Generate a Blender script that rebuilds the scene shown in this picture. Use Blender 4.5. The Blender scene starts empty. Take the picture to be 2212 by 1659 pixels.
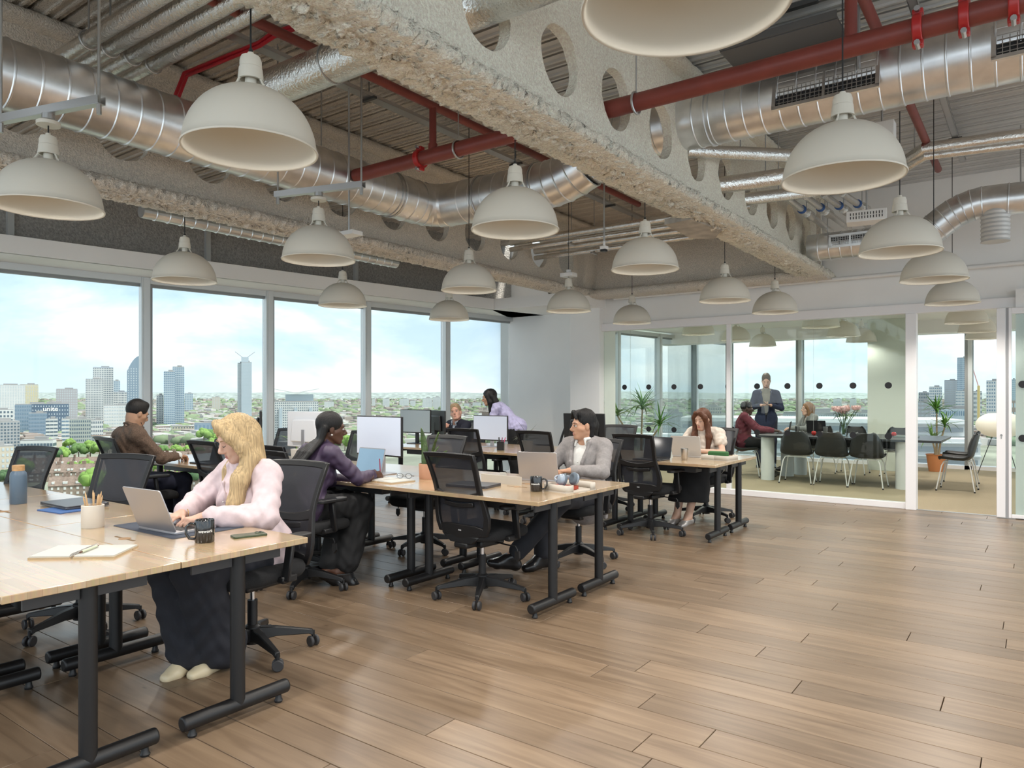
import bpy, math, random, time
import numpy as np
from mathutils import Vector, Matrix, noise
R = math.radians
T0 = time.time()
scene = bpy.context.scene
COL = scene.collection
random.seed(7)

# ------------------------------------------------------------------ camera
FPX, PCX, PV0, EYE, YAW = 1560.0, 1106.0, 853.0, 1.38, R(36)
cam_d = bpy.data.cameras.new('camera'); cam = bpy.data.objects.new('camera', cam_d); COL.objects.link(cam)
cam.location = (0, 0, EYE); cam.rotation_euler = (R(90), 0, YAW)
cam_d.sensor_fit = 'HORIZONTAL'; cam_d.sensor_width = 36; cam_d.lens = 36*FPX/2212
cam_d.shift_y = (PV0-829.5)/2212; cam_d.clip_start = .05; cam_d.clip_end = 40000
scene.camera = cam
cY, sY = math.cos(YAW), math.sin(YAW)
def ray(px, py):
    a = (px-PCX)/FPX
    return (a*cY-sY, a*sY+cY, (PV0-py)/FPX)
def GZ(px, py, z=0):                       # point at height z seen at a pixel
    d = ray(px, py); t = (z-EYE)/d[2]
    return Vector((d[0]*t, d[1]*t, z))
def AY(px, py, Y):                         # point on the vertical plane y = Y
    d = ray(px, py); t = Y/d[1]
    return Vector((d[0]*t, Y, EYE+d[2]*t))
def AX(px, py, X):
    d = ray(px, py); t = X/d[0]
    return Vector((X, d[1]*t, EYE+d[2]*t))
def AF(px, py, f):                         # point at distance f along the view axis
    d = ray(px, py); return Vector((d[0]*f, d[1]*f, EYE+d[2]*f))

# ------------------------------------------------------------------ exposure, world, sun
vs = scene.view_settings
vs.view_transform = 'Standard'; vs.look = 'None'; vs.gamma = 1.0; vs.use_curve_mapping = False
vs.exposure = 0.86
world = bpy.data.worlds.new('sky'); scene.world = world; world.use_nodes = True
wn = world.node_tree.nodes; wl = world.node_tree.links
for n in list(wn): wn.remove(n)
def wnode(t, **k):
    n = wn.new(t)
    for a, b in k.items(): setattr(n, a, b)
    return n
wout = wnode('ShaderNodeOutputWorld'); wbg = wnode('ShaderNodeBackground')
wtc = wnode('ShaderNodeTexCoord'); wmap = wnode('ShaderNodeMapping'); wmap.inputs['Scale'].default_value = (1, 1, 2.6)
wmap.inputs['Location'].default_value = (.35, .1, .2)
wno = wnode('ShaderNodeTexNoise'); wno.inputs['Scale'].default_value = 3.4; wno.inputs['Detail'].default_value = 7; wno.inputs['Roughness'].default_value = .56; wno.inputs['Distortion'].default_value = .25
wrp = wnode('ShaderNodeValToRGB')
cr = wrp.color_ramp; cr.elements[0].position = .40; cr.elements[0].color = (.31, .43, .54, 1)
cr.elements[1].position = .62; cr.elements[1].color = (.74, .755, .75, 1)
e = cr.elements.new(.47); e.color = (.40, .51, .60, 1)
e = cr.elements.new(.54); e.color = (.56, .62, .66, 1)
wsep = wnode('ShaderNodeSeparateXYZ'); whr = wnode('ShaderNodeValToRGB')      # pale band at the horizon
whr.color_ramp.elements[0].position = 0.0; whr.color_ramp.elements[0].color = (1, 1, 1, 1)
whr.color_ramp.elements[1].position = .16; whr.color_ramp.elements[1].color = (0, 0, 0, 1)
wmx = wnode('ShaderNodeMixRGB'); wmx.inputs[2].default_value = (.56, .62, .64, 1)
wl.new(wtc.outputs['Generated'], wmap.inputs[0]); wl.new(wmap.outputs[0], wno.inputs['Vector']); wl.new(wno.outputs[0], wrp.inputs[0])
wl.new(wtc.outputs['Generated'], wsep.inputs[0]); wl.new(wsep.outputs[2], whr.inputs[0])
wfm = wnode('ShaderNodeMath', operation='MULTIPLY'); wfm.inputs[1].default_value = .45
wl.new(whr.outputs[0], wfm.inputs[0]); wl.new(wfm.outputs[0], wmx.inputs[0]); wl.new(wrp.outputs[0], wmx.inputs[1])
wl.new(wmx.outputs[0], wbg.inputs[0]); wbg.inputs[1].default_value = 1.85
wl.new(wbg.outputs[0], wout.inputs[0])
sun_d = bpy.data.lights.new('sun', 'SUN'); sun = bpy.data.objects.new('sun', sun_d); COL.objects.link(sun)
sun_d.energy = 5.2; sun_d.angle = R(5); sun_d.color = (1, .95, .86)
sun.rotation_euler = Vector((-.8, -.38, -1.6)).to_track_quat('-Z', 'Y').to_euler()

# ------------------------------------------------------------------ materials
MATS = {}
def M(name, col=None, rough=.5, metal=0, bump=0, bscale=60, var=0, vscale=8, spec=.5, stretch=None, emit=None, estr=0, alpha=None, coat=0, rnd=0, bdist=.02, detail=4, sss=0):
    if name in MATS: return MATS[name]
    m = bpy.data.materials.new(name); m.use_nodes = True; nt = m.node_tree; b = nt.nodes['Principled BSDF']
    c = (*col, 1)
    b.inputs['Base Color'].default_value = c; b.inputs['Roughness'].default_value = rough; b.inputs['Metallic'].default_value = metal
    b.inputs['Specular IOR Level'].default_value = spec; b.inputs['Coat Weight'].default_value = coat
    if sss: b.inputs['Subsurface Weight'].default_value = sss; b.inputs['Subsurface Radius'].default_value = (.012, .005, .003)
    m.diffuse_color = c
    N = nt.nodes.new; Lk = nt.links.new
    tc = N('ShaderNodeTexCoord'); mp = N('ShaderNodeMapping'); Lk(tc.outputs['Object'], mp.inputs[0])
    if stretch: mp.inputs['Scale'].default_value = stretch
    src = None
    if var:
        no = N('ShaderNodeTexNoise'); no.inputs['Scale'].default_value = vscale; no.inputs['Detail'].default_value = detail
        Lk(mp.outputs[0], no.inputs['Vector'])
        rp = N('ShaderNodeValToRGB'); rp.color_ramp.elements[0].position = .3; rp.color_ramp.elements[1].position = .7
        rp.color_ramp.elements[0].color = (*[max(0, x*(1-var)) for x in col], 1); rp.color_ramp.elements[1].color = (*[min(1, x*(1+var)) for x in col], 1)
        Lk(no.outputs[0], rp.inputs[0]); src = rp.outputs[0]
    if rnd:
        oi = N('ShaderNodeObjectInfo'); hs = N('ShaderNodeHueSaturation'); mr = N('ShaderNodeMapRange')
        mr.inputs['To Min'].default_value = 1-rnd; mr.inputs['To Max'].default_value = 1+rnd
        Lk(oi.outputs['Random'], mr.inputs[0]); Lk(mr.outputs[0], hs.inputs['Value'])
        if src: Lk(src, hs.inputs['Color'])
        else: hs.inputs['Color'].default_value = c
        src = hs.outputs[0]
    if src: Lk(src, b.inputs['Base Color'])
    if bump:
        nb = N('ShaderNodeTexNoise'); nb.inputs['Scale'].default_value = bscale; nb.inputs['Detail'].default_value = 5
        Lk(mp.outputs[0], nb.inputs['Vector']); bp = N('ShaderNodeBump'); bp.inputs['Strength'].default_value = bump; bp.inputs['Distance'].default_value = bdist
        Lk(nb.outputs[0], bp.inputs['Height']); Lk(bp.outputs[0], b.inputs['Normal'])
    if emit: b.inputs['Emission Color'].default_value = (*emit, 1); b.inputs['Emission Strength'].default_value = estr
    if alpha is not None:
        out = nt.nodes['Material Output']; tr = N('ShaderNodeBsdfTransparent'); mx = N('ShaderNodeMixShader'); mx.inputs[0].default_value = alpha
        Lk(tr.outputs[0], mx.inputs[1]); Lk(b.outputs[0], mx.inputs[2]); Lk(mx.outputs[0], out.inputs[0])
    MATS[name] = m
    return m
def glass_mat(name, tint=(.93, .97, .96), refl=.05):
    if name in MATS: return MATS[name]
    m = bpy.data.materials.new(name); m.use_nodes = True; nt = m.node_tree; N = nt.nodes.new; Lk = nt.links.new
    for n in list(nt.nodes): nt.nodes.remove(n)
    out = N('ShaderNodeOutputMaterial'); tr = N('ShaderNodeBsdfTransparent'); tr.inputs[0].default_value = (*tint, 1)
    gl = N('ShaderNodeBsdfGlossy'); gl.inputs['Roughness'].default_value = .01
    fr = N('ShaderNodeFresnel'); fr.inputs[0].default_value = 1.42
    mu = N('ShaderNodeMath'); mu.operation = 'MULTIPLY'; mu.inputs[1].default_value = refl/.05*.55
    mx = N('ShaderNodeMixShader'); Lk(fr.outputs[0], mu.inputs[0]); Lk(mu.outputs[0], mx.inputs[0]); Lk(tr.outputs[0], mx.inputs[1]); Lk(gl.outputs[0], mx.inputs[2]); Lk(mx.outputs[0], out.inputs[0])
    MATS[name] = m
    return m

# ------------------------------------------------------------------ mesh builder
class MB:
    def __init__(s): s.v = []; s.f = []
    def add(s, v, f, mtx=None):
        o = len(s.v)
        if mtx is not None: v = [mtx @ Vector(p) for p in v]
        s.v += [tuple(p) for p in v]; s.f += [tuple(i+o for i in q) for q in f]; return s
    def box(s, c, d, mtx=None, rz=0):
        x, y, z = c; a, b, e = d[0]/2, d[1]/2, d[2]/2
        ca, sa = math.cos(rz), math.sin(rz)
        v = [(x+i*a*ca-j*b*sa, y+i*a*sa+j*b*ca, z+k*e) for k in (-1, 1) for j in (-1, 1) for i in (-1, 1)]
        return s.add(v, [(0, 2, 3, 1), (4, 5, 7, 6), (0, 1, 5, 4), (2, 6, 7, 3), (0, 4, 6, 2), (1, 3, 7, 5)], mtx)
    def box2(s, a, b, mtx=None):
        return s.box([(i+j)/2 for i, j in zip(a, b)], [abs(j-i) for i, j in zip(a, b)], mtx)
    def beam(s, p0, p1, w, h, up=(0, 0, 1)):                    # rectangular bar between two points
        p0, p1 = Vector(p0), Vector(p1); t = (p1-p0).normalized(); u = Vector(up); r = t.cross(u)
        if r.length < 1e-4: r = t.cross(Vector((0, 1, 0)))
        r.normalize(); u = r.cross(t)
        v = [p+r*(i*w/2)+u*(j*h/2) for p in (p0, p1) for i, j in ((-1, -1), (1, -1), (1, 1), (-1, 1))]
        return s.add(v, [(0, 1, 2, 3), (7, 6, 5, 4), (0, 4, 5, 1), (1, 5, 6, 2), (2, 6, 7, 3), (3, 7, 4, 0)])
    def tube(s, pts, r, n=12, cap=True, closed=False, flat=1.0):
        pts = [Vector(p) for p in pts]; m = len(pts); rs = r if hasattr(r, '__len__') else [r]*m
        up = None; V = []
        for i, p in enumerate(pts):
            if closed: t = pts[(i+1) % m]-pts[i-1]
            elif i == 0: t = pts[1]-p
            elif i == m-1: t = p-pts[i-1]
            else: t = (pts[i+1]-p).normalized()+(p-pts[i-1]).normalized()
            t.normalize()
            if up is None:
                up = Vector((0, 0, 1)) if abs(t.z) < .9 else Vector((0, 1, 0))
            a = t.cross(up)
            if a.length < 1e-5: a = t.cross(Vector((1, 0, 0)))
            a.normalize(); up = a.cross(t).normalized()
            for k in range(n):
                w = 2*math.pi*k/n
                V.append(p+a*(math.cos(w)*rs[i])+up*(math.sin(w)*rs[i]*flat))
        Fc = []
        for i in range(m if closed else m-1):
            j = (i+1) % m
            for k in range(n):
                l = (k+1) % n; Fc.append((i*n+k, i*n+l, j*n+l, j*n+k))
        if cap and not closed:
            Fc.append(tuple(range(n-1, -1, -1))); Fc.append(tuple((m-1)*n+k for k in range(n)))
        return s.add(V, Fc)
    def cyl(s, p0, p1, r0, r1=None, n=16, cap=True): return s.tube([p0, p1], [r0, r0 if r1 is None else r1], n, cap)
    def lathe(s, prof, n=24, c=(0, 0, 0), cap=False, mtx=None):
        V = []; Fc = []; m = len(prof)
        for r, z in prof:
            for k in range(n):
                w = 2*math.pi*k/n; V.append((c[0]+r*math.cos(w), c[1]+r*math.sin(w), c[2]+z))
        for i in range(m-1):
            for k in range(n):
                l = (k+1) % n; Fc.append((i*n+k, i*n+l, (i+1)*n+l, (i+1)*n+k))
        if cap: Fc.append(tuple(range(n-1, -1, -1))); Fc.append(tuple((m-1)*n+k for k in range(n)))
        return s.add(V, Fc, mtx)
    def ball(s, c, r, n=12, m=8, mtx=None):
        rr = r if hasattr(r, '__len__') else (r, r, r)
        V = []; Fc = []
        for i in range(m+1):
            t = math.pi*i/m
            for k in range(n):
                w = 2*math.pi*k/n; V.append((c[0]+rr[0]*math.sin(t)*math.cos(w), c[1]+rr[1]*math.sin(t)*math.sin(w), c[2]-rr[2]*math.cos(t)))
        for i in range(m):
            for k in range(n):
                l = (k+1) % n; Fc.append((i*n+k, i*n+l, (i+1)*n+l, (i+1)*n+k))
        return s.add(V, Fc, mtx)
    def prism(s, poly, z0, z1, mtx=None):
        n = len(poly)
        v = [(x, y, z0) for x, y in poly]+[(x, y, z1) for x, y in poly]
        return s.add(v, [tuple(range(n-1, -1, -1)), tuple(range(n, 2*n))]+[(i, (i+1) % n, n+(i+1) % n, n+i) for i in range(n)], mtx)
    def grid(s, fn, nu, nv):
        v = [fn(i/nu, j/nv) for i in range(nu+1) for j in range(nv+1)]
        return s.add(v, [(i*(nv+1)+j, (i+1)*(nv+1)+j, (i+1)*(nv+1)+j+1, i*(nv+1)+j+1) for i in range(nu) for j in range(nv)])
    def build(s, name, mat, parent=None, bevel=0, seg=2, smooth=True, ang=38, solid=0, loc=None, sub=0):
        me = bpy.data.meshes.new(name); me.from_pydata(s.v, [], s.f); me.update()
        if smooth:
            me.shade_smooth(); me.set_sharp_from_angle(angle=R(ang))
        o = bpy.data.objects.new(name, me); COL.objects.link(o)
        if isinstance(mat, str): mat = MATS[mat]
        me.materials.append(mat)
        if parent is not None: o.parent = parent
        if loc is not None: o.location = loc
        if solid: d = o.modifiers.new('solid', 'SOLIDIFY'); d.thickness = solid; d.offset = 0
        if bevel: d = o.modifiers.new('bevel', 'BEVEL'); d.width = bevel; d.segments = seg; d.limit_method = 'ANGLE'
        if sub: d = o.modifiers.new('sub', 'SUBSURF'); d.levels = sub; d.render_levels = sub
        return o
def tag(o, label=None, cat=None, group=None, kind=None):
    if label: o['label'] = label
    if cat: o['category'] = cat
    if group: o['group'] = group
    if kind: o['kind'] = kind
    return o
def thing(name, label, cat, loc=(0, 0, 0), rz=0, group=None, kind=None):
    o = bpy.data.objects.new(name, None); COL.objects.link(o); o.empty_display_size = .1
    o.location = loc; o.rotation_euler = (0, 0, rz)
    return tag(o, label, cat, group, kind)
KIDS = {}
def kids(o):
    return [c for c in bpy.data.objects if c.parent == o]
def tree(o):                                # prototype: object with its parts, looked up once
    return (o, [tree(c) for c in kids(o)])
def clone(t, parent=None):
    src, ch = t; c = src.copy(); COL.objects.link(c); c.parent = parent
    for k in ch: clone(k, c)
    return c
def place(t, loc, rz, label=None, first=None, group=None, scale=None):
    o = t[0] if first else clone(t)
    o.location = loc; o.rotation_euler = (0, 0, rz)
    if label: o['label'] = label
    if group: o['group'] = group
    if scale: o.scale = scale
    return o
def fbm(p, sc, oc=3):
    v = 0; a = 1; q = Vector(p)*sc
    for _ in range(oc): v += a*noise.noise(q); a *= .5; q = q*2.03
    return v
# ================================================================== structure
white = M('white_paint', (.87, .86, .84), .6, var=.02, vscale=2)
whitefr = M('white_frame', (.88, .86, .865), .35)
alu = M('aluminium_frame', (.62, .64, .64), .4, metal=.35)
alud = M('aluminium_dark', (.30, .31, .31), .45, metal=.3)
winglass = glass_mat('window_glass', (.765, .78, .775), .035)  # tint added to dim the view out, so the strong sky keeps detail
partglass = glass_mat('partition_glass', (.93, .97, .95), .06)
concrete = M('grey_sprayed_slab', (.40, .385, .36), .9, bump=.9, bscale=55, var=.25, vscale=40)
CEIL = 3.95

# --- timber floor: one board at a time
def oak_mat():
    m = bpy.data.materials.new('oak_board'); m.use_nodes = True; nt = m.node_tree; N = nt.nodes.new; Lk = nt.links.new; b = nt.nodes['Principled BSDF']
    tc = N('ShaderNodeTexCoord'); oi = N('ShaderNodeObjectInfo'); add = N('ShaderNodeVectorMath'); add.operation = 'ADD'
    sc = N('ShaderNodeVectorMath'); sc.operation = 'SCALE'; sc.inputs['Scale'].default_value = 37
    cx = N('ShaderNodeCombineXYZ'); Lk(oi.outputs['Random'], cx.inputs[0]); Lk(oi.outputs['Random'], cx.inputs[1]); Lk(cx.outputs[0], sc.inputs[0])
    Lk(tc.outputs['Object'], add.inputs[0]); Lk(sc.outputs[0], add.inputs[1])
    mp = N('ShaderNodeMapping'); mp.inputs['Scale'].default_value = (1.1, 14, 1); Lk(add.outputs[0], mp.inputs[0])
    no = N('ShaderNodeTexNoise'); no.inputs['Scale'].default_value = 1.7; no.inputs['Detail'].default_value = 6; no.inputs['Distortion'].default_value = .8; Lk(mp.outputs[0], no.inputs['Vector'])
    rp = N('ShaderNodeValToRGB'); rp.color_ramp.elements[0].position = .28; rp.color_ramp.elements[1].position = .72
    rp.color_ramp.elements[0].color = (.150, .100, .062, 1); rp.color_ramp.elements[1].color = (.250, .176, .114, 1)
    Lk(no.outputs[0], rp.inputs[0])
    hs = N('ShaderNodeHueSaturation'); mr = N('ShaderNodeMapRange'); mr.inputs['To Min'].default_value = .80; mr.inputs['To Max'].default_value = 1.16
    Lk(oi.outputs['Random'], mr.inputs[0]); Lk(mr.outputs[0], hs.inputs['Value']); Lk(rp.outputs[0], hs.inputs['Color'])
    kn = N('ShaderNodeTexVoronoi'); kn.inputs['Scale'].default_value = 2.0; mp2 = N('ShaderNodeMapping'); mp2.inputs['Scale'].default_value = (.8, 2.2, 1)
    Lk(add.outputs[0], mp2.inputs[0]); Lk(mp2.outputs[0], kn.inputs['Vector'])
    kr = N('ShaderNodeValToRGB'); kr.color_ramp.elements[0].position = .02; kr.color_ramp.elements[0].color = (1, 1, 1, 1); kr.color_ramp.elements[1].position = .05; kr.color_ramp.elements[1].color = (0, 0, 0, 1)
    Lk(kn.outputs['Distance'], kr.inputs[0]); mx = N('ShaderNodeMixRGB'); Lk(kr.outputs[0], mx.inputs[0]); Lk(hs.outputs[0], mx.inputs[1]); mx.inputs[2].default_value = (.07, .04, .02, 1)
    Lk(mx.outputs[0], b.inputs['Base Color'])
    b.inputs['Roughness'].default_value = .33; b.inputs['Specular IOR Level'].default_value = .45
    bp = N('ShaderNodeBump'); bp.inputs['Strength'].default_value = .12; bp.inputs['Distance'].default_value = .004; Lk(no.outputs[0], bp.inputs['Height']); Lk(bp.outputs[0], b.inputs['Normal'])
    MATS['oak_board'] = m; return m
oak_mat()
FX0, FX1, FY0, FY1 = -8.9, 6.0, -4.0, 9.9
floor = tag(MB().box2((FX0, FY0, -.16), (FX1, FY1, -.014)).build('floor', M('floor_base', (.10, .06, .03), .8)), 'oak plank floor of the open office', None, None, 'structure')
PW = .186
meshes = {}
y = .30; row = 0
rest = MB()
while y < FY1-.01:
    w = min(PW, FY1-y)
    x = -8.5+random.random()*1.6-1.6
    while x < 4.2:
        L = random.choice((1.6, 1.9, 2.1, 2.1))
        x1 = min(x+L, 4.4); xa = max(x, -8.6)
        cx_, cy_ = (xa+x1)/2, y+w/2
        f = -cx_*sY+cy_*cY
        r = cx_*cY+cy_*sY
        vis = f > .6 and -1.0 < r/f < .95 and cx_ > -7.9
        if x1-xa > .05:
            if vis:
                k = (round(x1-xa, 3), round(w, 3))
                if k not in meshes:
                    o = MB().box((0, 0, -.007), (k[0]-.0035, k[1]-.0032, .014)).build('plank', 'oak_board', floor, bevel=.0014, seg=1)
                    meshes[k] = o.data
                else:
                    o = bpy.data.objects.new('plank', meshes[k]); COL.objects.link(o); o.parent = floor
                    d = o.modifiers.new('bevel', 'BEVEL'); d.width = .0014; d.segments = 1
                o.location = (cx_, cy_, 0)
            else:
                rest.box((cx_, cy_, -.007), (x1-xa-.0035, w-.0032, .014))
        x = x1+.0001 if x1 < 4.4 else 99
    y += w; row += 1
rest.box2((4.4, FY0, -.014), (FX1, FY1, 0)); rest.box2((FX0, FY0, -.014), (4.4, .299, 0))
tag(rest.build('plank_remainder', 'oak_board', floor), kind='stuff')

carpet = M('sisal_carpet', (.44, .36, .235), .95, bump=.6, bscale=260, var=.16, vscale=160)
tag(MB().box2((-8.0, 9.9, -.16), (6.0, 16.6, .0)).build('floor_carpet', carpet), 'beige woven carpet of the glazed meeting room', kind='structure')
tag(MB().box2((-1.165, 9.87, 0), (-.36, 9.93, .004)).build('trim_threshold', alud), 'metal threshold strip under the sliding door', kind='structure')

# --- facades: window bays with frame, sill and pane
WD = Vector((.1476, .9890, 0)); W0 = Vector((-8.27, 4.22, 0)); HEAD = 2.72
def facade(p, d, n0, n1, step, idx, head=HEAD, label='', z0=0.0):
    nrm = Vector((d.y, -d.x, 0)); ang = math.atan2(d.y, d.x)
    for n in range(n0, n1):
        a = p+d*(step*n); b = p+d*(step*(n+1))
        w = thing('window_%d' % idx, label, None, a, ang, kind='structure'); idx += 1
        L = step
        MB().box((0, 0, head/2), (.075, .16, head)).box((-.045, -.05, head/2), (.02, .05, head)).build('mullion', alu, w, bevel=.004, seg=1)
        MB().box((.055, .03, head/2), (.05, .10, head)).build('side_frame', alud, w)
        MB().box((L/2, 0, head-.035), (L, .12, .07)).build('head_frame', alu, w)
        MB().box((L/2, .03, head-.085), (L, .05, .03)).build('head_gasket', alud, w)
        MB().box((L/2, -.02, .035), (L, .2, .07)).build('sill', whitefr, w)
        MB().box((L/2, .03, head/2), (L-.08, .012, head-.1)).build('pane', winglass, w)
    return idx
wi = facade(W0, WD, -6, 4, 1.5, 1, label='full-height office window with grey aluminium mullion on the long facade')
wi = facade(W0+WD*6.0+WD*.001, WD, 1, 5, 1.53, wi, label='full-height window of the meeting room side facade')
BY = 15.8
wi = facade(Vector((5.0, BY, 0)), Vector((-1, 0, 0)), 0, 8, 1.5, wi, label='full-height window of the meeting room rear facade')
# --- window soffit, fascia, spandrel
nrm = Vector((WD.y, -WD.x, 0))           # towards the room
def along(p, t, off=0, z=0): q = p+WD*t+nrm*off; return Vector((q.x, q.y, z))
def wallquad(pts, z0, z1, name, mat, label, thick=.1, side=None):
    a, b = Vector(pts[0]), Vector(pts[1]); d = (b-a).normalized(); n = side if side else Vector((d.y, -d.x, 0))
    poly = [(a.x, a.y), (b.x, b.y), (b.x+n.x*thick, b.y+n.y*thick), (a.x+n.x*thick, a.y+n.y*thick)]
    return tag(MB().prism(poly, z0, z1).build(name, mat), label, kind='structure')
A0, A1 = along(W0, -9), along(W0, 6.02)
fA0, fA1 = along(W0, -9, .62), along(W0, 5.0, .62)
tag(MB().prism([(A0.x, A0.y), (A1.x, A1.y), (A1.x+.7, A1.y-.0), (fA1.x, fA1.y), (fA0.x, fA0.y)], HEAD, HEAD+.03).build('trim_soffit', white), 'white soffit above the long row of windows', kind='structure')
wallquad((along(W0, -9, .60), along(W0, 4.95, .60)), HEAD, HEAD+.17, 'trim_fascia', white, 'white fascia edge of the window soffit', .04)
e0 = along(W0, 4.95, .60)
tag(MB().prism([(e0.x, e0.y), (-5.4, e0.y+.05), (-5.4, 10.2), (-7.45, 10.2)], HEAD, HEAD+.17).build('trim_soffit_return', white), 'white soffit returning towards the pillar', kind='structure')
wallquad((along(W0, -9, -.1), along(W0, 6.4, -.1)), HEAD+.03, CEIL, 'wall_spandrel', concrete, 'grey sprayed slab edge above the windows', .12)
# --- white wall and pillar at the corner
tag(MB().box2((-7.6, 10.12, 0), (-5.9, 10.3, CEIL)).build('wall_corner', white), 'white wall beside the last office window', kind='structure')
tag(MB().box2((-5.97, 9.78, 0), (-5.44, 10.3, CEIL)).build('wall_pillar', white, bevel=.005), 'white boxed pillar at the end of the glass partition', kind='structure')
# --- partition wall
HP = 2.36
tag(MB().box2((-5.44, 9.9, HP+.10), (6.0, 10.05, CEIL)).build('wall_bulkhead', white), 'white bulkhead wall above the glass partition', kind='structure')
tag(MB().box2((-5.44, 9.84, HP), (-.17, 9.98, HP+.115)).build('trim_partition_head', whitefr, bevel=.004), 'white head rail of the glass partition', kind='structure')
tag(MB().box2((-5.44, 9.86, 0), (-1.28, 9.96, .075)).build('trim_partition_sill', whitefr, bevel=.004), 'white bottom rail of the glass partition', kind='structure')
tag(MB().box2((-3.49, 9.87, .07), (-3.435, 9.95, HP)).build('trim_partition_post', whitefr, bevel=.003), 'slim white post of the glass partition', kind='structure')
tag(MB().box2((-1.28, 9.82, 0), (-1.165, 9.98, HP)).build('trim_door_jamb', whitefr, bevel=.004), 'wide white jamb beside the meeting room opening', kind='structure')
tag(MB().box2((-.19, 9.80, 0), (6.0, 10.02, HP+.2)).build('wall_right', white), 'white wall right of the sliding door', kind='structure')
gi = 20
for a, b in ((-5.43, -4.985), (-4.98, -3.495), (-3.43, -2.352), (-2.348, -1.285)):
    p = tag(MB().box2((a, 9.90, .075), (b, 9.912, HP)).build('window_%d' % gi, partglass), 'clear glass pane of the meeting room partition', kind='structure'); gi += 1
dot = M('black_dot', (.008, .008, .010), .5)
for zr in (1.497, .872):
    for k in range(10):
        x = -1.475-.4*k
        if x < -5.3: continue
        lab = 'black safety dot of the %s row on the partition glass, %s from the door jamb' % ('upper' if zr > 1 else 'lower', ('first', 'second', 'third', 'fourth', 'fifth', 'sixth', 'seventh', 'eighth', 'ninth', 'tenth')[k])
        tag(MB().cyl((x, 9.897, zr), (x, 9.8995, zr), .04, n=20).build('glass_dot', dot), lab, 'glass dot', 'safety dots on the partition glass')
# sliding glass door, open to the right
dr = thing('door_1', 'white framed sliding glass door slid open', None, (-.365, 9.78, 0), kind='structure')
MB().box2((0, -.03, .01), (.085, .03, HP-.01)).box2((.11, -.02, .01), (.14, .02, HP-.01)).box2((.14, -.02, .01), (.98, .02, .05)).box2((.14, -.02, HP-.08), (.98, .02, HP-.01)).box2((.95, -.02, .01), (1.0, .02, HP-.01)).build('door_frame', whitefr, dr, bevel=.003, seg=1)
MB().box2((.085, -.022, .01), (.11, .022, HP-.01)).build('door_groove', M('grey_groove', (.35, .35, .36), .5), dr)
MB().box2((.14, -.004, .05), (.95, .004, HP-.08)).build('pane', partglass, dr)
MB().lathe([(0, 0), (.011, 0), (.011, .006), (0, .006)], 12, mtx=Matrix.Translation((.045, -.03, .93)) @ Matrix.Rotation(R(90), 4, 'X')).box((.045, -.033, .905), (.006, .006, .03)).build('lock', alud, dr)
for zr in (1.497, .90): MB().cyl((.24, -.006, zr), (.24, -.0045, zr), .04, n=20).build('glass_dot', dot, dr)
# --- meeting room shell
tag(MB().box2((-7.6, 10.05, 2.76), (6, 16.6, 2.9)).build('ceiling_meeting_room', white), 'pale ceiling of the meeting room', kind='structure')
tag(MB().box2((-7.0, 15.25, 2.52), (6, 15.75, 2.76)).build('trim_meeting_bulkhead', white), 'pale bulkhead along the rear windows', kind='structure')
tag(MB().box2((-2.52, 14.6, 0), (-1.83, 15.3, 2.76)).build('wall_column', M('pale_column', (.66, .70, .62), .6), bevel=.004), 'pale square column in the meeting room', kind='structure')
# --- unseen glazed facades added right of and behind the camera to brighten the room
FX, NY, TOP = 2.0, -2.2, 3.55
tag(MB().box2((-8.8, NY-.1, TOP), (FX+.1, NY, CEIL)).build('wall_near_added', white), 'white wall head above the added windows behind', kind='structure')
tag(MB().box2((FX, NY, TOP), (FX+.12, 9.9, CEIL)).build('wall_far_right_added', white), 'white wall head above the added side windows', kind='structure')
for k in range(9):
    tag(MB().box2((FX, NY+k*1.5, 0), (FX+.1, NY+.08+k*1.5, TOP)).build('trim_%d' % (k+1), alu), 'grey mullion of the added side windows', kind='structure')
for k in range(7):
    tag(MB().box2((-8.7+k*1.5, NY-.1, 0), (-8.62+k*1.5, NY, TOP)).build('trim_%d' % (k+11), alu), 'grey mullion of the added windows behind', kind='structure')
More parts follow.
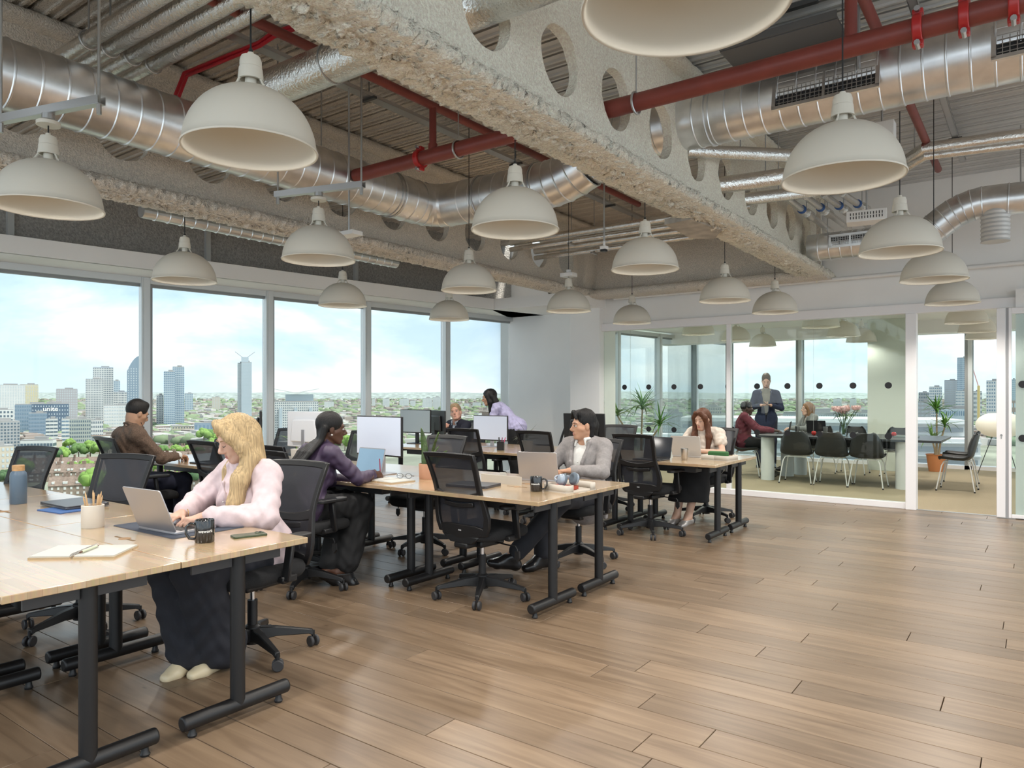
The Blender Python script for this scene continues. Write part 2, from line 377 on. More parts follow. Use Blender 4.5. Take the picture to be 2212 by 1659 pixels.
# ================================================================== ceiling services
spray = M('cream_fire_spray', (.95, .855, .735), .95, bump=.8, bscale=85, var=.16, vscale=75, bdist=.03)
spray_l = M('grey_fire_spray', (.80, .74, .655), .95, bump=.8, bscale=85, var=.16, vscale=75, bdist=.03)
galv = M('galvanised_duct', (.78, .79, .80), .33, metal=1, var=.16, vscale=5, bump=.05, bscale=9)
foil = M('foil_wrap', (.78, .77, .74), .22, metal=1, bump=.35, bscale=60, var=.08, vscale=12)
redp = M('red_oxide_pipe', (.20, .040, .030), .45, var=.12, vscale=6)
redc = M('red_coupling', (.42, .02, .02), .35)
def deck_mat():
    m = M('galvanised_deck', (.66, .655, .64), .40, metal=.55, var=.05, vscale=2.2, bump=.08, bscale=9); nt = m.node_tree; N = nt.nodes.new; Lk = nt.links.new
    out = nt.nodes['Material Output']; b0 = nt.nodes['Principled BSDF']; b1 = N('ShaderNodeBsdfPrincipled'); b1.inputs['Base Color'].default_value = (.80, .73, .64, 1); b1.inputs['Roughness'].default_value = .95
    tc = N('ShaderNodeTexCoord'); n1 = N('ShaderNodeTexNoise'); n1.inputs['Scale'].default_value = 90; n1.inputs['Detail'].default_value = 4; Lk(tc.outputs['Object'], n1.inputs['Vector'])
    bp = N('ShaderNodeBump'); bp.inputs['Strength'].default_value = .9; bp.inputs['Distance'].default_value = .03; Lk(n1.outputs[0], bp.inputs['Height']); Lk(bp.outputs[0], b1.inputs['Normal'])
    g = N('ShaderNodeNewGeometry'); sx = N('ShaderNodeSeparateXYZ'); Lk(g.outputs['Position'], sx.inputs[0]); mr = N('ShaderNodeMapRange'); mr.inputs['From Min'].default_value = -3.5; mr.inputs['From Max'].default_value = -5.2; Lk(sx.outputs[0], mr.inputs[0])
    n2 = N('ShaderNodeTexNoise'); n2.inputs['Scale'].default_value = 1.6; n2.inputs['Detail'].default_value = 6; Lk(g.outputs['Position'], n2.inputs['Vector'])
    ad = N('ShaderNodeMath'); ad.operation = 'ADD'; Lk(mr.outputs[0], ad.inputs[0]); Lk(n2.outputs[0], ad.inputs[1])
    rp = N('ShaderNodeMapRange'); rp.inputs['From Min'].default_value = .72; rp.inputs['From Max'].default_value = .98; Lk(ad.outputs[0], rp.inputs[0])
    mx = N('ShaderNodeMixShader'); Lk(rp.outputs[0], mx.inputs[0]); Lk(b0.outputs[0], mx.inputs[1]); Lk(b1.outputs[0], mx.inputs[2]); Lk(mx.outputs[0], out.inputs[0]); return m
deckm = deck_mat()
steel = M('zinc_steel', (.50, .50, .50), .35, metal=.9)
darkst = M('dark_strut', (.09, .095, .10), .5, metal=.4)
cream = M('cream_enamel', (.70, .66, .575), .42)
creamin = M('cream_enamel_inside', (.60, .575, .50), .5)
blackp = M('black_plastic', (.012, .012, .013), .45)
wplast = M('white_plastic', (.78, .77, .75), .4)

ceil = tag(MB().box2((-8.9, -4.1, CEIL+.05), (6.1, 10.0, CEIL+.25)).build('ceiling', M('deck_slot', (.05, .048, .045), .9)), 'profiled metal deck ceiling of the open office', kind='structure')
dm = None
for k in range(70):
    y0 = -4.0+k*.2
    if dm is None:
        o = MB().prism([(-7.45, -.086), (7.45, -.086), (7.45, .086), (-7.45, .086)], 0, .06).box((0, -.02, -.008), (14.9, .018, .02)).box((0, .04, -.008), (14.9, .018, .02)).build('deck_panel', deckm, ceil)
        dm = o.data
    else:
        o = bpy.data.objects.new('deck_panel', dm); COL.objects.link(o); o.parent = ceil
    o.location = (-1.4, y0+.1, CEIL)
# sprayed patches where the fire spray runs over the deck beside the left beam
def lumpy_section(prof, y0, y1, step, amp, sc, axis='y', smooth_n=None):
    """closed cross-section swept along an axis and roughened"""
    n = len(prof); m = max(2, int((y1-y0)/step)); V = []; F = []
    cx0 = sum(p[0] for p in prof)/n; cz0 = sum(p[1] for p in prof)/n
    for i in range(m+1):
        t = y0+(y1-y0)*i/m
        for (x, z, a) in prof:
            d = Vector((x-cx0, 0, z-cz0)).normalized()
            q = (x, t, z) if axis == 'y' else (t, x, z)
            h = a*amp*(fbm(q, sc, 2)+1.1*abs(noise.noise(Vector(q)*sc*1.9))+.5*noise.noise(Vector(q)*sc*4.1)-.3)
            x2, z2 = x+d.x*h, z+d.z*h
            V.append((x2, t+a*amp*.5*noise.noise(Vector(q)*sc*1.7), z2) if axis == 'y' else (t, x2, z2))
    for i in range(m):
        for k in range(n):
            l = (k+1) % n; F.append((i*n+k, i*n+l, (i+1)*n+l, (i+1)*n+k))
    F.append(tuple(range(n-1, -1, -1))); F.append(tuple(m*n+k for k in range(n)))
    b = MB(); b.add(V, F); return b
def flange_profile(x0, x1, z0, z1, nx=20, amp_top=.3):
    P = []
    for i in range(nx+1): P.append((x0+(x1-x0)*i/nx, z0+.012*math.cos(math.pi*(i/nx-.5))*-1, 1))
    P += [(x1+.012, z0+(z1-z0)*.35, 1), (x1+.008, z0+(z1-z0)*.7, .8), (x1-.02, z1, .5)]
    P += [(x1-.1, z1+.012, .3), (x0+.1, z1+.012, .3), (x0+.02, z1, .5), (x0-.008, z0+(z1-z0)*.7, .8), (x0-.012, z0+(z1-z0)*.35, 1)]
    return P
def web_bays(x, t, y0, y1, z0, z1, holes, rad, bay, axis='y'):
    b = MB(); NA = 40; NR = 4
    def P(u, z, s_):
        q = (x+s_*t/2, u, z) if axis == 'y' else (u, x+s_*t/2, z)
        h = .010*fbm(q, 9, 2)
        return (q[0]+s_*h, q[1], q[2]) if axis == 'y' else (q[0], q[1]+s_*h, q[2])
    edges = []
    cur = y0
    segs = []
    for hc, hz in holes:
        a, c = hc-bay/2, hc+bay/2
        if a > cur+.01: segs.append((cur, a, None))
        segs.append((a, c, (hc, hz))); cur = c
    if cur < y1: segs.append((cur, y1, None))
    for a, c, h in segs:
        if h is None:
            nu = max(1, int((c-a)/.08)); nz = 10
            for s_ in (-1, 1):
                b.grid(lambda u, v: P(a+(c-a)*u, z0+(z1-z0)*v, s_), nu, nz)
        else:
            hc, hz = h; loops = {}
            for s_ in (-1, 1):
                V = []; F = []
                for k in range(NA):
                    w = 2*math.pi*k/NA; dx, dz = math.cos(w), math.sin(w)
                    tt = 1e9
                    if dx > 1e-6: tt = min(tt, (c-hc)/dx)
                    if dx < -1e-6: tt = min(tt, (a-hc)/dx)
                    if dz > 1e-6: tt = min(tt, (z1-hz)/dz)
                    if dz < -1e-6: tt = min(tt, (z0-hz)/dz)
                    rr = rad*(1+.03*noise.noise(Vector((hc*3, dx*2.2, dz*2.2))))
                    for j in range(NR+1):
                        q = rr+(tt-rr)*j/NR
                        V.append(P(hc+dx*q, hz+dz*q, s_))
                for k in range(NA):
                    l = (k+1) % NA
                    for j in range(NR): F.append((k*(NR+1)+j, k*(NR+1)+j+1, l*(NR+1)+j+1, l*(NR+1)+j))
                o = len(b.v); b.add(V, F); loops[s_] = [o+k*(NR+1) for k in range(NA)]
                # corners of the bay
                for (uu, zz) in ((a, z0), (a, z1), (c, z0), (c, z1)):
                    cand = sorted(range(NA), key=lambda k: (Vector(V[k*(NR+1)+NR])-Vector(P(uu, zz, s_))).length)[:2]
                    b.add([V[cand[0]*(NR+1)+NR], V[cand[1]*(NR+1)+NR], P(uu, zz, s_)], [(0, 1, 2)])
            for k in range(NA):
                l = (k+1) % NA; b.f.append((loops[-1][k], loops[-1][l], loops[1][l], loops[1][k]))
    return b
HZ, HR, BAY = 3.32, .20, .693
def cell_beam(name, label, x0, x1, zb, y0, y1, hole0, mat, nholes, skip=()):
    t = thing(name, label, 'beam', ((x0+x1)/2, y0, zb)); xm = (x0+x1)/2
    def loc(b): b.v = [(v[0]-xm, v[1]-y0, v[2]-zb) for v in b.v]; return b
    loc(lumpy_section(flange_profile(x0, x1, zb, zb+.085), y0, y1, .012, .034, 30)).build('bottom_flange', mat, t, ang=180)
    hs = [(hole0+k*BAY, HZ) for k in range(nholes) if y0+.4 < hole0+k*BAY < y1-.4 and k not in skip]
    loc(web_bays(xm, .07, y0, y1, zb+.08, CEIL-.05, hs, HR, BAY)).build('web', mat, t, ang=50)
    loc(lumpy_section(flange_profile(x0+.03, x1-.03, CEIL-.10, CEIL-.02, 6), y0, y1, .06, .012, 22)).build('top_flange', mat, t, ang=180)
    return t
mb_ = cell_beam('cellular_beam', 'cream fire-sprayed steel beam with round web holes overhead', -2.44, -2.10, 2.86, .4, 9.86, 2.168-BAY*2, spray, 16)
MB().prism([(-.30, 5.35), (-.05, 5.30), (.02, 5.85), (-.16, 6.15), (-.33, 6.0)], -.028, .02).build('bare_patch', M('bare_concrete', (.40, .375, .335), .9, bump=.5, bscale=30, var=.2, vscale=9), mb_)
cell_beam('cellular_beam', 'grey-cream fire-sprayed steel beam along the windows', -5.70, -5.34, 2.86, -.5, 9.6, 1.95, spray_l, 12)
# cross beam at the glass partition
t = thing('cross_beam', 'fire-sprayed steel beam across the glass partition end', 'beam', (-3.8, 9.55, 2.84))
b = lumpy_section(flange_profile(9.40, 9.78, 2.84, 2.94), -5.45, -2.1, .025, .018, 26, axis='x'); b.v = [(v[0]+3.8, v[1]-9.55, v[2]-2.84) for v in b.v]; b.build('bottom_flange', spray_l, t, ang=180)
b = web_bays(9.6, .08, -5.6, -2.2, 2.92, CEIL, [], .2, .7, axis='x'); b.v = [(v[0]+3.8, v[1]-9.55, v[2]-2.84) for v in b.v]; b.build('web', spray_l, t)
# sprayed boxing between cross beam and pillar
tag(lumpy_section([(-6.0, 2.9, 1), (-5.75, 2.86, 1), (-5.4, 2.9, 1), (-5.35, 3.4, .8), (-5.4, 3.9, .8), (-6.0, 3.9, .8)], 9.2, 9.75, .05, .03, 12).build('beam_joint', spray_l, ang=180), 'lumpy fire-sprayed joint above the white pillar', 'beam joint')

def swept(path, r, pitch=None, n=28, arc=.25, seam=.006):
    """duct: straight runs with ridged seams, arcs at the corners"""
    P = [Vector(p) for p in path]; pts = []
    for i, p in enumerate(P):
        if 0 < i < len(P)-1 and arc:
            a = (P[i-1]-p).normalized(); c = (P[i+1]-p).normalized()
            for j in range(6):
                w = j/5; pts.append((p+a*arc*(1-w)**2+c*arc*w**2, True))
        else: pts.append((p, False))
    out = []; rad = []
    for i in range(len(pts)-1):
        a, b_ = pts[i][0], pts[i+1][0]; L = (b_-a).length
        out.append(a); rad.append(r)
        if pitch and L > pitch*1.2:
            d = (b_-a).normalized(); k = int(L/pitch)
            for j in range(1, k+1):
                s_ = j*L/(k+1)
                for o, e in ((-.008, 0), (-.003, seam), (.003, seam), (.008, 0)): out.append(a+d*(s_+o)); rad.append(r+e)
        elif pts[i][1] and pts[i+1][1] and pitch:
            d = (b_-a).normalized(); out.append(a+d*.006); rad.append(r+seam); out.append(a+d*.012); rad.append(r)
    out.append(pts[-1][0]); rad.append(r)
    return MB().tube(out, rad, n)
def single(b, name, mat, label, cat, group=None, ang=38):
    lo = [min(v[i] for v in b.v) for i in range(3)]; hi = [max(v[i] for v in b.v) for i in range(3)]
    c = Vector(((lo[0]+hi[0])/2, (lo[1]+hi[1])/2, lo[2]))
    b.v = [(v[0]-c.x, v[1]-c.y, v[2]-c.z) for v in b.v]
    o = b.build(name, mat, ang=ang, loc=c); return tag(o, label, cat, group)
rod = lambda p, z1=CEIL, r=.006: MB().cyl(p, (p[0], p[1], z1), r, n=6)
# big spiral duct along the left, turning right, rising and crossing the beam
DX, DZ, DY = -4.88, 3.25, 5.40
t = thing('spiral_duct', 'large galvanised spiral duct turning right under the deck', 'duct', (0, 0, 0))
swept([(DX, -1.5, DZ), (DX, DY, DZ), (-3.30, DY, DZ), (-2.85, DY, DZ+.27), (-2.25, DY, DZ+.27)], .205, .145, 36, .30).build('duct_body', galv, t, ang=16)
for yy in (4.75, 4.79): MB().tube([(DX+.209*math.cos(a), yy, DZ+.209*math.sin(a)) for a in [2*math.pi*k/28 for k in range(28)]], .006, 6, closed=True).build('clamp_band', steel, t)
for xx in (-4.25, -3.62): MB().tube([(xx, DY+.212*math.cos(a), DZ+.212*math.sin(a)) for a in [2*math.pi*k/28 for k in range(28)]], .008, 6, closed=True).build('clamp_band', steel, t)
for yy in (1.6, 3.9): MB().cyl((DX+.10, yy, DZ+.19), (DX+.10, yy, CEIL), .006, n=6).build('hanger_rod', steel, t)
# same duct beyond the beam, with grilles
def grille(parent, x0, x1, y, z, h, tilt=18, cols=22, rows=7):
    w = x1-x0; mt = Matrix.Translation(((x0+x1)/2, y, z)) @ Matrix.Rotation(R(tilt), 4, 'X')
    MB().box((0, .012, 0), (w-.01, .006, h-.01), mt).build('grille_back', M('grille_dark', (.03, .03, .033), .6), parent)
    fr = MB()
    for s_ in (-1, 1): fr.box((0, 0, s_*(h/2)), (w+.04, .02, .025), mt); fr.box((s_*(w/2+.008), 0, 0), (.025, .02, h), mt)
    fr.box((0, -.002, 0), (.018, .02, h), mt); fr.build('grille_frame', galv, parent)
    g = MB()
    for i in range(1, cols): g.box((-w/2+w*i/cols, .002, 0), (.005, .012, h-.02), mt)
    for j in range(1, rows): g.box((0, -.003, -h/2+h*j/rows), (w-.02, .006, .005), mt)
    tag(g.build('grille_bars', steel, parent, smooth=False), kind='stuff')
RZ = 3.52
t = thing('spiral_duct', 'galvanised duct with dark air grilles above the red pipe', 'duct', (0, 0, 0))
swept([(-2.24, DY, RZ), (2.6, DY, RZ)], .21, .13, 36).build('duct_body', galv, t, ang=16)
a = AY(1676, 190, DY-.2); b_ = AY(1894, 145, DY-.2); grille(t, a.x, b_.x, DY-.213, RZ-.04, .20, -11)
a = AY(2150, 80, DY-.2); grille(t, a.x, a.x+.8, DY-.213, RZ-.04, .20, -11)
for xx in (-.95, .35): MB().cyl((xx, DY-.21, RZ), (xx, DY-.21, CEIL), .012, n=6).build('hanger_rod', steel, t)
MB().tube([(-2.02, DY+.213*math.cos(a), RZ+.213*math.sin(a)) for a in [2*math.pi*k/28 for k in range(28)]], .012, 6, closed=True).build('end_collar', galv, t)
# lower grille duct and elbow duct by the meeting room bulkhead
t = thing('spiral_duct', 'short galvanised duct with one grille by the white bulkhead', 'duct', (0, 0, 0))
p0, p1 = AY(1748, 537, 8.9), AY(1905, 522, 8.9); zc = p0.z
swept([(p0.x, 8.9, zc), (p1.x+.3, 8.9, zc)], .155, .13, 28).build('duct_body', galv, t, ang=16)
a = AY(1795, 520, 8.75); b_ = AY(1880, 510, 8.75); grille(t, a.x, b_.x, 8.738, zc+.02, .12, 6, 16, 6)
MB().cyl((p0.x+.2, 8.9, zc), (p0.x+.2, 8.9, CEIL), .006, n=6).build('hanger_rod', steel, t)
t = thing('spiral_duct', 'galvanised elbow duct dropping beside the upper white wall', 'duct', (0, 0, 0))
swept([AY(1985, 520, 8.35), AY(2085, 440, 8.35), AY(2330, 415, 8.35)], .15, .14, 28, .22).build('duct_body', galv, t, ang=16)
p = AY(2150, 455, 8.35); MB().tube([(p.x, 8.35, p.z-.02*k) for k in range(16)], [.115+(.008 if k % 2 else 0) for k in range(16)], 24).build('flexible_branch', M('flex_duct', (.62, .62, .61), .5, metal=.3), t)
MB().cyl((p.x+.2, 8.35, p.z), (p.x+.2, 8.35, CEIL), .006, n=6).build('hanger_rod', steel, t)
# foil wrapped pipes, upper left bundle
for i, (Yp, zp) in enumerate(((2.10, 3.60), (2.23, 3.60), (2.37, 3.60), (2.51, 3.60))):
    b = MB().tube([(-5.3, Yp, zp), (-2.44, Yp, zp)], .048, 16)
    o = thing('foil_pipe', ['outermost', 'second', 'third', 'innermost'][i]+' foil-wrapped pipe of the four-pipe bundle above the spiral duct', 'pipe', (-3.9, Yp, zp), group='foil pipe bundle')
    b.v = [(v[0]+3.9, v[1]-Yp, v[2]-zp) for v in b.v]; b.build('pipe', foil, o)
    for xx in (-.9, .65):
        MB().tube([(xx, .056*math.cos(a), .056*math.sin(a)) for a in [2*math.pi*k/16 for k in range(16)]], .006, 6, closed=True).build('pipe_clip', steel, o)
        MB().cyl((xx, 0, .05), (xx, 0, CEIL-zp), .006, n=6).build('hanger_rod', steel, o)
t = thing('foil_duct', 'fat foil-wrapped duct passing through the beam hole', 'duct', (-3.5, 2.86, 3.36))
MB().tube([(-1.14, 0, 0), (2.2, 0, 0)], .115, 24).build('duct_body', foil, t)
for xx in (-.5, .1, .7): MB().tube([(xx, .118*math.cos(a), .118*math.sin(a)) for a in [2*math.pi*k/20 for k in range(20)]], .004, 6, closed=True).build('wire_band', steel, t)
MB().cyl((.3, 0, .1), (.3, 0, CEIL-3.36), .006, n=6).build('hanger_rod', steel, t)
for i, (Yp, zp, x0, x1) in enumerate(((7.4, 3.31, -5.4, -2.35), (7.95, 3.29, -5.4, -2.35))):
    o = thing('foil_pipe', ['nearer', 'farther'][i]+' long foil-wrapped pipe below the deck before the cross beam', 'pipe', (-3.9, Yp, zp))
    MB().tube([(x0+3.9, 0, 0), (x1+3.9, 0, 0)], .042, 14).build('pipe', foil, o)
    MB().tube([(x0+3.9, .0, -.09), (x1+3.9, 0, -.09)], .03, 12).build('lower_pipe', foil, o)
    for xx in (-.6, 1.0): MB().cyl((xx, 0, 0), (xx, 0, CEIL-zp), .006, n=6).box((xx, 0, -.13), (.03, .14, .02)).build('hanger_rod', steel, o)
def foilrun(pts, r, label, cat='pipe'):
    P = [Vector(p) for p in pts]; o = thing('foil_pipe', label, cat, P[0])
    MB().tube([p-P[0] for p in P], r, 16).build('pipe', foil, o)
    m = (P[0]+P[1])/2-P[0]; MB().cyl(m, (m.x, m.y, CEIL-P[0].z), .005, n=6).build('hanger_rod', steel, o)
foilrun([AX(1480, 326, -2.3), AF(1710, 336, 6.3), AF(1860, 352, 6.9), AF(1952, 350, 6.9), AF(1996, 321, 6.6), AF(2300, 279, 6.2)], .055, 'foil-wrapped pipe bending past the pendant right of the beam')
foilrun([AF(1952, 366, 6.9), AF(2000, 337, 6.6), AF(2300, 300, 6.2)], .04, 'thin foil-wrapped pipe under the bent foil pipe')
foilrun([AX(1545, 402, -2.3), AF(1760, 372, 6.5)], .075, 'fat foil-wrapped pipe leaving the beam web hole')
foilrun([AX(1600, 432, -2.3), AF(1760, 412, 7.2)], .062, 'lower foil-wrapped pipe leaving the beam web hole')
for i in range(4):
    px = 1700+i*40
    a, b_ = AF(px, 428-i*3, 7.2), AF(px+95, 500-i*6, 8.6)
    o = thing('valve_pipe', ['first', 'second', 'third', 'fourth'][i]+' foil pipe of four running down to the grille duct', 'pipe', a, group='four slanting pipes')
    MB().tube([(0, 0, 0), b_-a], .034, 12).build('pipe', foil, o)
    m = (b_-a)*.45; MB().tube([m-(b_-a)*.05, m+(b_-a)*.05], [.05, .05], 12).build('lagging_collar', foil, o)
    m = (b_-a)*.3; MB().tube([m-(b_-a)*.008, m+(b_-a)*.008], [.045, .045], 12).build('blue_clip', M('blue_clip', (.03, .10, .30), .5), o)
    MB().cyl((b_-a)*.4, ((b_-a).x*.4, (b_-a).y*.4, CEIL-a.z), .005, n=6).build('hanger_rod', steel, o)
# red sprinkler main, couplings, risers
PY, PZ = 4.17, 3.235
t = thing('sprinkler_main', 'large red-brown sprinkler pipe running through the beam', 'pipe', (0, PY, PZ))
MB().tube([(-4.66, 0, 0), (3.0, 0, 0)], .056, 20).build('pipe', redp, t)
def coupling(px, py):
    x = AY(px, py, PY).x
    MB().cyl((x-.022, 0, 0), (x+.022, 0, 0), .074, n=20).build('coupling', redc, t, bevel=.006)
    for q_ in (.085, -.085):
        MB().cyl((x, -.05, q_), (x, .02, q_), .014, n=8).build('coupling_bolt', steel, t)
        MB().box((x, 0, q_*.94), (.05, .05, .03)).build('coupling_lug', redc, t, bevel=.006)
for q in ((908, 335), (1983, 68), (2083, 40), (2190, 14)): coupling(*q)
for q in ((990, 308), (1374, 208)):
    x = AY(*q, PY).x
    MB().tube([(x, .066*math.cos(a), .066*math.sin(a)-.003) for a in [2*math.pi*k/20 for k in range(20)]], .008, 6, closed=True).build('strap_hanger', steel, t)
    MB().cyl((x, 0, .06), (x, 0, CEIL-PZ), .005, n=6).build('hanger_rod', steel, t)
BX, BZ = -3.72, 3.62
xr = AY(935, 310, PY).x; xr2 = AY(1838, 90, PY).x
MB().cyl((xr, 0, .03), (xr, 0, BZ-PZ), .028, n=14).cyl((xr, 0, .04), (xr, 0, .09), .036, n=14).build('riser', redp, t)
MB().cyl((xr2, 0, .03), (xr2, 0, CEIL-PZ), .032, n=14).build('riser', redp, t)
single(MB().tube([(xr, .8, BZ), (xr, 7.75, BZ)], .032, 14), 'sprinkler_branch', redp, 'thin red sprinkler branch pipe beside the cream beam', 'pipe')
single(MB().tube([(-.82, 2.2, 3.70), (-.82, 8.6, 3.70)], .033, 14), 'sprinkler_branch', redp, 'thin red sprinkler branch pipe above the right-hand pendants', 'pipe')
# cable trays, conduits
def tray(x, z, y0, y1, label, w=.09):
    t = thing('cable_tray', label, 'cable tray', (x, y0, z)); L = y1-y0
    MB().box((0, L/2, 0), (w, L, .004)).box((-w/2, L/2, .012), (.004, L, .028)).box((w/2, L/2, .012), (.004, L, .028)).build('tray', steel, t)
    MB().tube([(-.02, 0, .015), (-.015, L*.3, .02), (-.02, L*.7, .014), (-.018, L, .02)], .009, 6).tube([(.02, 0, .015), (.018, L*.5, .022), (.022, L, .015)], .008, 6).build('cables', blackp, t)
    for k in range(4): MB().cyl((0, L*(k+.5)/4, 0), (0, L*(k+.5)/4, CEIL-z-.02), .004, n=6).box((0, L*(k+.5)/4, -.012), (w+.06, .03, .02)).build('bracket', darkst, t)
tray(-4.40, 3.80, 1.0, 9.2, 'perforated cable tray left of the red branch pipe')
tray(-.62, 3.80, 2.0, 8.8, 'narrow white cable tray above the right-hand pendants', .05)
red = M('red_cable', (.50, .015, .03), .4)
single(MB().tube([AY(375, 215, 2.9), AY(398, 158, 2.9), AY(560, 92, 2.9), AY(590, 70, 2.9), AY(640, 55, 2.9)], .014, 8).tube([AY(384, 216, 2.9), AY(404, 164, 2.9), AY(562, 99, 2.9), AY(594, 78, 2.9), AY(640, 62, 2.9)], .012, 8), 'fire_cable', red, 'bundle of red fire alarm cables on the deck', 'cable')
single(MB().box(AY(1690, 95, 5.0), (.75, .3, .02)).box(AY(1690, 95, 5.0)+Vector((0, -.16, .02)), (.75, .01, .05)).box(AY(1690, 95, 5.0)+Vector((0, .16, .02)), (.75, .01, .05)), 'cable_tray', M('dark_tray', (.16, .16, .16), .5, metal=.5), 'short dark perforated tray above the red pipe', 'cable tray')
for px, py, Y in ((150, 30, 2.6), (250, 8, 2.4), (1680, 120, 4.9)):
    p = AY(px, py, Y); single(MB().box((p.x, p.y, CEIL-.03), (.5, .04, .04)), 'ceiling_strut', darkst, 'dark channel strut fixed to the deck at %s' % {150: 'the foil pipe bundle', 250: 'the bundle hangers', 1680: 'the dark tray'}[px], 'strut')
# small spiral ducts above the window soffit
for i, (y0, y1) in enumerate(((-.5, 2.85), (3.2, 6.3))):
    single(swept([(-6.33, y0, 2.99), (-6.33, y1, 2.99)], .062, .12, 18, 0), 'soffit_duct', galv, ['thin spiral duct stub with capped end over the window soffit', 'thin spiral duct with open end over the window soffit'][i], 'duct', ang=16)
for i, yy in enumerate((3.0, 5.0, 7.1)):
    p = along(W0, yy-4.3, .0); single(MB().box2((p.x+.0, p.y-.03, HEAD+.03), (p.x+.06, p.y+.03, CEIL)), 'metal_stud', alu, ['bare metal stud on the slab edge by the spiral duct gap', 'bare metal stud on the slab edge behind the thin duct', 'bare metal stud on the slab edge near the cross beam'][i], 'stud')
p = AY(205, 487, 3.0); single(MB().tube([along(W0, -2.2, .02, 2.98), along(W0, -1.5, .02, 2.99), along(W0, -1.25, .02, 2.93), along(W0, -1.15, .02, 2.80)], .012, 8), 'wall_conduit', steel, 'bent grey conduit on the slab edge', 'conduit')
# white pipe along the bulkhead
single(MB().tube([(-5.2, 9.80, 2.845), (4.0, 9.80, 2.845)], .026, 12), 'bulkhead_pipe', wplast, 'white pipe running along the bulkhead above the partition', 'pipe')
for i, x in enumerate((-4.2, -3.35, -1.0)): single(MB().box((x, 9.85, 2.845), (.03, .12, .03)), 'pipe_clip', steel, ['clip of the bulkhead pipe near the pillar', 'clip of the bulkhead pipe by the slim post', 'clip of the bulkhead pipe over the doorway'][i], 'clip')

# ------------------------------------------------------------------ pendant lamps
LZ = 2.345
lamp = thing('pendant_lamp', 'cream metal dome pendant lamp on a black cord', 'pendant lamp', (0, 0, LZ), group='cream dome pendants')
prof = []
for k in range(15):
    w = R(90*k/14); prof.append((.252*math.cos(w)**.92, .245*math.sin(w)))
outer = [(.257, -.004), (.259, .002), (.254, .008)]+[(max(r_, .022), z_) for r_, z_ in prof[1:]]
inner = [(max(r_-.008, .018), max(z_-.007, 0)) for r_, z_ in reversed(prof[1:])]+[(.248, 0), (.253, -.004), (.257, -.004)]
MB().lathe(outer, 56).build('shade', cream, lamp, ang=50)
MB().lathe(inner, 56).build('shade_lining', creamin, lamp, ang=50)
MB().cyl((0, 0, .235), (0, 0, .30), .022, n=16).build('neck', cream, lamp)
MB().lathe([(0, .385), (.012, .385), (.014, .375), (.036, .368), (.042, .35), (.042, .325), (.0445, .322), (.049, .275), (.040, .275), (.038, .30), (0, .30)], 28).build('socket_cover', cream, lamp, ang=30)
for k in range(3):
    w = R(120*k+20); MB().tube([(.040*math.cos(w), .040*math.sin(w), .285), (.055*math.cos(w), .055*math.sin(w), .255), (.075*math.cos(w), .075*math.sin(w), .228)], .0045, 6).build('shade_arm', cream, lamp)
MB().cyl((0, 0, .385), (0, 0, .40), .008, n=8).cyl((0, 0, .40), (0, 0, CEIL-LZ), .0035, n=6).build('cord', blackp, lamp)
MB().lathe([(0, .10), (.02, .10), (.032, .12), (.030, .16), (.016, .20), (.016, .24), (0, .24)], 18).build('bulb', M('bulb_frosted', (.9, .85, .75), .4, emit=(1, .84, .62), estr=.7), lamp)
ld = bpy.data.lights.new('lamp_light', 'SPOT'); ld.energy = 38; ld.color = (1, .95, .88); ld.spot_size = R(150); ld.spot_blend = .55; ld.shadow_soft_size = .06
lo_ = bpy.data.objects.new('lamp_light', ld); COL.objects.link(lo_); lo_.parent = lamp; lo_.location = (0, 0, .06)
lt = tree(lamp)
LP = [(-2.51, 1.70, 'before the spiral duct over the blonde woman\'s desk'), (-4.13, 1.61, 'hung from a strut under the spiral duct by the window'), (-.71, 1.71, 'hung low in front of the cream beam holes'),
      (-.70, 3.47, 'hung before the grille duct and the foil pipes'), (-2.47, 3.43, 'hung before the duct elbow over the middle desks'), (-4.16, 3.37, 'hung from a strut under the spiral duct bend'),
      (-5.84, 3.32, 'hung in front of the first window mullion'), (-.75, 5.50, 'hung before the upper white wall and elbow duct'), (-2.44, 5.10, 'hung below the bare patch of the cream beam'),
      (-4.24, 5.16, 'hung under the grey beam over the middle desks'), (-6.07, 5.24, 'hung in front of the third window mullion'), (-.70, 6.99, 'hung over the doorway, higher of two overlapping'),
      (-.72, 8.88, 'hung over the doorway, lower of two overlapping'), (-2.59, 7.28, 'hung below the end of the cream beam'), (-4.36, 7.11, 'hung with a square white junction box beside the pillar'),
      (-6.08, 7.00, 'hung in front of the fourth window mullion'), (-4.40, 8.80, 'hung before the left panes of the partition'), (-2.48, 8.65, 'hung before the slim post of the partition')]
def record(o, nm, z1):
    for c_ in kids(o):
        if c_.name.startswith('cord'):
            me = bpy.data.meshes.get(nm)
            if me is None:
                tm = MB().cyl((0, 0, .385), (0, 0, z1-LZ), .0035, n=6).build('tmp', blackp); me = tm.data; me.name = nm; bpy.data.objects.remove(tm)
            c_.data = me
for i, (x, y, d) in enumerate(LP):
    o = place(lt, (x, y, LZ), 0, 'cream dome pendant lamp '+d, first=(i == 0), group='cream dome pendants')
    if i in (1, 5): record(o, 'strut_cord', 2.775)
    if i == 7: record(o, 'duct_cord', 3.30)
for k, (x, y) in enumerate([(1.05, 1.7), (1.05, 3.45), (1.05, 5.3), (1.05, 7.1), (1.05, 8.9), (-.7, -.1), (1.05, -.1), (-2.5, -.1), (-4.2, -.1)]):  # unseen rows continuing the grid, added to light the beam and floor
    place(lt, (x, y, LZ), 0, 'cream dome pendant lamp of the added rows outside the view', group='added pendants outside the view')
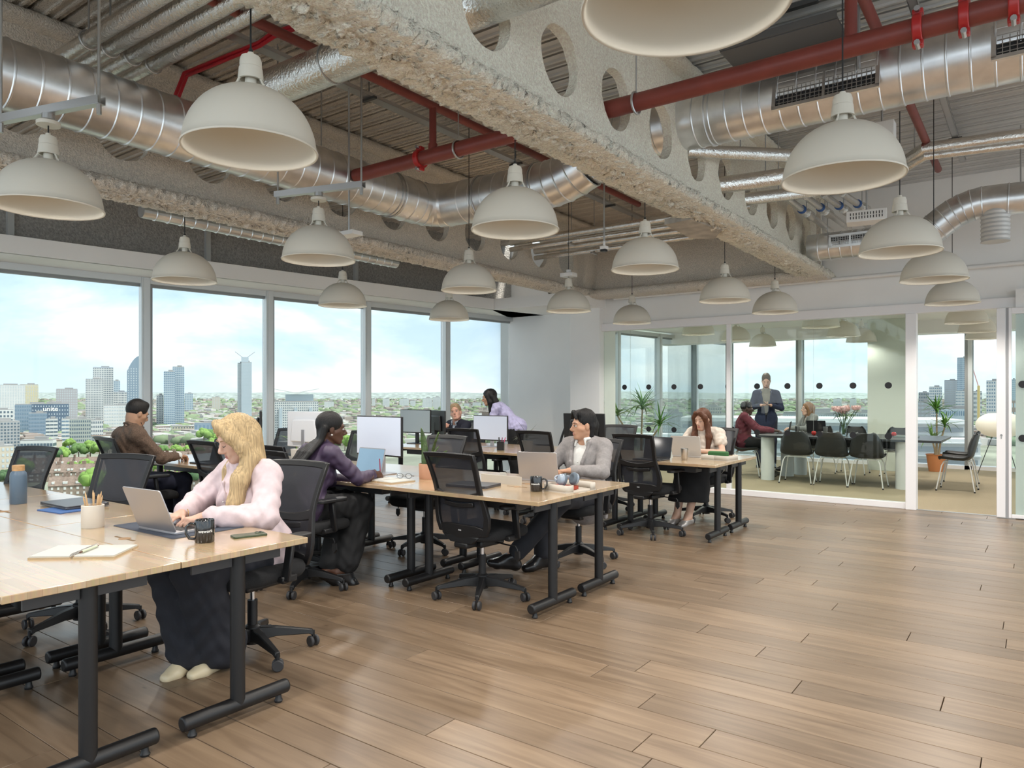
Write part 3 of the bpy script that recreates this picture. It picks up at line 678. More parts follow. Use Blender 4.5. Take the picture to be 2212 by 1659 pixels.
for i, (x, y, d) in enumerate([(-4.36, 11.04, 'in the meeting room behind the left panes, nearest the glass'), (-4.30, 12.65, 'in the meeting room beside the slim partition post'), (-4.38, 14.45, 'in the meeting room above the standing man'),
                        (-2.49, 10.90, 'in the meeting room over the chairs, nearest the glass'), (-2.57, 12.80, 'in the meeting room over the black table'), (-2.57, 14.30, 'in the meeting room before the square column'),
                        (-.76, 11.38, 'seen through the doorway, nearest the glass'), (-.74, 13.14, 'seen through the doorway, middle of three'), (-.76, 14.83, 'seen through the doorway, by the rear windows')]):
    o = place(lt, (x, y, LZ), 0, 'cream dome pendant lamp '+d, group='meeting room dome pendants')
    record(o, 'short_cord', 2.765)
    for c_ in kids(o):
        if c_.type == 'LIGHT':
            md = bpy.data.lights.get('meeting_light')
            if md is None: md = c_.data.copy(); md.name = 'meeting_light'; md.energy = 38
            c_.data = md
            if i == 5: c_.data = md.copy(); c_.data.energy = 9
# ceiling roses on struts, junction box
for i, (x, y) in enumerate(((-4.13, 1.61), (-4.16, 3.37))):
    z = 2.80; o = thing('lamp_strut', ['galvanised strut carrying a lamp rose by the window-side duct', 'galvanised strut carrying a lamp rose at the duct bend'][i], 'strut', (x, y, z))
    MB().lathe([(0, -.03), (.055, -.03), (.055, -.012), (.035, 0), (0, 0)], 28).build('lamp_rose', cream, o)
    MB().cyl((0, 0, 0), (0, 0, .03), .03, n=16).build('rose_box', steel, o)
    d = Vector((.36, .10, 0)); MB().beam(-d, d, .04, .004).beam(-d+Vector((-.005, .02, .02)), d+Vector((-.005, .02, .02)), .004, .04).beam(-d+Vector((.005, -.02, .02)), d+Vector((.005, -.02, .02)), .004, .04).build('channel', steel, o, loc=(0, 0, .03))
    for s_ in (-1, 1): MB().cyl(d*s_*.95, (d.x*s_*.95, d.y*s_*.95, CEIL-z), .007, n=6).cyl(d*s_*.95+Vector((0, 0, -.02)), d*s_*.95+Vector((0, 0, .03)), .012, n=6).build('threaded_rod', steel, o)
o = MB().box((0, 0, 0), (.16, .12, .045)).cyl((0, 0, .02), (0, 0, .06), .03, n=12).build('junction_box', wplast, bevel=.004, loc=(-4.36, 7.11, LZ+.415)); tag(o, 'square white junction box on the cord above a pendant', 'junction box')
# small ceiling devices
def hung(name, b, mat, p, label, cat, z1=CEIL):
    o = thing(name, label, cat, p); b.build('housing', mat, o, bevel=.004); MB().cyl((0, 0, 0), (0, 0, z1-p[2]), .008, n=8).build('drop_rod', steel, o); return o
hung('emergency_light', MB().box((0, 0, -.02), (.20, .11, .035)), wplast, AF(754, 500, 5.7), 'white box emergency light hung under the spiral duct', 'emergency light')
o = hung('sensor', MB().box((0, 0, -.01), (.06, .06, .03)).cyl((0, 0, -.02), (0, 0, .05), .012, n=8), wplast, AF(1305, 533, 6.6), 'small white motion sensor on a rod below the deck', 'sensor')
MB().box((0, -.005, -.035), (.05, .05, .02)).build('sensor_eye', blackp, o)
o = hung('air_unit', MB().box((0, 0, 0), (.36, .22, .11)), wplast, AF(1872, 470, 7.2), 'white slotted ventilation box before the grille duct', 'vent box')
o.rotation_euler = (0, 0, R(8)); g = MB()
for i in range(12):
    for j in range(2): g.box((-.14+.0255*i, -.111, .02-.035*j), (.008, .004, .026))
tag(g.build('slots', M('slot_dark', (.03, .03, .03), .6), o, smooth=False), kind='stuff')
hung('emergency_light', MB().box((0, 0, 0), (.18, .12, .16)), wplast, AF(1905, 290, 5.5), 'white box light behind the pendant below the grille duct', 'emergency light')
for i, yy in enumerate((-1.6, 2.1, 6.2)):
    p = along(W0, yy, .3, HEAD-.012); single(MB().lathe([(0, 0), (.022, 0), (.022, .012), (0, .012)], 14, p).cyl(p+Vector((0, 0, -.03)), p, .005, n=6), 'ceiling_sprinkler', wplast, ['small white sprinkler head in the soffit over the wide window', 'small white sprinkler head in the soffit behind a pendant', 'small white sprinkler head in the soffit by the corner wall'][i], 'sprinkler')
# ================================================================== desks
def wood_mat(name, dark, light, rough):
    m = bpy.data.materials.new(name); m.use_nodes = True; nt = m.node_tree; N = nt.nodes.new; Lk = nt.links.new; b = nt.nodes['Principled BSDF']
    tc = N('ShaderNodeTexCoord'); br = N('ShaderNodeTexBrick'); br.inputs['Scale'].default_value = 1; br.inputs['Mortar Size'].default_value = .0006
    br.inputs['Brick Width'].default_value = .38; br.inputs['Row Height'].default_value = .045; br.offset = .37
    br.inputs['Color1'].default_value = (*dark, 1); br.inputs['Color2'].default_value = (*light, 1); br.inputs['Mortar'].default_value = (*[x*.72 for x in dark], 1)
    Lk(tc.outputs['Object'], br.inputs['Vector'])
    mp = N('ShaderNodeMapping'); mp.inputs['Scale'].default_value = (3, 40, 8); no = N('ShaderNodeTexNoise'); no.inputs['Scale'].default_value = 2; no.inputs['Detail'].default_value = 5
    Lk(tc.outputs['Object'], mp.inputs[0]); Lk(mp.outputs[0], no.inputs['Vector'])
    mx = N('ShaderNodeMixRGB'); mx.blend_type = 'MULTIPLY'; mx.inputs[0].default_value = .35; Lk(br.outputs[0], mx.inputs[1]); Lk(no.outputs['Color'], mx.inputs[2])
    hs = N('ShaderNodeHueSaturation'); hs.inputs['Value'].default_value = 1.18; Lk(mx.outputs[0], hs.inputs['Color']); Lk(hs.outputs[0], b.inputs['Base Color'])
    b.inputs['Roughness'].default_value = rough; b.inputs['Specular IOR Level'].default_value = .8; b.inputs['Coat Weight'].default_value = .8; b.inputs['Coat Roughness'].default_value = .16
    MATS[name] = m; return m
dtop = wood_mat('rubberwood_top', (.42, .29, .16), (.51, .37, .22), .24)
blk = M('black_powder_coat', (.008, .008, .009), .45)
blk2 = M('dark_grey_metal', (.045, .045, .047), .5)
DH = .735
def make_desk(L, D=.6):
    t = thing('desk', 'light wood desk with black T legs', 'desk', (0, 0, 0))
    MB().box((0, 0, DH-.013), (L-.003, D-.003, .026)).build('desktop', dtop, t, bevel=.0025, seg=2)
    for s_ in (-1, 1):
        x = s_*(L/2-.09)
        MB().cyl((x, 0, .06), (x, 0, DH-.03), .031, n=18).build('leg', blk, t)
        fb = MB().cyl((x, -.25, .062), (x, .25, .062), .031, n=18).build('foot_bar', blk, t, bevel=.008, seg=2)
        for q in (-1, 1): MB().lathe([(0, 0), (.017, 0), (.019, .008), (.015, .014), (.012, .034), (0, .034)], 12, (x, q*.205, 0)).build('levelling_foot', blackp, fb)
        MB().box((x, 0, DH-.026-.028), (.012, .42, .056)).build('leg_bracket', blk2, t)
    MB().box((0, .0, DH-.05), (L-.2, .04, .04)).build('crossbar', blk, t)
    MB().box((0, .0, DH-.026-.045), (L*.5, .16, .07)).build('cable_basket', blk2, t, bevel=.004, seg=1)
    return t
protoA = tree(make_desk(1.25)); protoC = tree(make_desk(1.10))
first = {1: True, 2: True}
def desk(px, L, xr, yc, label):
    which = 1 if L > 1.2 else 2
    place(protoA if which == 1 else protoC, (xr-L/2, yc, 0), 0, label, first=first[which], group='light wood desks in rows'); first[which] = False
A_X, B_X, C_X = -2.67, -2.42, -2.38
for k, (near, far) in enumerate((('light wood desk with the open spiral notebook, end of the front row', 'light wood desk where the blonde woman types on a silver laptop'),
                                 ('light wood desk beyond the spiral notebook desk in the front row', 'light wood desk carrying a closed laptop and blue-grey bottle'),
                                 ('light wood desk at the window end of the front row, camera side', 'light wood desk at the window end of the front row, far side'))):
    desk(0, 1.25, A_X-1.25*k, 1.205, near); desk(0, 1.25, A_X-1.25*k, 1.806, far)
for k, (near, far) in enumerate((('light wood desk with black mug and headphone tray, end of the middle row', 'light wood desk where the man in the grey jacket sits'),
                                 ('light wood desk where the woman in purple writes', 'light wood desk with the snake plant behind the writing woman\'s desk'),
                                 ('light wood desk between the brown-jacketed man and the woman in purple', 'light wood desk with a pale monitor in the middle row'),
                                 ('light wood desk where the man in the brown jacket types', 'light wood desk at the window end of the middle row'))):
    desk(0, 1.25, B_X-1.25*k, 3.90, near); desk(0, 1.25, B_X-1.25*k, 4.502, far)
for k, (near, far) in enumerate((('light wood desk with steel cup and green case, end of the back row', 'light wood desk where the woman in the cream blouse sits'),
                                 ('light wood desk before the black monitor in the back row', 'light wood desk carrying the black monitor in the back row'),
                                 ('light wood desk with the black pen pot in the back row', 'light wood desk beside the standing woman in lavender'),
                                 ('light wood desk with grey monitor at the window end of the back row', 'light wood desk where the man in the navy sweater sits'))):
    desk(0, 1.10, C_X-1.10*k, 6.745, near); desk(0, 1.10, C_X-1.10*k, 7.346, far)

# ================================================================== task chairs
chb = M('chair_black', (.0085, .0085, .0095), .45)
chm = M('chair_mesh', (.020, .022, .030), .5, alpha=.88, bump=.5, bscale=420, bdist=.004)
chs = M('chair_seat_fabric', (.012, .012, .013), .9, bump=.3, bscale=300)
chrome = M('chrome', (.75, .75, .76), .12, metal=1)
wheelm = M('caster_grey', (.035, .035, .038), .5)
def rrect(w, h, r, n=6):
    P = []
    for cx, cy, a0 in ((w/2-r, h/2-r, 0), (-w/2+r, h/2-r, 90), (-w/2+r, -h/2+r, 180), (w/2-r, -h/2+r, 270)):
        for k in range(n+1): a = R(a0+90*k/n); P.append((cx+r*math.cos(a), cy+r*math.sin(a)))
    return P
def backy(x, z):
    u = (z-.45)/.55
    return -.205-.145*u-.03*math.sin(math.pi*u)*-1+.36*x*x
def strip(pts, w, t, axis='x'):
    V = []; F = []
    for i, (x, z) in enumerate(pts):
        ww = w[i] if hasattr(w, '__len__') else w
        for a, b in ((-1, -1), (1, -1), (1, 1), (-1, 1)):
            xx, zz = (x+a*ww/2, z) if axis == 'x' else (x, z+a*ww/2)
            V.append((xx, backy(xx, zz)+b*t/2, zz))
    n = len(pts)
    for i in range(n-1):
        for k in range(4): l = (k+1) % 4; F.append((i*4+k, i*4+l, i*4+4+l, i*4+4+k))
    F += [(3, 2, 1, 0), tuple((n-1)*4+k for k in range(4))]
    b = MB(); b.add(V, F); return b
def make_task_chair():
    t = thing('task_chair', 'black mesh-back task chair', 'chair')
    for k in range(5):
        a = R(72*k+18); d = Vector((math.cos(a), math.sin(a), 0)); q = Vector((-d.y, d.x, 0))
        V = []; F = []
        for r_, zt, zb, w in ((.03, .145, .075, .030), (.12, .135, .085, .024), (.29, .098, .072, .017), (.315, .092, .06, .015)):
            for s_ in (-1, 1):
                V.append(d*r_+q*(s_*w)+Vector((0, 0, zb))); V.append(d*r_+q*(s_*w*.8)+Vector((0, 0, zt)))
        for i in range(3):
            o = i*4; n_ = o+4
            F += [(o, o+1, n_+1, n_), (o+3, o+2, n_+2, n_+3), (o+1, o+3, n_+3, n_+1), (o+2, o, n_, n_+2)]
        F += [(0, 2, 3, 1), (12, 13, 15, 14)]
        b = MB(); b.add(V, F); b.build('base_arm', chb, t, bevel=.004, seg=1)
        c = MB(); p = d*.315
        c.cyl(p+Vector((0, 0, .05)), p+Vector((0, 0, .085)), .009, n=8)
        cs = c.build('caster', chb, t)
        aa = a+.9*(k+1); ax = Vector((math.cos(aa), math.sin(aa), 0))
        for s_ in (-1, 1):
            MB().cyl(p+ax*(s_*.008)+Vector((0, 0, .029)), p+ax*(s_*.026)+Vector((0, 0, .029)), .029, n=16).build('wheel', wheelm, cs, bevel=.004, seg=1)
    MB().lathe([(0, .06), (.04, .06), (.045, .09), (.042, .15), (.03, .16), (0, .16)], 16).build('hub', chb, t)
    MB().cyl((0, 0, .15), (0, 0, .29), .026, n=16).build('gas_cylinder', chb, t)
    MB().cyl((0, 0, .28), (0, 0, .385), .014, n=12).build('piston', chrome, t)
    MB().box((0, 0, .385), (.20, .24, .05)).box((0, -.14, .385), (.12, .16, .04)).build('tilt_mechanism', chb, t, bevel=.012, seg=2)
    lv = MB().tube([(.09, .02, .385), (.20, .02, .378), (.27, .03, .376), (.285, .03, .36), (.287, .03, .335)], .005, 6).build('lever', chb, t)
    MB().prism([(-.016, 0), (.016, 0), (.02, -.045), (0, -.07), (-.02, -.045)], -.008, .008, Matrix.Translation((.287, .03, .345)) @ Matrix.Rotation(R(90), 4, 'X')).build('lever_paddle', chb, lv)
    V = rrect(.50, .48, .13)
    b = MB()
    rings = [(.80, -.035), (.95, -.030), (1.0, -.010), (1.0, .018), (.965, .034), (.80, .044), (.4, .047), (.02, .047)]
    n = len(V)
    vv = [(x*s_, y*s_+.03, .452+z+(.010*(1-abs(s_)) if z > .03 else 0)-(.018 if y*s_ > .17 else 0)*max(0, (y*s_-.17)/.07)) for s_, z in rings for x, y in V]
    ff = [(i*n+k, i*n+(k+1) % n, (i+1)*n+(k+1) % n, (i+1)*n+k) for i in range(len(rings)-1) for k in range(n)]+[tuple(range(n-1, -1, -1))]
    b.add(vv, ff); b.build('seat', chs, t, ang=70)
    # back
    for s_ in (-1, 1):
        zz = [.46, .52, .58, .66, .735, .80, .87, .94, 1.0]; xx = [.19, .218, .226, .214, .197, .198, .203, .209, .214]
        strip([(s_*x, z) for x, z in zip(xx, zz)], [.05, .045, .040, .036, .036, .034, .034, .034, .030], .026).build('back_side_rail', chb, t, bevel=.004, seg=1)
    hx = [-.21, -.14, -.07, 0, .07, .14, .21]
    strip([(x, .985+.006*(1-(x/.21)**2)) for x in hx], .034, .026, 'z').build('back_top_rail', chb, t, bevel=.005, seg=1)
    strip([(x*.93, .728-.028*(1-(x/.21)**2)) for x in hx], [.062, .05, .044, .042, .044, .05, .062], .026, 'z').build('back_mid_rail', chb, t, bevel=.005, seg=1)
    strip([(x*.92, .488-.012*(1-(x/.21)**2)) for x in hx], [.05, .085, .095, .098, .095, .085, .05], .024, 'z').build('back_lower_panel', chb, t, bevel=.005, seg=1)
    strip([(x*.62, .665-.012*(1-(x/.21)**2)) for x in hx], .03, .02, 'z').build('lumbar_bar', chb, t, bevel=.004, seg=1)
    def ms(z0, z1, w0, w1): return MB().grid(lambda u, v: ((u-.5)*2*(w0+(w1-w0)*v), backy((u-.5)*2*(w0+(w1-w0)*v), z0+(z1-z0)*v)+.008, z0+(z1-z0)*v), 10, 8)
    ms(.70, .985, .19, .205).build('back_mesh', chm, t); ms(.50, .72, .215, .19).build('lower_back_mesh', chm, t)
    MB().prism([(-.10, .40), (.10, .40), (.16, .45), (-.16, .45)], .185, .215, Matrix.Rotation(R(90), 4, 'X')).build('back_bracket', chb, t, bevel=.005, seg=1)
    MB().box((.0, backy(0, .49)-.0135, .487), (.028, .002, .009)).build('back_badge', M('badge_grey', (.35, .35, .36), .4), t)
    for s_ in (-1, 1):
        MB().box((s_*.262, .0, .435), (.045, .10, .035)).beam((s_*.285, .03, .43), (s_*.288, .0, .635), .052, .024, (0, 1, 0)).build('armrest_post', chb, t, bevel=.006, seg=1)
        MB().prism([(x+s_*.285, y+.0) for x, y in rrect(.085, .25, .035, 4)], .635, .66).build('armrest_pad', chb, t, bevel=.006, seg=2)
    return t
tct = tree(make_task_chair())
CH = [(-3.38, 2.30, 186, 'black mesh task chair in which the blonde woman sits'),
      (-4.56, 1.95, 197, 'empty black mesh task chair at the closed laptop desk, front row'),
      (-5.82, 1.90, 192, 'empty black mesh task chair behind the blue-grey bottle'),
      (-3.07, 3.88, -4, 'empty black mesh task chair facing the black mug desk, middle row'),
      (-4.25, 3.32, 0, 'black mesh task chair in which the woman in purple sits'),
      (-4.72, 3.60, 6, 'empty black mesh task chair beside the woman in purple'),
      (-5.52, 3.62, -3, 'empty black mesh task chair beside the brown-jacketed man'),
      (-6.70, 3.40, -6, 'black mesh task chair in which the brown-jacketed man sits'),
      (-3.08, 5.18, 176, 'black mesh task chair in which the man in the grey jacket sits'),
      (-4.42, 4.76, 184, 'empty black mesh task chair behind the snake plant'),
      (-6.80, 4.78, 178, 'empty black mesh task chair by the window behind the middle row'),
      (-5.72, 4.90, 176, 'empty black mesh task chair behind the big monitor of the middle row'),
      (-5.22, 6.56, 0, 'empty black mesh task chair before the pen pot desk, back row'),
      (-4.24, 6.56, -3, 'empty black mesh task chair behind the grey-jacketed man\'s laptop, back row'),
      (-3.10, 6.60, -6, 'empty black mesh task chair beside the grey-jacketed man, back row'),
      (-4.22, 7.82, 182, 'empty black mesh task chair behind the black monitor'),
      (-6.70, 8.02, 170, 'black mesh task chair in which the navy-sweatered man sits'),
      (-2.98, 7.78, 174, 'black mesh task chair in which the woman in the cream blouse sits'),
      (-5.62, 8.50, 122, 'empty black mesh task chair turned sideways by the white corner wall')]
for i, (x, y, a, l) in enumerate(CH):
    place(tct, (x, y, 0), R(a), l, first=(i == 0), group='black mesh task chairs')

# ================================================================== meeting room furniture
tabm = M('black_linoleum', (.030, .032, .034), .35)
wleg = M('white_lacquer', (.74, .76, .74), .35)
t = thing('meeting_table', 'long black-topped meeting table on white column legs', 'table', (-2.42, 12.5, 0))
poly = [(1.33, -.72), (1.33, .78)]+[(-1.02+.30*math.cos(a), .48+.30*math.sin(a)) for a in [R(90+18*k) for k in range(6)]]+[(-1.02+.30*math.cos(a), -.42+.30*math.sin(a)) for a in [R(180+18*k) for k in range(6)]]
MB().prism(poly, .695, .73).build('table_top', tabm, t, bevel=.004, seg=1)
MB().box((.15, .05, .62), (1.5, .5, .12)).build('cable_trough', tabm, t)
for x, y in ((-1.13, -.52), (-1.02, .22), (-.90, .60), (.84, -.56), (.80, -.05), (.76, .52)):
    MB().cyl((x, y, 0), (x, y, .70), .105, n=28).build('column_leg', wleg, t)
shell = M('black_shell', (.022, .024, .025), .45)
shellw = M('white_tube', (.76, .75, .72), .35)
def make_shell():
    t = thing('shell_chair', 'black moulded shell chair on white tube legs', 'chair')
    C = [(.215, .438, .19), (.20, .452, .205), (.12, .448, .225), (.02, .438, .232), (-.09, .437, .235), (-.155, .452, .235), (-.195, .50, .232), (-.215, .57, .225), (-.235, .66, .205), (-.25, .74, .175), (-.262, .795, .135), (-.266, .81, .10)]
    def fn(u, v):
        i = u*(len(C)-1); k = min(int(i), len(C)-2); f = i-k
        y, z, w = [C[k][j]*(1-f)+C[k+1][j]*f for j in range(3)]
        s_ = (v-.5)*2; x = w*math.sin(s_*math.pi/2)*1.0; e = abs(s_)**2.6
        up = .05*e*(1-max(0, (u-.5)*1.4)) if u < .5 else .018*e
        fw = .075*e*min(1, max(0, (u-.35)*3))*(1-max(0, u-.75)*2.0)
        return (x, y+fw, z+up)
    MB().grid(fn, 33, 18).build('shell', shell, t, solid=.008, ang=80)
    for sx in (-1, 1):
        for sy in (-1, 1):
            b = MB().tube([(sx*.10, sy*.12, .425), (sx*.155, sy*.15, .415), (sx*.185, sy*.175, .36), (sx*.235, sy*.235, .012)], .0085, 8).build('leg', shellw, t)
            MB().cyl((sx*.2355, sy*.2355, 0), (sx*.235, sy*.235, .02), .012, n=8).build('foot_cap', blackp, b)
    MB().tube([(-.15, .15, .416), (.15, .15, .416)], .008, 8).build('front_tie', shellw, t)
    MB().tube([(-.15, -.15, .416), (.15, -.15, .416)], .008, 8).build('rear_tie', shellw, t)
    return t
sct = tree(make_shell())
SC = [(-3.05, 11.87, 4, 'black shell chair before the black laptop at the meeting table'), (-2.53, 11.87, 2, 'black shell chair before the flower vase at the meeting table'), (-2.04, 11.88, 0, 'black shell chair before the red apple at the meeting table'),
      (-.93, 12.25, 88, 'black shell chair at the doorway end of the meeting table, nearer'), (-.96, 13.10, 90, 'black shell chair at the doorway end of the meeting table, farther'),
      (-4.02, 12.35, -78, 'black shell chair in which the man in burgundy sits'), (-3.20, 13.75, 160, 'black shell chair in which the woman in the grey blazer sits'),
      (-2.62, 13.80, 180, 'black shell chair beyond the flower vase across the table'), (-1.92, 13.80, 180, 'black shell chair beyond the table before the square column')]
for i, (x, y, a, l) in enumerate(SC): place(sct, (x, y, 0), R(a), l, first=(i == 0), group='black shell chairs')

# ================================================================== laptops, monitors
silver = M('silver_aluminium', (.46, .45, .47), .35, metal=.75)
sgrey = M('space_grey_aluminium', (.30, .30, .33), .38, metal=.7)
keysm = M('keyboard_black', (.02, .02, .022), .5)
screenm = M('screen_glass', (.03, .035, .045), .08, spec=.7)
scr_reflect = M('screen_painted_reflection', (.30, .36, .43), .12, spec=.8, emit=(.45, .55, .65), estr=.12)  # window reflection put into the colour, with a faint glow
def laptop(loc, rz, label, mat=silver, ang=108, w=.31, d=.215, scr=None, closed=False):
    t = thing('laptop', label, 'laptop', loc, rz)
    MB().prism(rrect(w, d, .012, 3), 0, .012).build('base', mat, t, bevel=.002, seg=1)
    if closed:
        MB().prism(rrect(w, d, .012, 3), .0125, .018).build('lid', mat, t, bevel=.002, seg=1); return t
    kb = MB()
    for r_ in range(5):
        for c_ in range(13): kb.box((-.126+.021*c_, .062-.0185*r_, .0128), (.018, .0155, .0016))
    tag(kb.build('keys', keysm, t, smooth=False), kind='stuff')
    MB().box((0, -.067, .0122), (.11, .06, .0008)).build('trackpad', sgrey, t)
    mt = Matrix.Translation((0, d/2-.004, .012)) @ Matrix.Rotation(R(90-ang), 4, 'X')
    ld_ = MB().prism(rrect(w, d, .012, 3), -.003, .003, mt @ Matrix.Translation((0, 0, d/2)) @ Matrix.Rotation(R(90), 4, 'X')).build('lid', mat, t, bevel=.0015, seg=1)
    MB().box((0, -.0034, d/2+.004), (w-.016, .0012, d-.024), mt).build('screen', scr or screenm, ld_)
    return t
def monitor(loc, rz, label, w=.545, h=.325, zc=1.04, back=False, mat=None, stand=blk, scr=None, tilt=0):
    t = thing('monitor', label, 'monitor', loc, rz); z0 = loc[2]
    mt = Matrix.Translation((0, 0, zc-z0)) @ Matrix.Rotation(R(tilt), 4, 'X')
    b = MB().box((0, .012, 0), (w, .024, h), mt).build('housing', mat or blk, t, bevel=.006, seg=2)
    MB().prism([(-w*.36, -h*.36), (w*.36, -h*.36), (w*.30, h*.28), (-w*.30, h*.28)], -.03, 0, mt @ Matrix.Translation((0, .024, 0)) @ Matrix.Rotation(R(90), 4, 'X')).build('rear_bulge', mat or blk, b, bevel=.012, seg=2)
    MB().box((0, -.0006, .002), (w-.014, .0014, h-.022), mt).build('screen', scr or screenm, b)
    MB().box((0, .045, (zc-z0)/2), (.05, .025, zc-z0)).build('stand_neck', stand, t, bevel=.004)
    MB().prism(rrect(.22, .17, .02, 3), 0, .009, Matrix.Translation((0, .03, 0))).build('stand_foot', stand, t, bevel=.002)
    return t
laptop((-3.345, 1.867, DH+.003), R(183), 'open silver laptop the blonde woman types on', silver, 112, scr=scr_reflect)
laptop((-4.52, 1.90, DH+.0065), R(180), 'closed silver-black laptop on the front row desk', M('dark_laptop', (.10, .10, .11), .35, metal=.6), closed=True, w=.345, d=.235)
laptop((-3.05, 4.60, DH), R(196), 'open silver laptop in front of the man in the grey jacket', silver, 105)
laptop((-4.30, 3.86, DH), R(-2), 'open laptop with blue-grey screen beside the woman in purple', silver, 104, scr=M('screen_blue', (.10, .16, .22), .2, emit=(.20, .32, .42), estr=.45))
laptop((-3.23, 3.98, DH), R(8), 'closed black laptop before the empty chair, middle row', M('dark_laptop'), closed=True, w=.33, d=.23)
laptop((-2.95, 7.24, DH), R(184), 'open silver laptop in front of the woman in the cream blouse', M('pale_silver', (.62, .61, .60), .4, metal=.4), 105)
laptop((-3.10, 6.62, DH), R(-6), 'open black laptop on the back row beside the steel cup', M('black_laptop', (.02, .02, .022), .4), 103)
laptop((-6.32, 3.83, DH), R(0), 'open dark laptop the brown-jacketed man types on', M('black_laptop'), 105)
monitor((-4.34, 4.12, DH), R(-4), 'large monitor with pale screen behind the woman in purple\'s laptop', .56, .325, 1.045, scr=M('screen_pale_reflection', (.46, .49, .56), .18, spec=.6, emit=(.5, .55, .66), estr=.22), stand=silver)  # switched-off screen: reflected windows painted as pale colour and glow
monitor((-5.45, 7.04, DH), R(0), 'monitor with pale screen in front of the woman in lavender', .53, .31, .972, scr=M('screen_pale_reflection'), stand=silver)
monitor((-6.66, 6.98, DH), R(2), 'monitor with grey screen in front of the man in the navy sweater', .53, .31, 1.03, scr=M('screen_grey', (.22, .25, .26), .2, emit=(.3, .36, .37), estr=.2))
monitor((AY(946, 912, 7.15).x, 7.15, DH), R(155), 'black-backed monitor beside the navy-sweatered man', .53, .31, 1.02)
monitor((-4.14, 7.10, DH), R(183), 'black monitor seen from behind near the grey-jacketed man\'s head', .52, .305, 1.02, tilt=-4)
monitor((AY(664, 925, 4.45).x, 4.45, DH), R(182), 'pale grey monitor seen from behind beyond the woman in purple', .53, .34, 1.05, mat=M('pale_plastic', (.66, .67, .70), .35), stand=silver)
monitor((AY(566, 925, 4.45).x, 4.45, DH), R(145), 'monitor seen edge-on beside the second window mullion', .53, .32, 1.06)
laptop((-3.02, 13.05, .73), R(180), 'open black laptop on the meeting table before the woman', M('black_laptop'), 108)
laptop((-3.48, 12.62, .73), R(-80), 'small open laptop the man in burgundy types on', M('black_laptop'), 100, .28, .19)

# ================================================================== small things on the desks
def textmesh(body, size, mat, name, parent, fmap):
    cu = bpy.data.curves.new('txt', 'FONT'); cu.body = body; cu.size = size; cu.align_x = 'CENTER'; cu.resolution_u = 3; cu.offset = size*.012
    ob = bpy.data.objects.new('txt', cu); me = bpy.data.meshes.new_from_object(ob)
    for v in me.vertices: v.co = fmap(v.co.x, v.co.y)
    bpy.data.objects.remove(ob); bpy.data.curves.remove(cu)
    o = bpy.data.objects.new(name, me); COL.objects.link(o); me.materials.clear(); me.materials.append(mat); o.parent = parent; return o
mugm = M('black_glaze', (.010, .010, .011), .12, coat=.5)
lett = M('white_print', (.80, .79, .76), .6)
def mug(loc, label, face, hdl):
    t = thing('mug', label, 'mug', loc)
    MB().lathe([(0, .004), (.036, .004), (.038, 0), (.041, .004), (.0415, .095), (.040, .098), (.0375, .095), (.037, .012), (0, .010)], 36).build('cup', mugm, t, ang=40)
    d = Vector((math.cos(hdl), math.sin(hdl), 0))
    MB().tube([d*.038+Vector((0, 0, .080)), d*.058+Vector((0, 0, .085)), d*.074+Vector((0, 0, .072)), d*.075+Vector((0, 0, .042)), d*.062+Vector((0, 0, .020)), d*.038+Vector((0, 0, .016))], .0062, 10).build('handle', mugm, t, ang=80)
    r_ = .0420
    textmesh('wework', .0185, lett, 'lettering', t, lambda x, y: Vector((r_*math.sin(face+x/r_), -r_*math.cos(face+x/r_), .046+y)))
    return t
def facing(x, y): return math.atan2(-x, y)      # turn so that local -y looks at the camera
mug((-2.955, 1.772, DH), 'black wework mug beside the blonde woman', facing(-2.955, 1.772)+R(5), facing(-2.955, 1.772)+R(185))
mug((-2.713, 4.010, DH), 'black wework mug beside the red book tray', facing(-2.713, 4.01)-R(10), facing(-2.713, 4.01)-R(15))
t = thing('water_bottle', 'blue-grey metal water bottle with wooden lid', 'bottle', (-4.888, 1.745, DH))
MB().lathe([(0, 0), (.041, 0), (.044, .004), (.044, .165), (.041, .182), (.032, .194), (.030, .200), (0, .200)], 32).build('flask', M('blue_grey_enamel', (.085, .13, .185), .4), t, ang=40)
MB().lathe([(0, .196), (.0325, .196), (.0325, .226), (.030, .229), (0, .229)], 28).build('lid', M('bamboo_lid', (.46, .27, .12), .5, var=.15, vscale=60), t)
t = thing('pencil_cup', 'cream pencil cup on the front row desks', 'pencil cup', (-3.725, 1.648, DH))
MB().lathe([(0, 0), (.048, 0), (.050, .003), (.050, .108), (.047, .110), (.046, .106), (.046, .01), (0, .008)], 36).build('cup', M('cream_ceramic', (.62, .57, .50), .5), t, ang=40)
pen = M('pencil_wood', (.58, .38, .20), .55)
for k in range(9):
    a = k*2.4; r0 = Vector((.012*math.cos(a), .012*math.sin(a), .012)); tip = Vector((.042*math.cos(a+.3), .042*math.sin(a+.3), .165+.012*math.sin(k*1.7)))
    u = (tip-r0).normalized(); o = thing('pencil', 'natural wood pencil standing in the cream cup', 'pencil', Vector((-3.725, 1.648, DH))+r0, group='pencils in the cream cup')
    MB().tube([(0, 0, 0), (tip-r0)-u*.018], .0038, 6).build('shaft', pen, o); MB().tube([(tip-r0)-u*.018, tip-r0-u*.004, tip-r0], [.0038, .0014, .0003], 6).build('point', pen, o)
o = MB().prism(rrect(.24, .16, .008, 3), 0, .006).build('folder', M('blue_card', (.04, .11, .30), .6), loc=(-4.40, 1.79, DH), bevel=.001); o.rotation_euler = (0, 0, R(6)); tag(o, 'blue card folder under the edge of the closed laptop', 'folder')
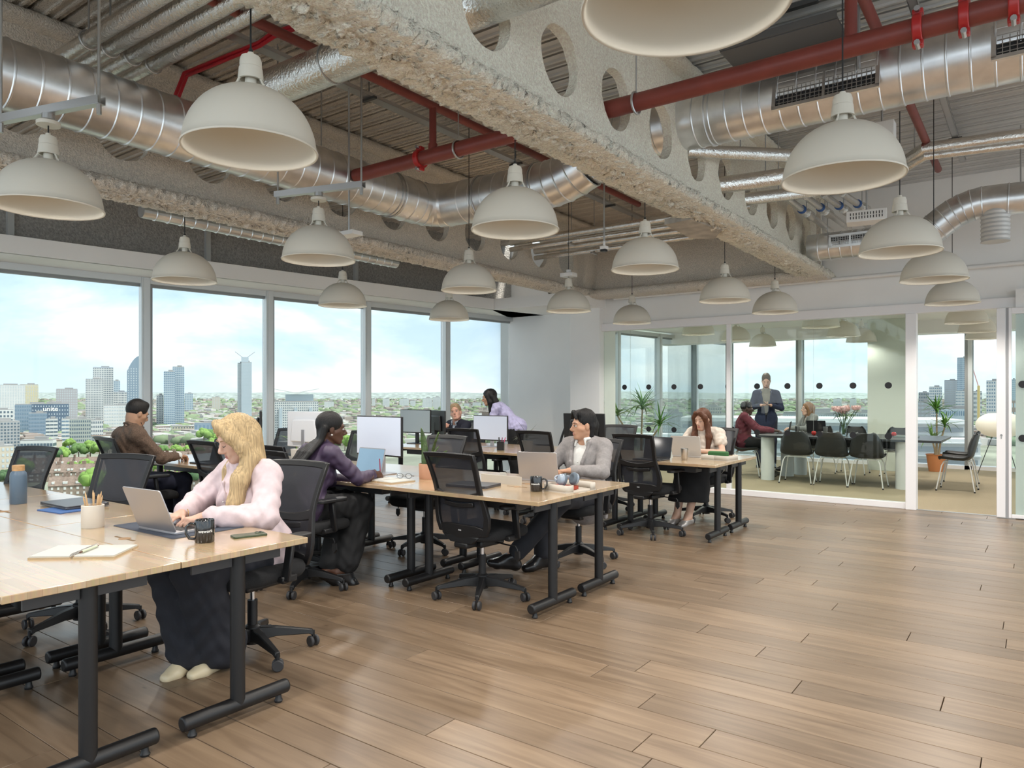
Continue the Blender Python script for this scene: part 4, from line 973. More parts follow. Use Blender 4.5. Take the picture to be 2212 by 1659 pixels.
o = MB().prism(rrect(.56, .36, .012, 3), 0, .003).build('desk_mat', M('blue_felt_mat', (.050, .060, .085), .9), loc=(-3.40, 1.90, DH)); tag(o, 'dark blue desk mat under the blonde woman\'s laptop', 'desk mat')
t = thing('phone', 'green phone lying face down beside the black mug', 'phone', (-2.915, 1.965, DH), R(-18))
MB().prism(rrect(.075, .15, .012, 4), 0, .008).build('body', M('phone_green', (.055, .075, .038), .35, metal=.2), t, bevel=.002)
MB().prism(rrect(.036, .036, .009, 3), .008, .0105, Matrix.Translation((-.014, .05, 0))).build('camera_plate', M('phone_green2', (.08, .10, .06), .3), t)
for q in ((-.022, .058), (-.022, .042), (-.006, .05)): MB().cyl((q[0], q[1], .0105), (q[0], q[1], .0122), .006, n=12).build('camera_lens', blackp, t)
kraft = M('kraft_cover', (.44, .33, .20), .8); paper = M('paper', (.52, .51, .47), .8)
t = thing('spiral_notebook', 'open spiral notebook on the front row desk', 'notebook', (-3.14, 1.36, DH), R(40))
for s_, nm in ((-1, 'left'), (1, 'right')):
    MB().box((s_*.085, 0, .003), (.158, .215, .006)).build('cover', kraft, t); MB().box((s_*.085, 0, .0085), (.152, .205, .006)).build('pages', paper, t)
g = MB()
for k in range(20): g.tube([(.009*math.cos(a), -.095+.01*k, .010+.009*math.sin(a)) for a in [R(36*j) for j in range(10)]], .0011, 4, closed=True)
tag(g.build('wire_binding', steel, t, smooth=False), kind='stuff')
o = thing('pen', 'pale green pen lying on the spiral notebook', 'pen', (-3.12, 1.37, DH+.0185), R(128))
MB().tube([(-.06, 0, 0), (.05, 0, 0)], .005, 10).build('barrel', M('pale_green', (.52, .56, .40), .4), o); MB().tube([(.05, 0, 0), (.07, 0, 0)], [.0045, .001], 10).build('tip', M('brown_tip', (.12, .05, .03), .4), o); MB().cyl((-.072, 0, 0), (-.06, 0, 0), .004, n=8).build('button', M('brown_tip'), o)
def slot(x, y, rz, label):
    t = thing('cable_flap', label, 'cable flap', (x, y, DH), rz)
    MB().box((0, 0, .0005), (.17, .012, .001)).build('slit', M('slit_dark', (.16, .10, .05), .8), t); MB().cyl((0, 0, 0), (0, 0, .0012), .026, n=20).build('finger_hole', M('slit_brown', (.30, .18, .09), .7), t)
slot(-3.31, 1.60, 0, 'cable slot beside the spiral notebook'); slot(-4.62, 1.58, 0, 'cable slot before the water bottle'); slot(-2.95, 4.12, 0, 'cable slot beside the black closed laptop'); slot(-2.98, 4.30, 0, 'cable slot before the grey-jacketed man\'s laptop')
# trays
def tray_box(loc, rz, label, w=.30, d=.23):
    t = thing('letter_tray', label, 'tray', loc, rz); m = M('cream_plastic', (.52, .47, .40), .5)
    MB().prism(rrect(w, d, .02, 4), 0, .006).build('tray_base', m, t)
    P = rrect(w, d, .025, 5); b = MB()
    P = [p for p in P if p[1] > -d/2+.03 or abs(p[0]) > w*.30]
    for s_ in (-1, 1):
        Q = [(s_*w*.28, -d/2+.004), (s_*(w/2-.02), -d/2+.004), (s_*(w/2-.004), -d/2+.024), (s_*(w/2-.004), d/2-.02), (s_*(w/2-.024), d/2-.004), (0, d/2-.004)]
        V = []
        for x, y in Q: V += [(x, y, 0), (x, y, .05)]
        bb = MB(); bb.add(V, [(2*i, 2*i+2, 2*i+3, 2*i+1) for i in range(len(Q)-1)]); bb.build('tray_wall', m, t, solid=.007)
    return t
tr = tray_box((-2.56, 4.19, DH), R(78), 'cream letter tray with red book and headphones')
o = MB().box((0, 0, .012), (.19, .13, .024)).build('book', M('red_cloth', (.36, .045, .02), .7), loc=(-2.60, 4.15, DH+.008), bevel=.002); o.rotation_euler = (0, 0, R(4)); tag(o, 'red cloth book lying in the cream tray', 'book')
t = thing('headphones', 'silver-blue over-ear headphones on the red book', 'headphones', (-2.56, 4.17, DH+.033), R(60))
hm = M('headphone_blue', (.30, .35, .42), .35, metal=.3); hp = M('headphone_pad', (.12, .15, .18), .9)
for s_ in (-1, 1):
    mt = Matrix.Translation((s_*.052, 0, .042)) @ Matrix.Rotation(R(90*s_), 4, 'Y') @ Matrix.Rotation(R(14), 4, 'Y')
    MB().lathe([(0, .022), (.022, .021), (.036, .014), (.041, 0), (.040, -.006)], 26, mtx=mt).build('ear_cup', hm, t, ang=80)
    MB().lathe([(.041, -.004), (.044, -.012), (.040, -.024), (.026, -.026), (.018, -.016), (0, -.014)], 26, mtx=mt).build('ear_pad', hp, t, ang=80)
MB().tube([(.075*math.cos(a), .10*math.sin(a)+.02, .03+.02*math.sin(a)) for a in [R(15*k) for k in range(13)]], .007, 8, flat=1.8).build('headband', hm, t)
tr = tray_box((-2.55, 7.02, DH), R(172), 'cream letter tray with the green case, back row')
o = MB().box((0, 0, .012), (.2, .15, .022)).build('paper_stack', paper, loc=(-2.55, 7.03, DH+.008)); tag(o, 'white stack of paper in the back row tray', 'paper')
o = MB().prism(rrect(.20, .085, .03, 4), 0, .052).build('pencil_case', M('green_fabric', (.035, .12, .035), .85), loc=(-2.555, 7.0, DH+.033), bevel=.014, seg=3); o.rotation_euler = (0, 0, R(5)); tag(o, 'green pencil case lying in the back row tray', 'case')
def steelcup(loc, label, h=.115):
    t = MB().lathe([(0, .003), (.028, 0), (.030, .003), (.038, h), (.0365, h), (.029, .008), (0, .008)], 26).build('steel_cup', M('brushed_steel', (.52, .50, .47), .28, metal=1), loc=loc); tag(t, label, 'cup')
steelcup((-2.828, 6.80, DH), 'steel tumbler on the back row desk beside the tray')
steelcup((-3.30, 12.80, .73), 'steel tumbler beside the black laptop on the meeting table'); steelcup((-2.86, 12.85, .73), 'steel tumbler behind the glass joint on the meeting table'); steelcup((-1.55, 13.0, .73), 'steel tumbler at the doorway end of the meeting table')
applem = M('red_apple', (.42, .015, .012), .25)
for i, (x, y, l) in enumerate(((-2.90, 12.25, 'red apple on the meeting table before the black laptop'), (-1.80, 12.6, 'red apple on the meeting table near the grey folder'))):
    t = thing('apple', l, 'apple', (x, y, .73)); MB().lathe([(0, .006), (.018, 0), (.034, .02), (.038, .042), (.030, .064), (.014, .070), (0, .062)], 20).build('fruit', applem, t, ang=80); MB().tube([(0, 0, .062), (.004, 0, .082)], .002, 6).build('stem', M('brown_tip'), t)
o = MB().prism(rrect(.33, .23, .01, 3), 0, .016).build('folder', M('grey_green', (.16, .20, .18), .6), loc=(-1.62, 12.55, .73)); tag(o, 'grey-green folder on the meeting table', 'folder')
# middle row papers, glasses, clip
t = thing('notebook', 'open kraft notebook the woman in purple writes in', 'notebook', (-3.93, 3.84, DH), R(-6))
MB().box((-.085, 0, .003), (.165, .23, .006)).box((.085, 0, .003), (.165, .23, .006)).build('cover', kraft, t); MB().box((-.085, 0, .0085), (.155, .215, .005)).build('left_pages', paper, t); MB().box((.085, 0, .0085), (.155, .215, .005)).build('right_pages', paper, t)
t = thing('glasses', 'black folded glasses lying on the open notebook', 'glasses', (-3.86, 3.93, DH+.012), R(25))
for s_ in (-1, 1):
    MB().tube([(s_*.034+.024*math.cos(a), 0, .022+.019*math.sin(a)) for a in [R(24*k) for k in range(15)]], .0016, 6, closed=True).build('rim', blackp, t); MB().tube([(s_*.058, 0, .026), (s_*.058, .06, .015), (s_*.02, .11, .003)], .0016, 6).build('temple', blackp, t)
MB().tube([(-.01, 0, .028), (.01, 0, .028)], .0016, 6).build('bridge', blackp, t)
t = thing('card_clip', 'small metal card clip near the grey-jacketed man\'s laptop', 'card clip', (-3.40, 4.56, DH), R(20))
MB().box((0, 0, .02), (.05, .004, .03)).build('card', paper, t); MB().box((0, 0, .004), (.06, .03, .008)).build('clip_base', steel, t)
o = MB().box((0, 0, .03), (.36, .012, .06)).build('cable_cover', M('cream_plastic'), loc=(-3.15, 4.20, DH)); tag(o, 'low cream cable cover strip along the middle row', 'cable cover')
# back row pen pot
t = thing('pen_pot', 'black square pen pot on the back row desk', 'pen pot', (-5.06, 6.74, DH), R(30))
for q in range(4): MB().box((0, -.038, .05), (.08, .004, .10), Matrix.Rotation(R(90*q), 4, 'Z')).build('pot_wall', blackp, t)
MB().box((0, 0, .003), (.078, .078, .006)).build('pot_base', blackp, t)
for k, (dx, dy, col, nm) in enumerate(((-.02, .01, (.02, .02, .02), 'black'), (.0, -.02, (.03, .03, .035), 'dark grey'), (.025, .015, (.55, .05, .16), 'pink'), (.02, -.01, (.25, .03, .10), 'purple'))):
    o = MB().tube([(0, 0, .007), (dx*1.4, dy*1.4, .15)], .005, 8).build('pen', M('pen_'+nm.replace(' ', '_'), col, .4), loc=(-5.06+dx*.5, 6.74+dy*.5, DH)); tag(o, nm+' pen standing in the black pen pot', 'pen')

# ================================================================== plants
leafm = M('leaf_green', (.085, .22, .035), .45, var=.35, vscale=9); leafm2 = M('leaf_pale', (.16, .30, .07), .45, var=.3, vscale=9)
def leaf_mesh(L, w, droop, seg=7):
    b = MB(); V = []; F = []
    for i in range(seg+1):
        u = i/seg; ww = w*math.sin(math.pi*min(1, .16+u*.84))**.8*(1-u*.35) if i < seg else .0006
        x = L*u*(1-.18*droop*u); z = L*(.05+.9*u*.25-droop*.65*u*u)
        V += [(x, -ww/2, z+ww*.18), (x, 0, z), (x, ww/2, z+ww*.18)]
    for i in range(seg):
        for k in range(2): F.append((i*3+k, i*3+k+1, i*3+k+4, i*3+k+3))
    b.add(V, F); return b
LEAF = {}
def leaves(parent, p, n, L, w, seed, mat=leafm, up=(.0, 1.2), droops=(.2, .7, 1.2)):
    rr = random.Random(seed)
    for k in range(n):
        dr = droops[k % len(droops)]; key = (L, w, dr, mat.name)
        if key not in LEAF: o = leaf_mesh(L, w, dr).build('leaf', mat, parent, ang=80); LEAF[key] = o.data
        else: o = bpy.data.objects.new('leaf', LEAF[key]); COL.objects.link(o); o.parent = parent
        el = up[0]+(up[1]-up[0])*rr.random()
        o.rotation_euler = (0, -el, k*2.39996+rr.random()*.5); o.location = Vector(p)+Vector((0, 0, rr.random()*.06)); s_ = .7+.45*rr.random(); o.scale = (s_, s_*.95, s_)
def dracaena(loc, label, heads, potm, potr, poth, seed):
    t = thing('potted_dracaena', label, 'plant', loc)
    MB().lathe([(0, 0), (potr*.75, 0), (potr, poth), (potr*1.06, poth), (potr*1.06, poth*1.03), (potr*.94, poth*1.03), (potr*.9, poth*.9), (0, poth*.88)], 28).build('pot', potm, t, ang=40)
    MB().cyl((0, 0, poth*.85), (0, 0, poth*.9), potr*.9, n=20).build('soil', M('soil', (.05, .035, .025), .95), t)
    for i, (x, y, z, n, L) in enumerate(heads):
        MB().tube([(x*.2, y*.2, poth*.8), (x*.5, y*.5, poth+(z-poth)*.5), (x, y, z)], [.02, .016, .012], 8).build('stem', M('cane', (.34, .27, .17), .8), t)
        leaves(t, (x, y, z-.02), n, L, .035, seed+i, leafm if i % 2 == 0 else leafm2)
terra = M('terracotta', (.55, .22, .085), .75)
dracaena((-1.46, 15.05, 0), 'tall green dracaena in a terracotta pot by the rear windows', [(.0, 0, 1.05, 46, .40), (-.06, -.08, .55, 32, .36), (.12, .05, .80, 30, .36)], terra, .17, .30, 3)
p = AY(1384, 882, 10.9)
dracaena((p.x, 10.9, 0), 'tall pale dracaena behind the left partition panes', [(.03, 0, p.z-.02, 44, .46), (-.40, -.05, 1.02, 28, .40), (.34, .0, .86, 26, .40)], M('cream_pot', (.62, .58, .5), .6), .2, .42, 11)
# snake plant in pink pot
t = thing('snake_plant', 'snake plant in a pinkish clay pot on the middle row', 'plant', (-3.80, 4.12, DH))
MB().lathe([(0, 0), (.060, 0), (.063, .004), (.066, .115), (.062, .117), (.058, .105), (0, .10)], 32).build('pot', M('pink_clay', (.56, .30, .19), .7), t, ang=40)
sn = M('snake_leaf', (.045, .085, .018), .45, var=.55, vscale=26, stretch=(.4, .4, 2.2))
for k, (x, y, h, lean, a) in enumerate(((-.025, 0, .30, -.06, .3), (.025, .01, .27, .07, 1.9), (.0, -.03, .18, -.02, .9), (.03, -.02, .16, .09, 2.6), (-.03, .03, .20, -.08, 2.2), (.045, .02, .13, .12, .2))):
    V = []; F = []; ca, sa = math.cos(a), math.sin(a)
    for i in range(9):
        u = i/8; w = .028*(math.sin(math.pi*(.18+.80*u))**.7) if i < 8 else .001
        c0 = Vector((x+lean*u*u, y+.02*u, .09+h*u))
        for q in (-1, 0, 1): V.append(c0+Vector((ca*q*w, sa*q*w, 0))+Vector((-sa, ca, 0))*(.008*(1-q*q)))
    for i in range(8):
        for q in range(2): F.append((i*3+q, i*3+q+1, i*3+q+4, i*3+q+3))
    b = MB(); b.add(V, F); b.build('leaf', sn, t, solid=.004, ang=80)
# small spidery plant in white pot, back row
t = thing('air_plant', 'spiky grey-green plant in a white tapered pot, back row', 'plant', (-4.72, 6.78, DH))
MB().lathe([(0, 0), (.055, 0), (.075, .12), (.07, .12), (.05, .01), (0, .01)], 24).build('pot', M('white_pot', (.72, .70, .66), .5), t)
leaves(t, (0, 0, .11), 22, .24, .012, 77, M('grey_leaf', (.16, .18, .12), .6), (-.1, 1.1), (.3, .9, 1.3))
# small arching grass in front of the window mullion, middle row
t = thing('grass_plant', 'small pale grass plant beside the empty window chair', 'plant', (AY(590, 960, 4.5).x+.22, 4.62, DH))
MB().lathe([(0, 0), (.05, 0), (.06, .10), (.055, .10), (0, .09)], 20).build('pot', M('white_pot'), t)
leaves(t, (0, 0, .09), 14, .26, .012, 5, leafm2, (.5, 1.3), (.4, 1.0))
# flowers on the meeting table
vg = glass_mat('vase_glass', (.90, .94, .93), .09)
t = thing('flower_vase', 'glass vase of pink protea flowers on the meeting table', 'vase', (-2.49, 12.42, .73))
MB().lathe([(0, .004), (.055, .004), (.062, .02), (.060, .16), (.045, .20), (.050, .215)], 28).build('vase', vg, t, ang=60)
rr = random.Random(5)
pk = M('protea_pink', (.66, .42, .40), .7, var=.3, vscale=30); pg = M('protea_leaf', (.10, .16, .07), .5)
for k in range(9):
    a = k*2.4; rad_ = .05+.16*(k % 3)/2; hx, hy, hz = rad_*math.cos(a), rad_*math.sin(a)*.7, .33+.08*rr.random()
    st = MB().tube([(.02*math.cos(a+2), .02*math.sin(a+2), .02), (hx*.35, hy*.35, .2), (hx, hy, hz)], .005, 6).build('stem', pg, t)
    fl = MB().lathe([(0, 0), (.02, .005), (.036, .03), (.034, .06), (.018, .075), (0, .078)], 12, (hx, hy, hz)).build('flower_head', pk, t)
    for j in range(9):
        b_ = 2*math.pi*j/9; MB().tube([(hx+.028*math.cos(b_), hy+.028*math.sin(b_), hz+.01), (hx+.05*math.cos(b_), hy+.05*math.sin(b_), hz+.05), (hx+.045*math.cos(b_), hy+.045*math.sin(b_), hz+.085)], [.012, .010, .002], 5, flat=.4).build('petal', pk, fl)
    leaves(st, (hx*.7, hy*.7, hz-.09), 3, .15, .035, 100+k, pg, (-.2, .5), (.6, 1.0))
# paper floor lamp
p = AY(2160, 918, 14.95); t = thing('paper_lamp', 'oval white paper lantern lamp on thin black legs by the rear windows', 'floor lamp', (p.x, 14.95, 0))
lp = [(.02, -.20)]+[(.36*math.cos(a), .225*math.sin(a)) for a in [R(-62+9.5*k) for k in range(14)]]+[(.02, .205)]
b = MB().lathe([(r_*(1+.006*((i % 2)*2-1)), z) for i, (r_, z) in enumerate(lp)], 36, (0, 0, p.z)); b.build('paper_shade', M('rice_paper', (.80, .78, .68), .8, emit=(1, .9, .7), estr=.12), t, ang=80)
for k in range(3): a = R(120*k+80); MB().tube([(.10*math.cos(a), .10*math.sin(a), p.z-.15), (.34*math.cos(a), .34*math.sin(a), .004)], .006, 6).build('leg', blackp, t)
MB().cyl((0, 0, p.z-.19), (0, 0, p.z+.22), .012, n=8).build('stem', blackp, t)
# ================================================================== people: smooth implicit surfaces meshed with surface nets
def surface_nets(f, lo, h):
    s = f < 0
    nx, ny, nz = f.shape
    cs = np.zeros((nx-1, ny-1, nz-1), np.int8)
    for i in (0, 1):
        for j in (0, 1):
            for k in (0, 1): cs += s[i:nx-1+i, j:ny-1+j, k:nz-1+k]
    ci = np.argwhere((cs > 0) & (cs < 8))
    if len(ci) == 0: return np.zeros((0, 3)), np.zeros((0, 4), int)
    idx = -np.ones(cs.shape, np.int32); idx[ci[:, 0], ci[:, 1], ci[:, 2]] = np.arange(len(ci))
    acc = np.zeros((len(ci), 3)); cnt = np.zeros(len(ci))
    cor = [(i, j, k) for i in (0, 1) for j in (0, 1) for k in (0, 1)]
    val = {c: f[ci[:, 0]+c[0], ci[:, 1]+c[1], ci[:, 2]+c[2]] for c in cor}
    for a in cor:
        for ax in range(3):
            if a[ax]: continue
            b = list(a); b[ax] = 1; b = tuple(b)
            va, vb = val[a], val[b]; m = (va < 0) != (vb < 0)
            t = np.where(m, va/np.where(m, va-vb, 1), 0)
            p = np.tile(np.array(a, float), (len(ci), 1)); p[:, ax] += t
            acc[m] += p[m]; cnt[m] += 1
    V = lo+(ci+acc/cnt[:, None])*h
    Q = []
    for ax in range(3):
        u, w = (ax+1) % 3, (ax+2) % 3
        sl0 = [slice(None)]*3; sl1 = [slice(None)]*3; sl0[ax] = slice(0, -1); sl1[ax] = slice(1, None)
        d = s[tuple(sl0)] != s[tuple(sl1)]
        e = np.argwhere(d); e = e[(e[:, u] > 0) & (e[:, w] > 0) & (e[:, u] < f.shape[u]-1) & (e[:, w] < f.shape[w]-1)]
        ins = s[tuple(sl0)][e[:, 0], e[:, 1], e[:, 2]]
        def g(du, dw):
            q = e.copy(); q[:, u] -= du; q[:, w] -= dw; return idx[q[:, 0], q[:, 1], q[:, 2]]
        q = np.stack([g(1, 1), g(0, 1), g(0, 0), g(1, 0)], 1)
        q[~ins] = q[~ins][:, ::-1]
        Q.append(q)
    return V, np.concatenate(Q)
def mesh_sdf(prims, h, fold=0.0, fscale=1.0):
    B = []
    for p in prims:
        if p[0] == 'c': r = max(p[3], p[4]); B += [np.array(p[1])-r, np.array(p[1])+r, np.array(p[2])-r, np.array(p[2])+r]
        elif p[0] == 'e': r = max(p[2]); B += [np.array(p[1])-r, np.array(p[1])+r]
    lo = np.min(B, 0)-.02-2*h; hi = np.max(B, 0)+.02+2*h
    n = np.ceil((hi-lo)/h).astype(int)+1
    f = np.full(n, .5, np.float32)
    ax = [(lo[i]+h*np.arange(n[i])).astype(np.float32) for i in range(3)]
    def box(a, b):
        s = []
        for i in range(3): s.append(slice(max(0, int((a[i]-lo[i])/h)), min(n[i], int((b[i]-lo[i])/h)+2)))
        return tuple(s)
    for p in prims:
        if p[0] in ('c', '-c'):
            a, b = np.array(p[1], float), np.array(p[2], float); ra, rb, k = p[3], p[4], p[5]; m = max(ra, rb)+k+.02
            s = box(np.minimum(a, b)-m, np.maximum(a, b)+m)
            X = ax[0][s[0]][:, None, None]; Y = ax[1][s[1]][None, :, None]; Z = ax[2][s[2]][None, None, :]
            ba = b-a; L = max(1e-9, float(ba@ba)); t = np.clip(((X-a[0])*ba[0]+(Y-a[1])*ba[1]+(Z-a[2])*ba[2])/L, 0, 1)
            d = np.sqrt((X-a[0]-t*ba[0])**2+(Y-a[1]-t*ba[1])**2+(Z-a[2]-t*ba[2])**2)-(ra+(rb-ra)*t)
        elif p[0] in ('e', '-e'):
            c, r, Rm, k = np.array(p[1], float), p[2], p[3], p[4]; m = max(r)+k+.02
            s = box(c-m, c+m)
            X = ax[0][s[0]][:, None, None]-c[0]; Y = ax[1][s[1]][None, :, None]-c[1]; Z = ax[2][s[2]][None, None, :]-c[2]
            if Rm is None: u, v, w = X, Y, Z
            else: u, v, w = [X*Rm[0][j]+Y*Rm[1][j]+Z*Rm[2][j] for j in range(3)]
            k0 = np.sqrt((u/r[0])**2+(v/r[1])**2+(w/r[2])**2); k1 = np.sqrt((u/r[0]**2)**2+(v/r[1]**2)**2+(w/r[2]**2)**2)+1e-6
            d = k0*(k0-1)/k1
        elif p[0] == 'cut':
            q, nn = p[1], p[2]
            d = (ax[0][:, None, None]-q[0])*nn[0]+(ax[1][None, :, None]-q[1])*nn[1]+(ax[2][None, None, :]-q[2])*nn[2]
            f = np.maximum(f, d.astype(np.float32)); continue
        else:
            f = p[1](ax[0][:, None, None], ax[1][None, :, None], ax[2][None, None, :], f).astype(np.float32); continue
        g = f[s]
        if p[0][0] == '-': d = -d; k = -k
        if k > 0: hh = np.maximum(k-np.abs(g-d), 0)/k; f[s] = np.minimum(g, d)-hh*hh*k*.25
        elif k < 0: hh = np.maximum(-k-np.abs(g-d), 0)/-k; f[s] = np.maximum(g, d)+hh*hh*-k*.25
        else: f[s] = np.minimum(g, d) if p[0][0] != '-' else np.maximum(g, d)
    if fold:
        X = ax[0][:, None, None]; Y = ax[1][None, :, None]; Z = ax[2][None, None, :]; q = fscale
        f = f+(fold*(np.sin(34*q*Z+9*q*X+3.0*np.sin(11*q*Y+7*q*X))+.6*np.sin(52*q*Y-27*q*Z+2.2*np.sin(19*q*X)))).astype(np.float32)
    return surface_nets(f, lo, h)
def sdf_object(name, prims, h, mat, parent, fold=0.0, fscale=1.0):
    V, Q = mesh_sdf(prims, h, fold, fscale)
    me = bpy.data.meshes.new(name); me.from_pydata(V.tolist(), [], Q.tolist()); me.shade_smooth()
    me.materials.append(mat); o = bpy.data.objects.new(name, me); COL.objects.link(o); o.parent = parent
    return o
v3 = lambda *a: np.array(a, float)
def nrm_(v): return v/np.linalg.norm(v)
def lerp(a, b, t): return a+(b-a)*t
SEAT = dict(pel=(0, 0, .59), chest=(0, .03, .93), neck=(0, .05, 1.05), head=(0, .09, 1.16), shR=(.175, .03, 1.005), shL=(-.175, .03, 1.005),
            elR=(.235, .14, .785), elL=(-.235, .14, .785), wrR=(.11, .36, .785), wrL=(-.11, .36, .785), hR=(-.1, 1, -.05), hL=(.1, 1, -.05), nR=(0, 0, -1), nL=(0, 0, -1), curlR=.5, curlL=.5,
            hipR=(.09, .02, .57), hipL=(-.09, .02, .57), knR=(.11, .43, .55), knL=(-.11, .43, .55), anR=(.12, .42, .10), anL=(-.12, .42, .10), toR=(.1, 1, 0), toL=(-.1, 1, 0), yaw=0, pitch=0, roll=0)
class Figure:
    def __init__(s, pose, fem=False, build=1.0):
        P = dict(SEAT); P.update(pose); s.fem = fem; s.b = build
        for k, v in P.items(): setattr(s, k, np.array(v, float) if isinstance(v, (tuple, list)) else v)
        s.up = nrm_(s.chest-s.pel); s.rt = nrm_(s.shR-s.shL); s.fw = nrm_(np.cross(s.up, s.rt)); s.rt = nrm_(np.cross(s.fw, s.up))
        s.TR = np.stack([s.rt, s.fw, s.up], 1)
        m = Matrix.Rotation(s.yaw, 3, 'Z') @ Matrix.Rotation(s.pitch, 3, 'X') @ Matrix.Rotation(s.roll, 3, 'Y')
        s.HR = np.array([[m[i][j] for j in range(3)] for i in range(3)])
    def H(s, x, y, z): return s.head+s.HR @ v3(x, y, z)
    def T(s, x, y, z, o=None): return (s.pel if o is None else o)+s.rt*x+s.fw*y+s.up*z
    def torso(s, g=0.0, hem=0.0, k=.06):
        b = s.b; L = np.linalg.norm(s.chest-s.pel); w = .88 if s.fem else 1.0
        P = [('e', s.pel+s.up*.0, (.158*b*(1.02 if s.fem else 1)+g, .118*b+g, .11+g), s.TR, k), ('e', lerp(s.pel, s.chest, .45), (.126*b*w+g, .095*b*w+g, .15+g), s.TR, k),
             ('e', s.chest-s.up*.05, (.142*b*w+g, .102*b*w+g, .15+g), s.TR, k), ('c', lerp(s.shL, s.shR, .06), lerp(s.shL, s.shR, .94), .046*b+g*.8, .046*b+g*.8, .04),
             ('c', lerp(s.neck, s.shR, .12), lerp(s.neck, s.shR, .75), .042+g*.5, .040+g*.5, .04), ('c', lerp(s.neck, s.shL, .12), lerp(s.neck, s.shL, .75), .042+g*.5, .040+g*.5, .04)]
        if s.fem:
            for q in (-1, 1): P.append(('e', s.T(q*.062, .070, -.085, s.chest), (.056+g*.7, .044+g*.7, .056+g*.7), s.TR, .04))
        if hem: P.append(('e', s.pel-s.up*hem*.5, (.165*b+g, .13*b+g, .10+hem*.5+g), s.TR, k))
        return P
    def arm(s, q, g=0.0, upto=1.0, gw=None):
        a, e, w = (s.shR, s.elR, s.wrR) if q > 0 else (s.shL, s.elL, s.wrL); m = .86 if s.fem else 1.0; gw = g if gw is None else gw
        P = [('c', a, e, .046*s.b*m+g*.75, .037*m+g*.75, .03), ('c', e, lerp(e, w, upto), .037*m+g*.75, lerp(.037, .025, upto)*m+gw*.75, .015)]
        return P
    def hand(s, q):
        w, d, n, curl = (s.wrR, s.hR, s.nR, s.curlR) if q > 0 else (s.wrL, s.hL, s.nL, s.curlL)
        d = nrm_(d); n = nrm_(n-d*(n@d)); sd = np.cross(d, n)*q      # towards the thumb side
        sc = .92 if s.fem else 1.0; P = [('c', w-d*.02, w+d*.02, .026*sc, .024*sc, .015)]
        for i, (off, ml, fl) in enumerate(((.030, .088, .072), (.010, .092, .080), (-.010, .088, .074), (-.029, .080, .058))):
            kn = w+d*ml*sc+sd*off*sc; P.append(('c', w+d*.025+sd*off*.5*sc, kn, .0145*sc, .0115*sc, .012))
            c = curl*(1+.12*i); dd = d+sd*(off*2.4); dd = nrm_(dd)
            m1 = kn+(dd*math.cos(c)+n*math.sin(c))*fl*.52*sc; m2 = m1+(dd*math.cos(2.0*c)+n*math.sin(2.0*c))*fl*.5*sc
            P += [('c', kn, m1, .0095*sc, .0085*sc, .004), ('c', m1, m2, .0085*sc, .0065*sc, .003)]
        tb = w+d*.030+sd*.028*sc; t1 = tb+nrm_(d*.7+sd*.75+n*.35)*.045*sc; t2 = t1+nrm_(d*.9+sd*.25+n*.5*curl)*.036*sc
        P += [('c', w+d*.015+sd*.012, tb, .017*sc, .015*sc, .012), ('c', tb, t1, .014*sc, .0105*sc, .006), ('c', t1, t2, .0105*sc, .008*sc, .004)]
        return P
    def leg(s, q, g=0.0, gk=None, ga=None, upto=1.0):
        h, k, a = (s.hipR, s.knR, s.anR) if q > 0 else (s.hipL, s.knL, s.anL); gk = g if gk is None else gk; ga = g if ga is None else ga
        return [('c', h, k, .088*s.b+g, .058*s.b+gk, .04), ('c', k, lerp(k, a, upto), .056*s.b+gk, lerp(.056, .038, upto)*s.b+ga, .025)]
    def foot(s, q, g=0.0):
        a, t = (s.anR, s.toR) if q > 0 else (s.anL, s.toL); t = nrm_(t); sd = nrm_(np.cross(t, v3(0, 0, 1))); dn = np.cross(sd, t)*-1
        dn = nrm_(np.cross(t, sd)); dn = dn if dn[2] < 0 else -dn
        heel = a-t*.035+dn*.055; ball = a+t*.115+dn*.068; toe = a+t*.165+dn*.072
        return [('c', a, heel, .036+g, .032+g, .02), ('c', a+t*.01, ball, .036+g, .027+g, .03), ('c', heel, ball, .028+g, .030+g, .02), ('c', ball-sd*.018, toe-sd*.012, .024+g, .017+g, .015), ('c', ball+sd*.018, toe+sd*.010, .024+g, .017+g, .015)]
    def headp(s, beard=0):
        H, R_ = s.H, s.HR; f = .95 if s.fem else 1.0
        P = [('e', H(0, -.014, .032), (.073*f, .092, .083), R_, .03), ('e', H(0, .022, -.036), (.057*f, .064, .074), R_, .03), ('c', H(-.012, .062, -.094), H(.012, .062, -.094), .019, .019, .02),
             ('c', H(-.034, .070, .020), H(.034, .070, .020), .014, .014, .015)]
        for q in (-1, 1):
            P += [('c', H(q*.038, .050, -.020), H(q*.048, .020, -.03), .020, .022, .015), ('c', H(q*.052, -.005, -.055), H(q*.022, .050, -.092), .018, .017, .02)]
            P += [('-e', H(q*.031, .094, .001), (.018, .014, .012), R_, .012), ('e', H(q*.076*f, -.008, -.008), (.009, .019, .031), R_, .006), ('c', H(q*.009, .094, -.036), H(q*.010, .088, -.036), .0085, .0075, .005)]
        P += [('c', H(0, .080, .010), H(0, .106, -.027), .0085, .0115, .010), ('c', H(0, .100, -.030), H(0, .090, -.040), .010, .008, .006), ('c', H(-.019, .078, -.060), H(.019, .078, -.060), .008, .008, .008), ('c', H(-.014, .077, -.069), H(.014, .077, -.069), .0085, .0085, .007)]
        nr = .048 if s.fem else .058
        P += [('c', H(0, -.030, -.045), s.neck-s.up*.02, nr, nr+.006, .03)]
        return P
    def body(s):
        P = s.torso(-.004)
        for q in (-1, 1): P += s.arm(q)+s.hand(q)+s.leg(q)+s.foot(q)
        return P+s.headp()
SKIN = {}
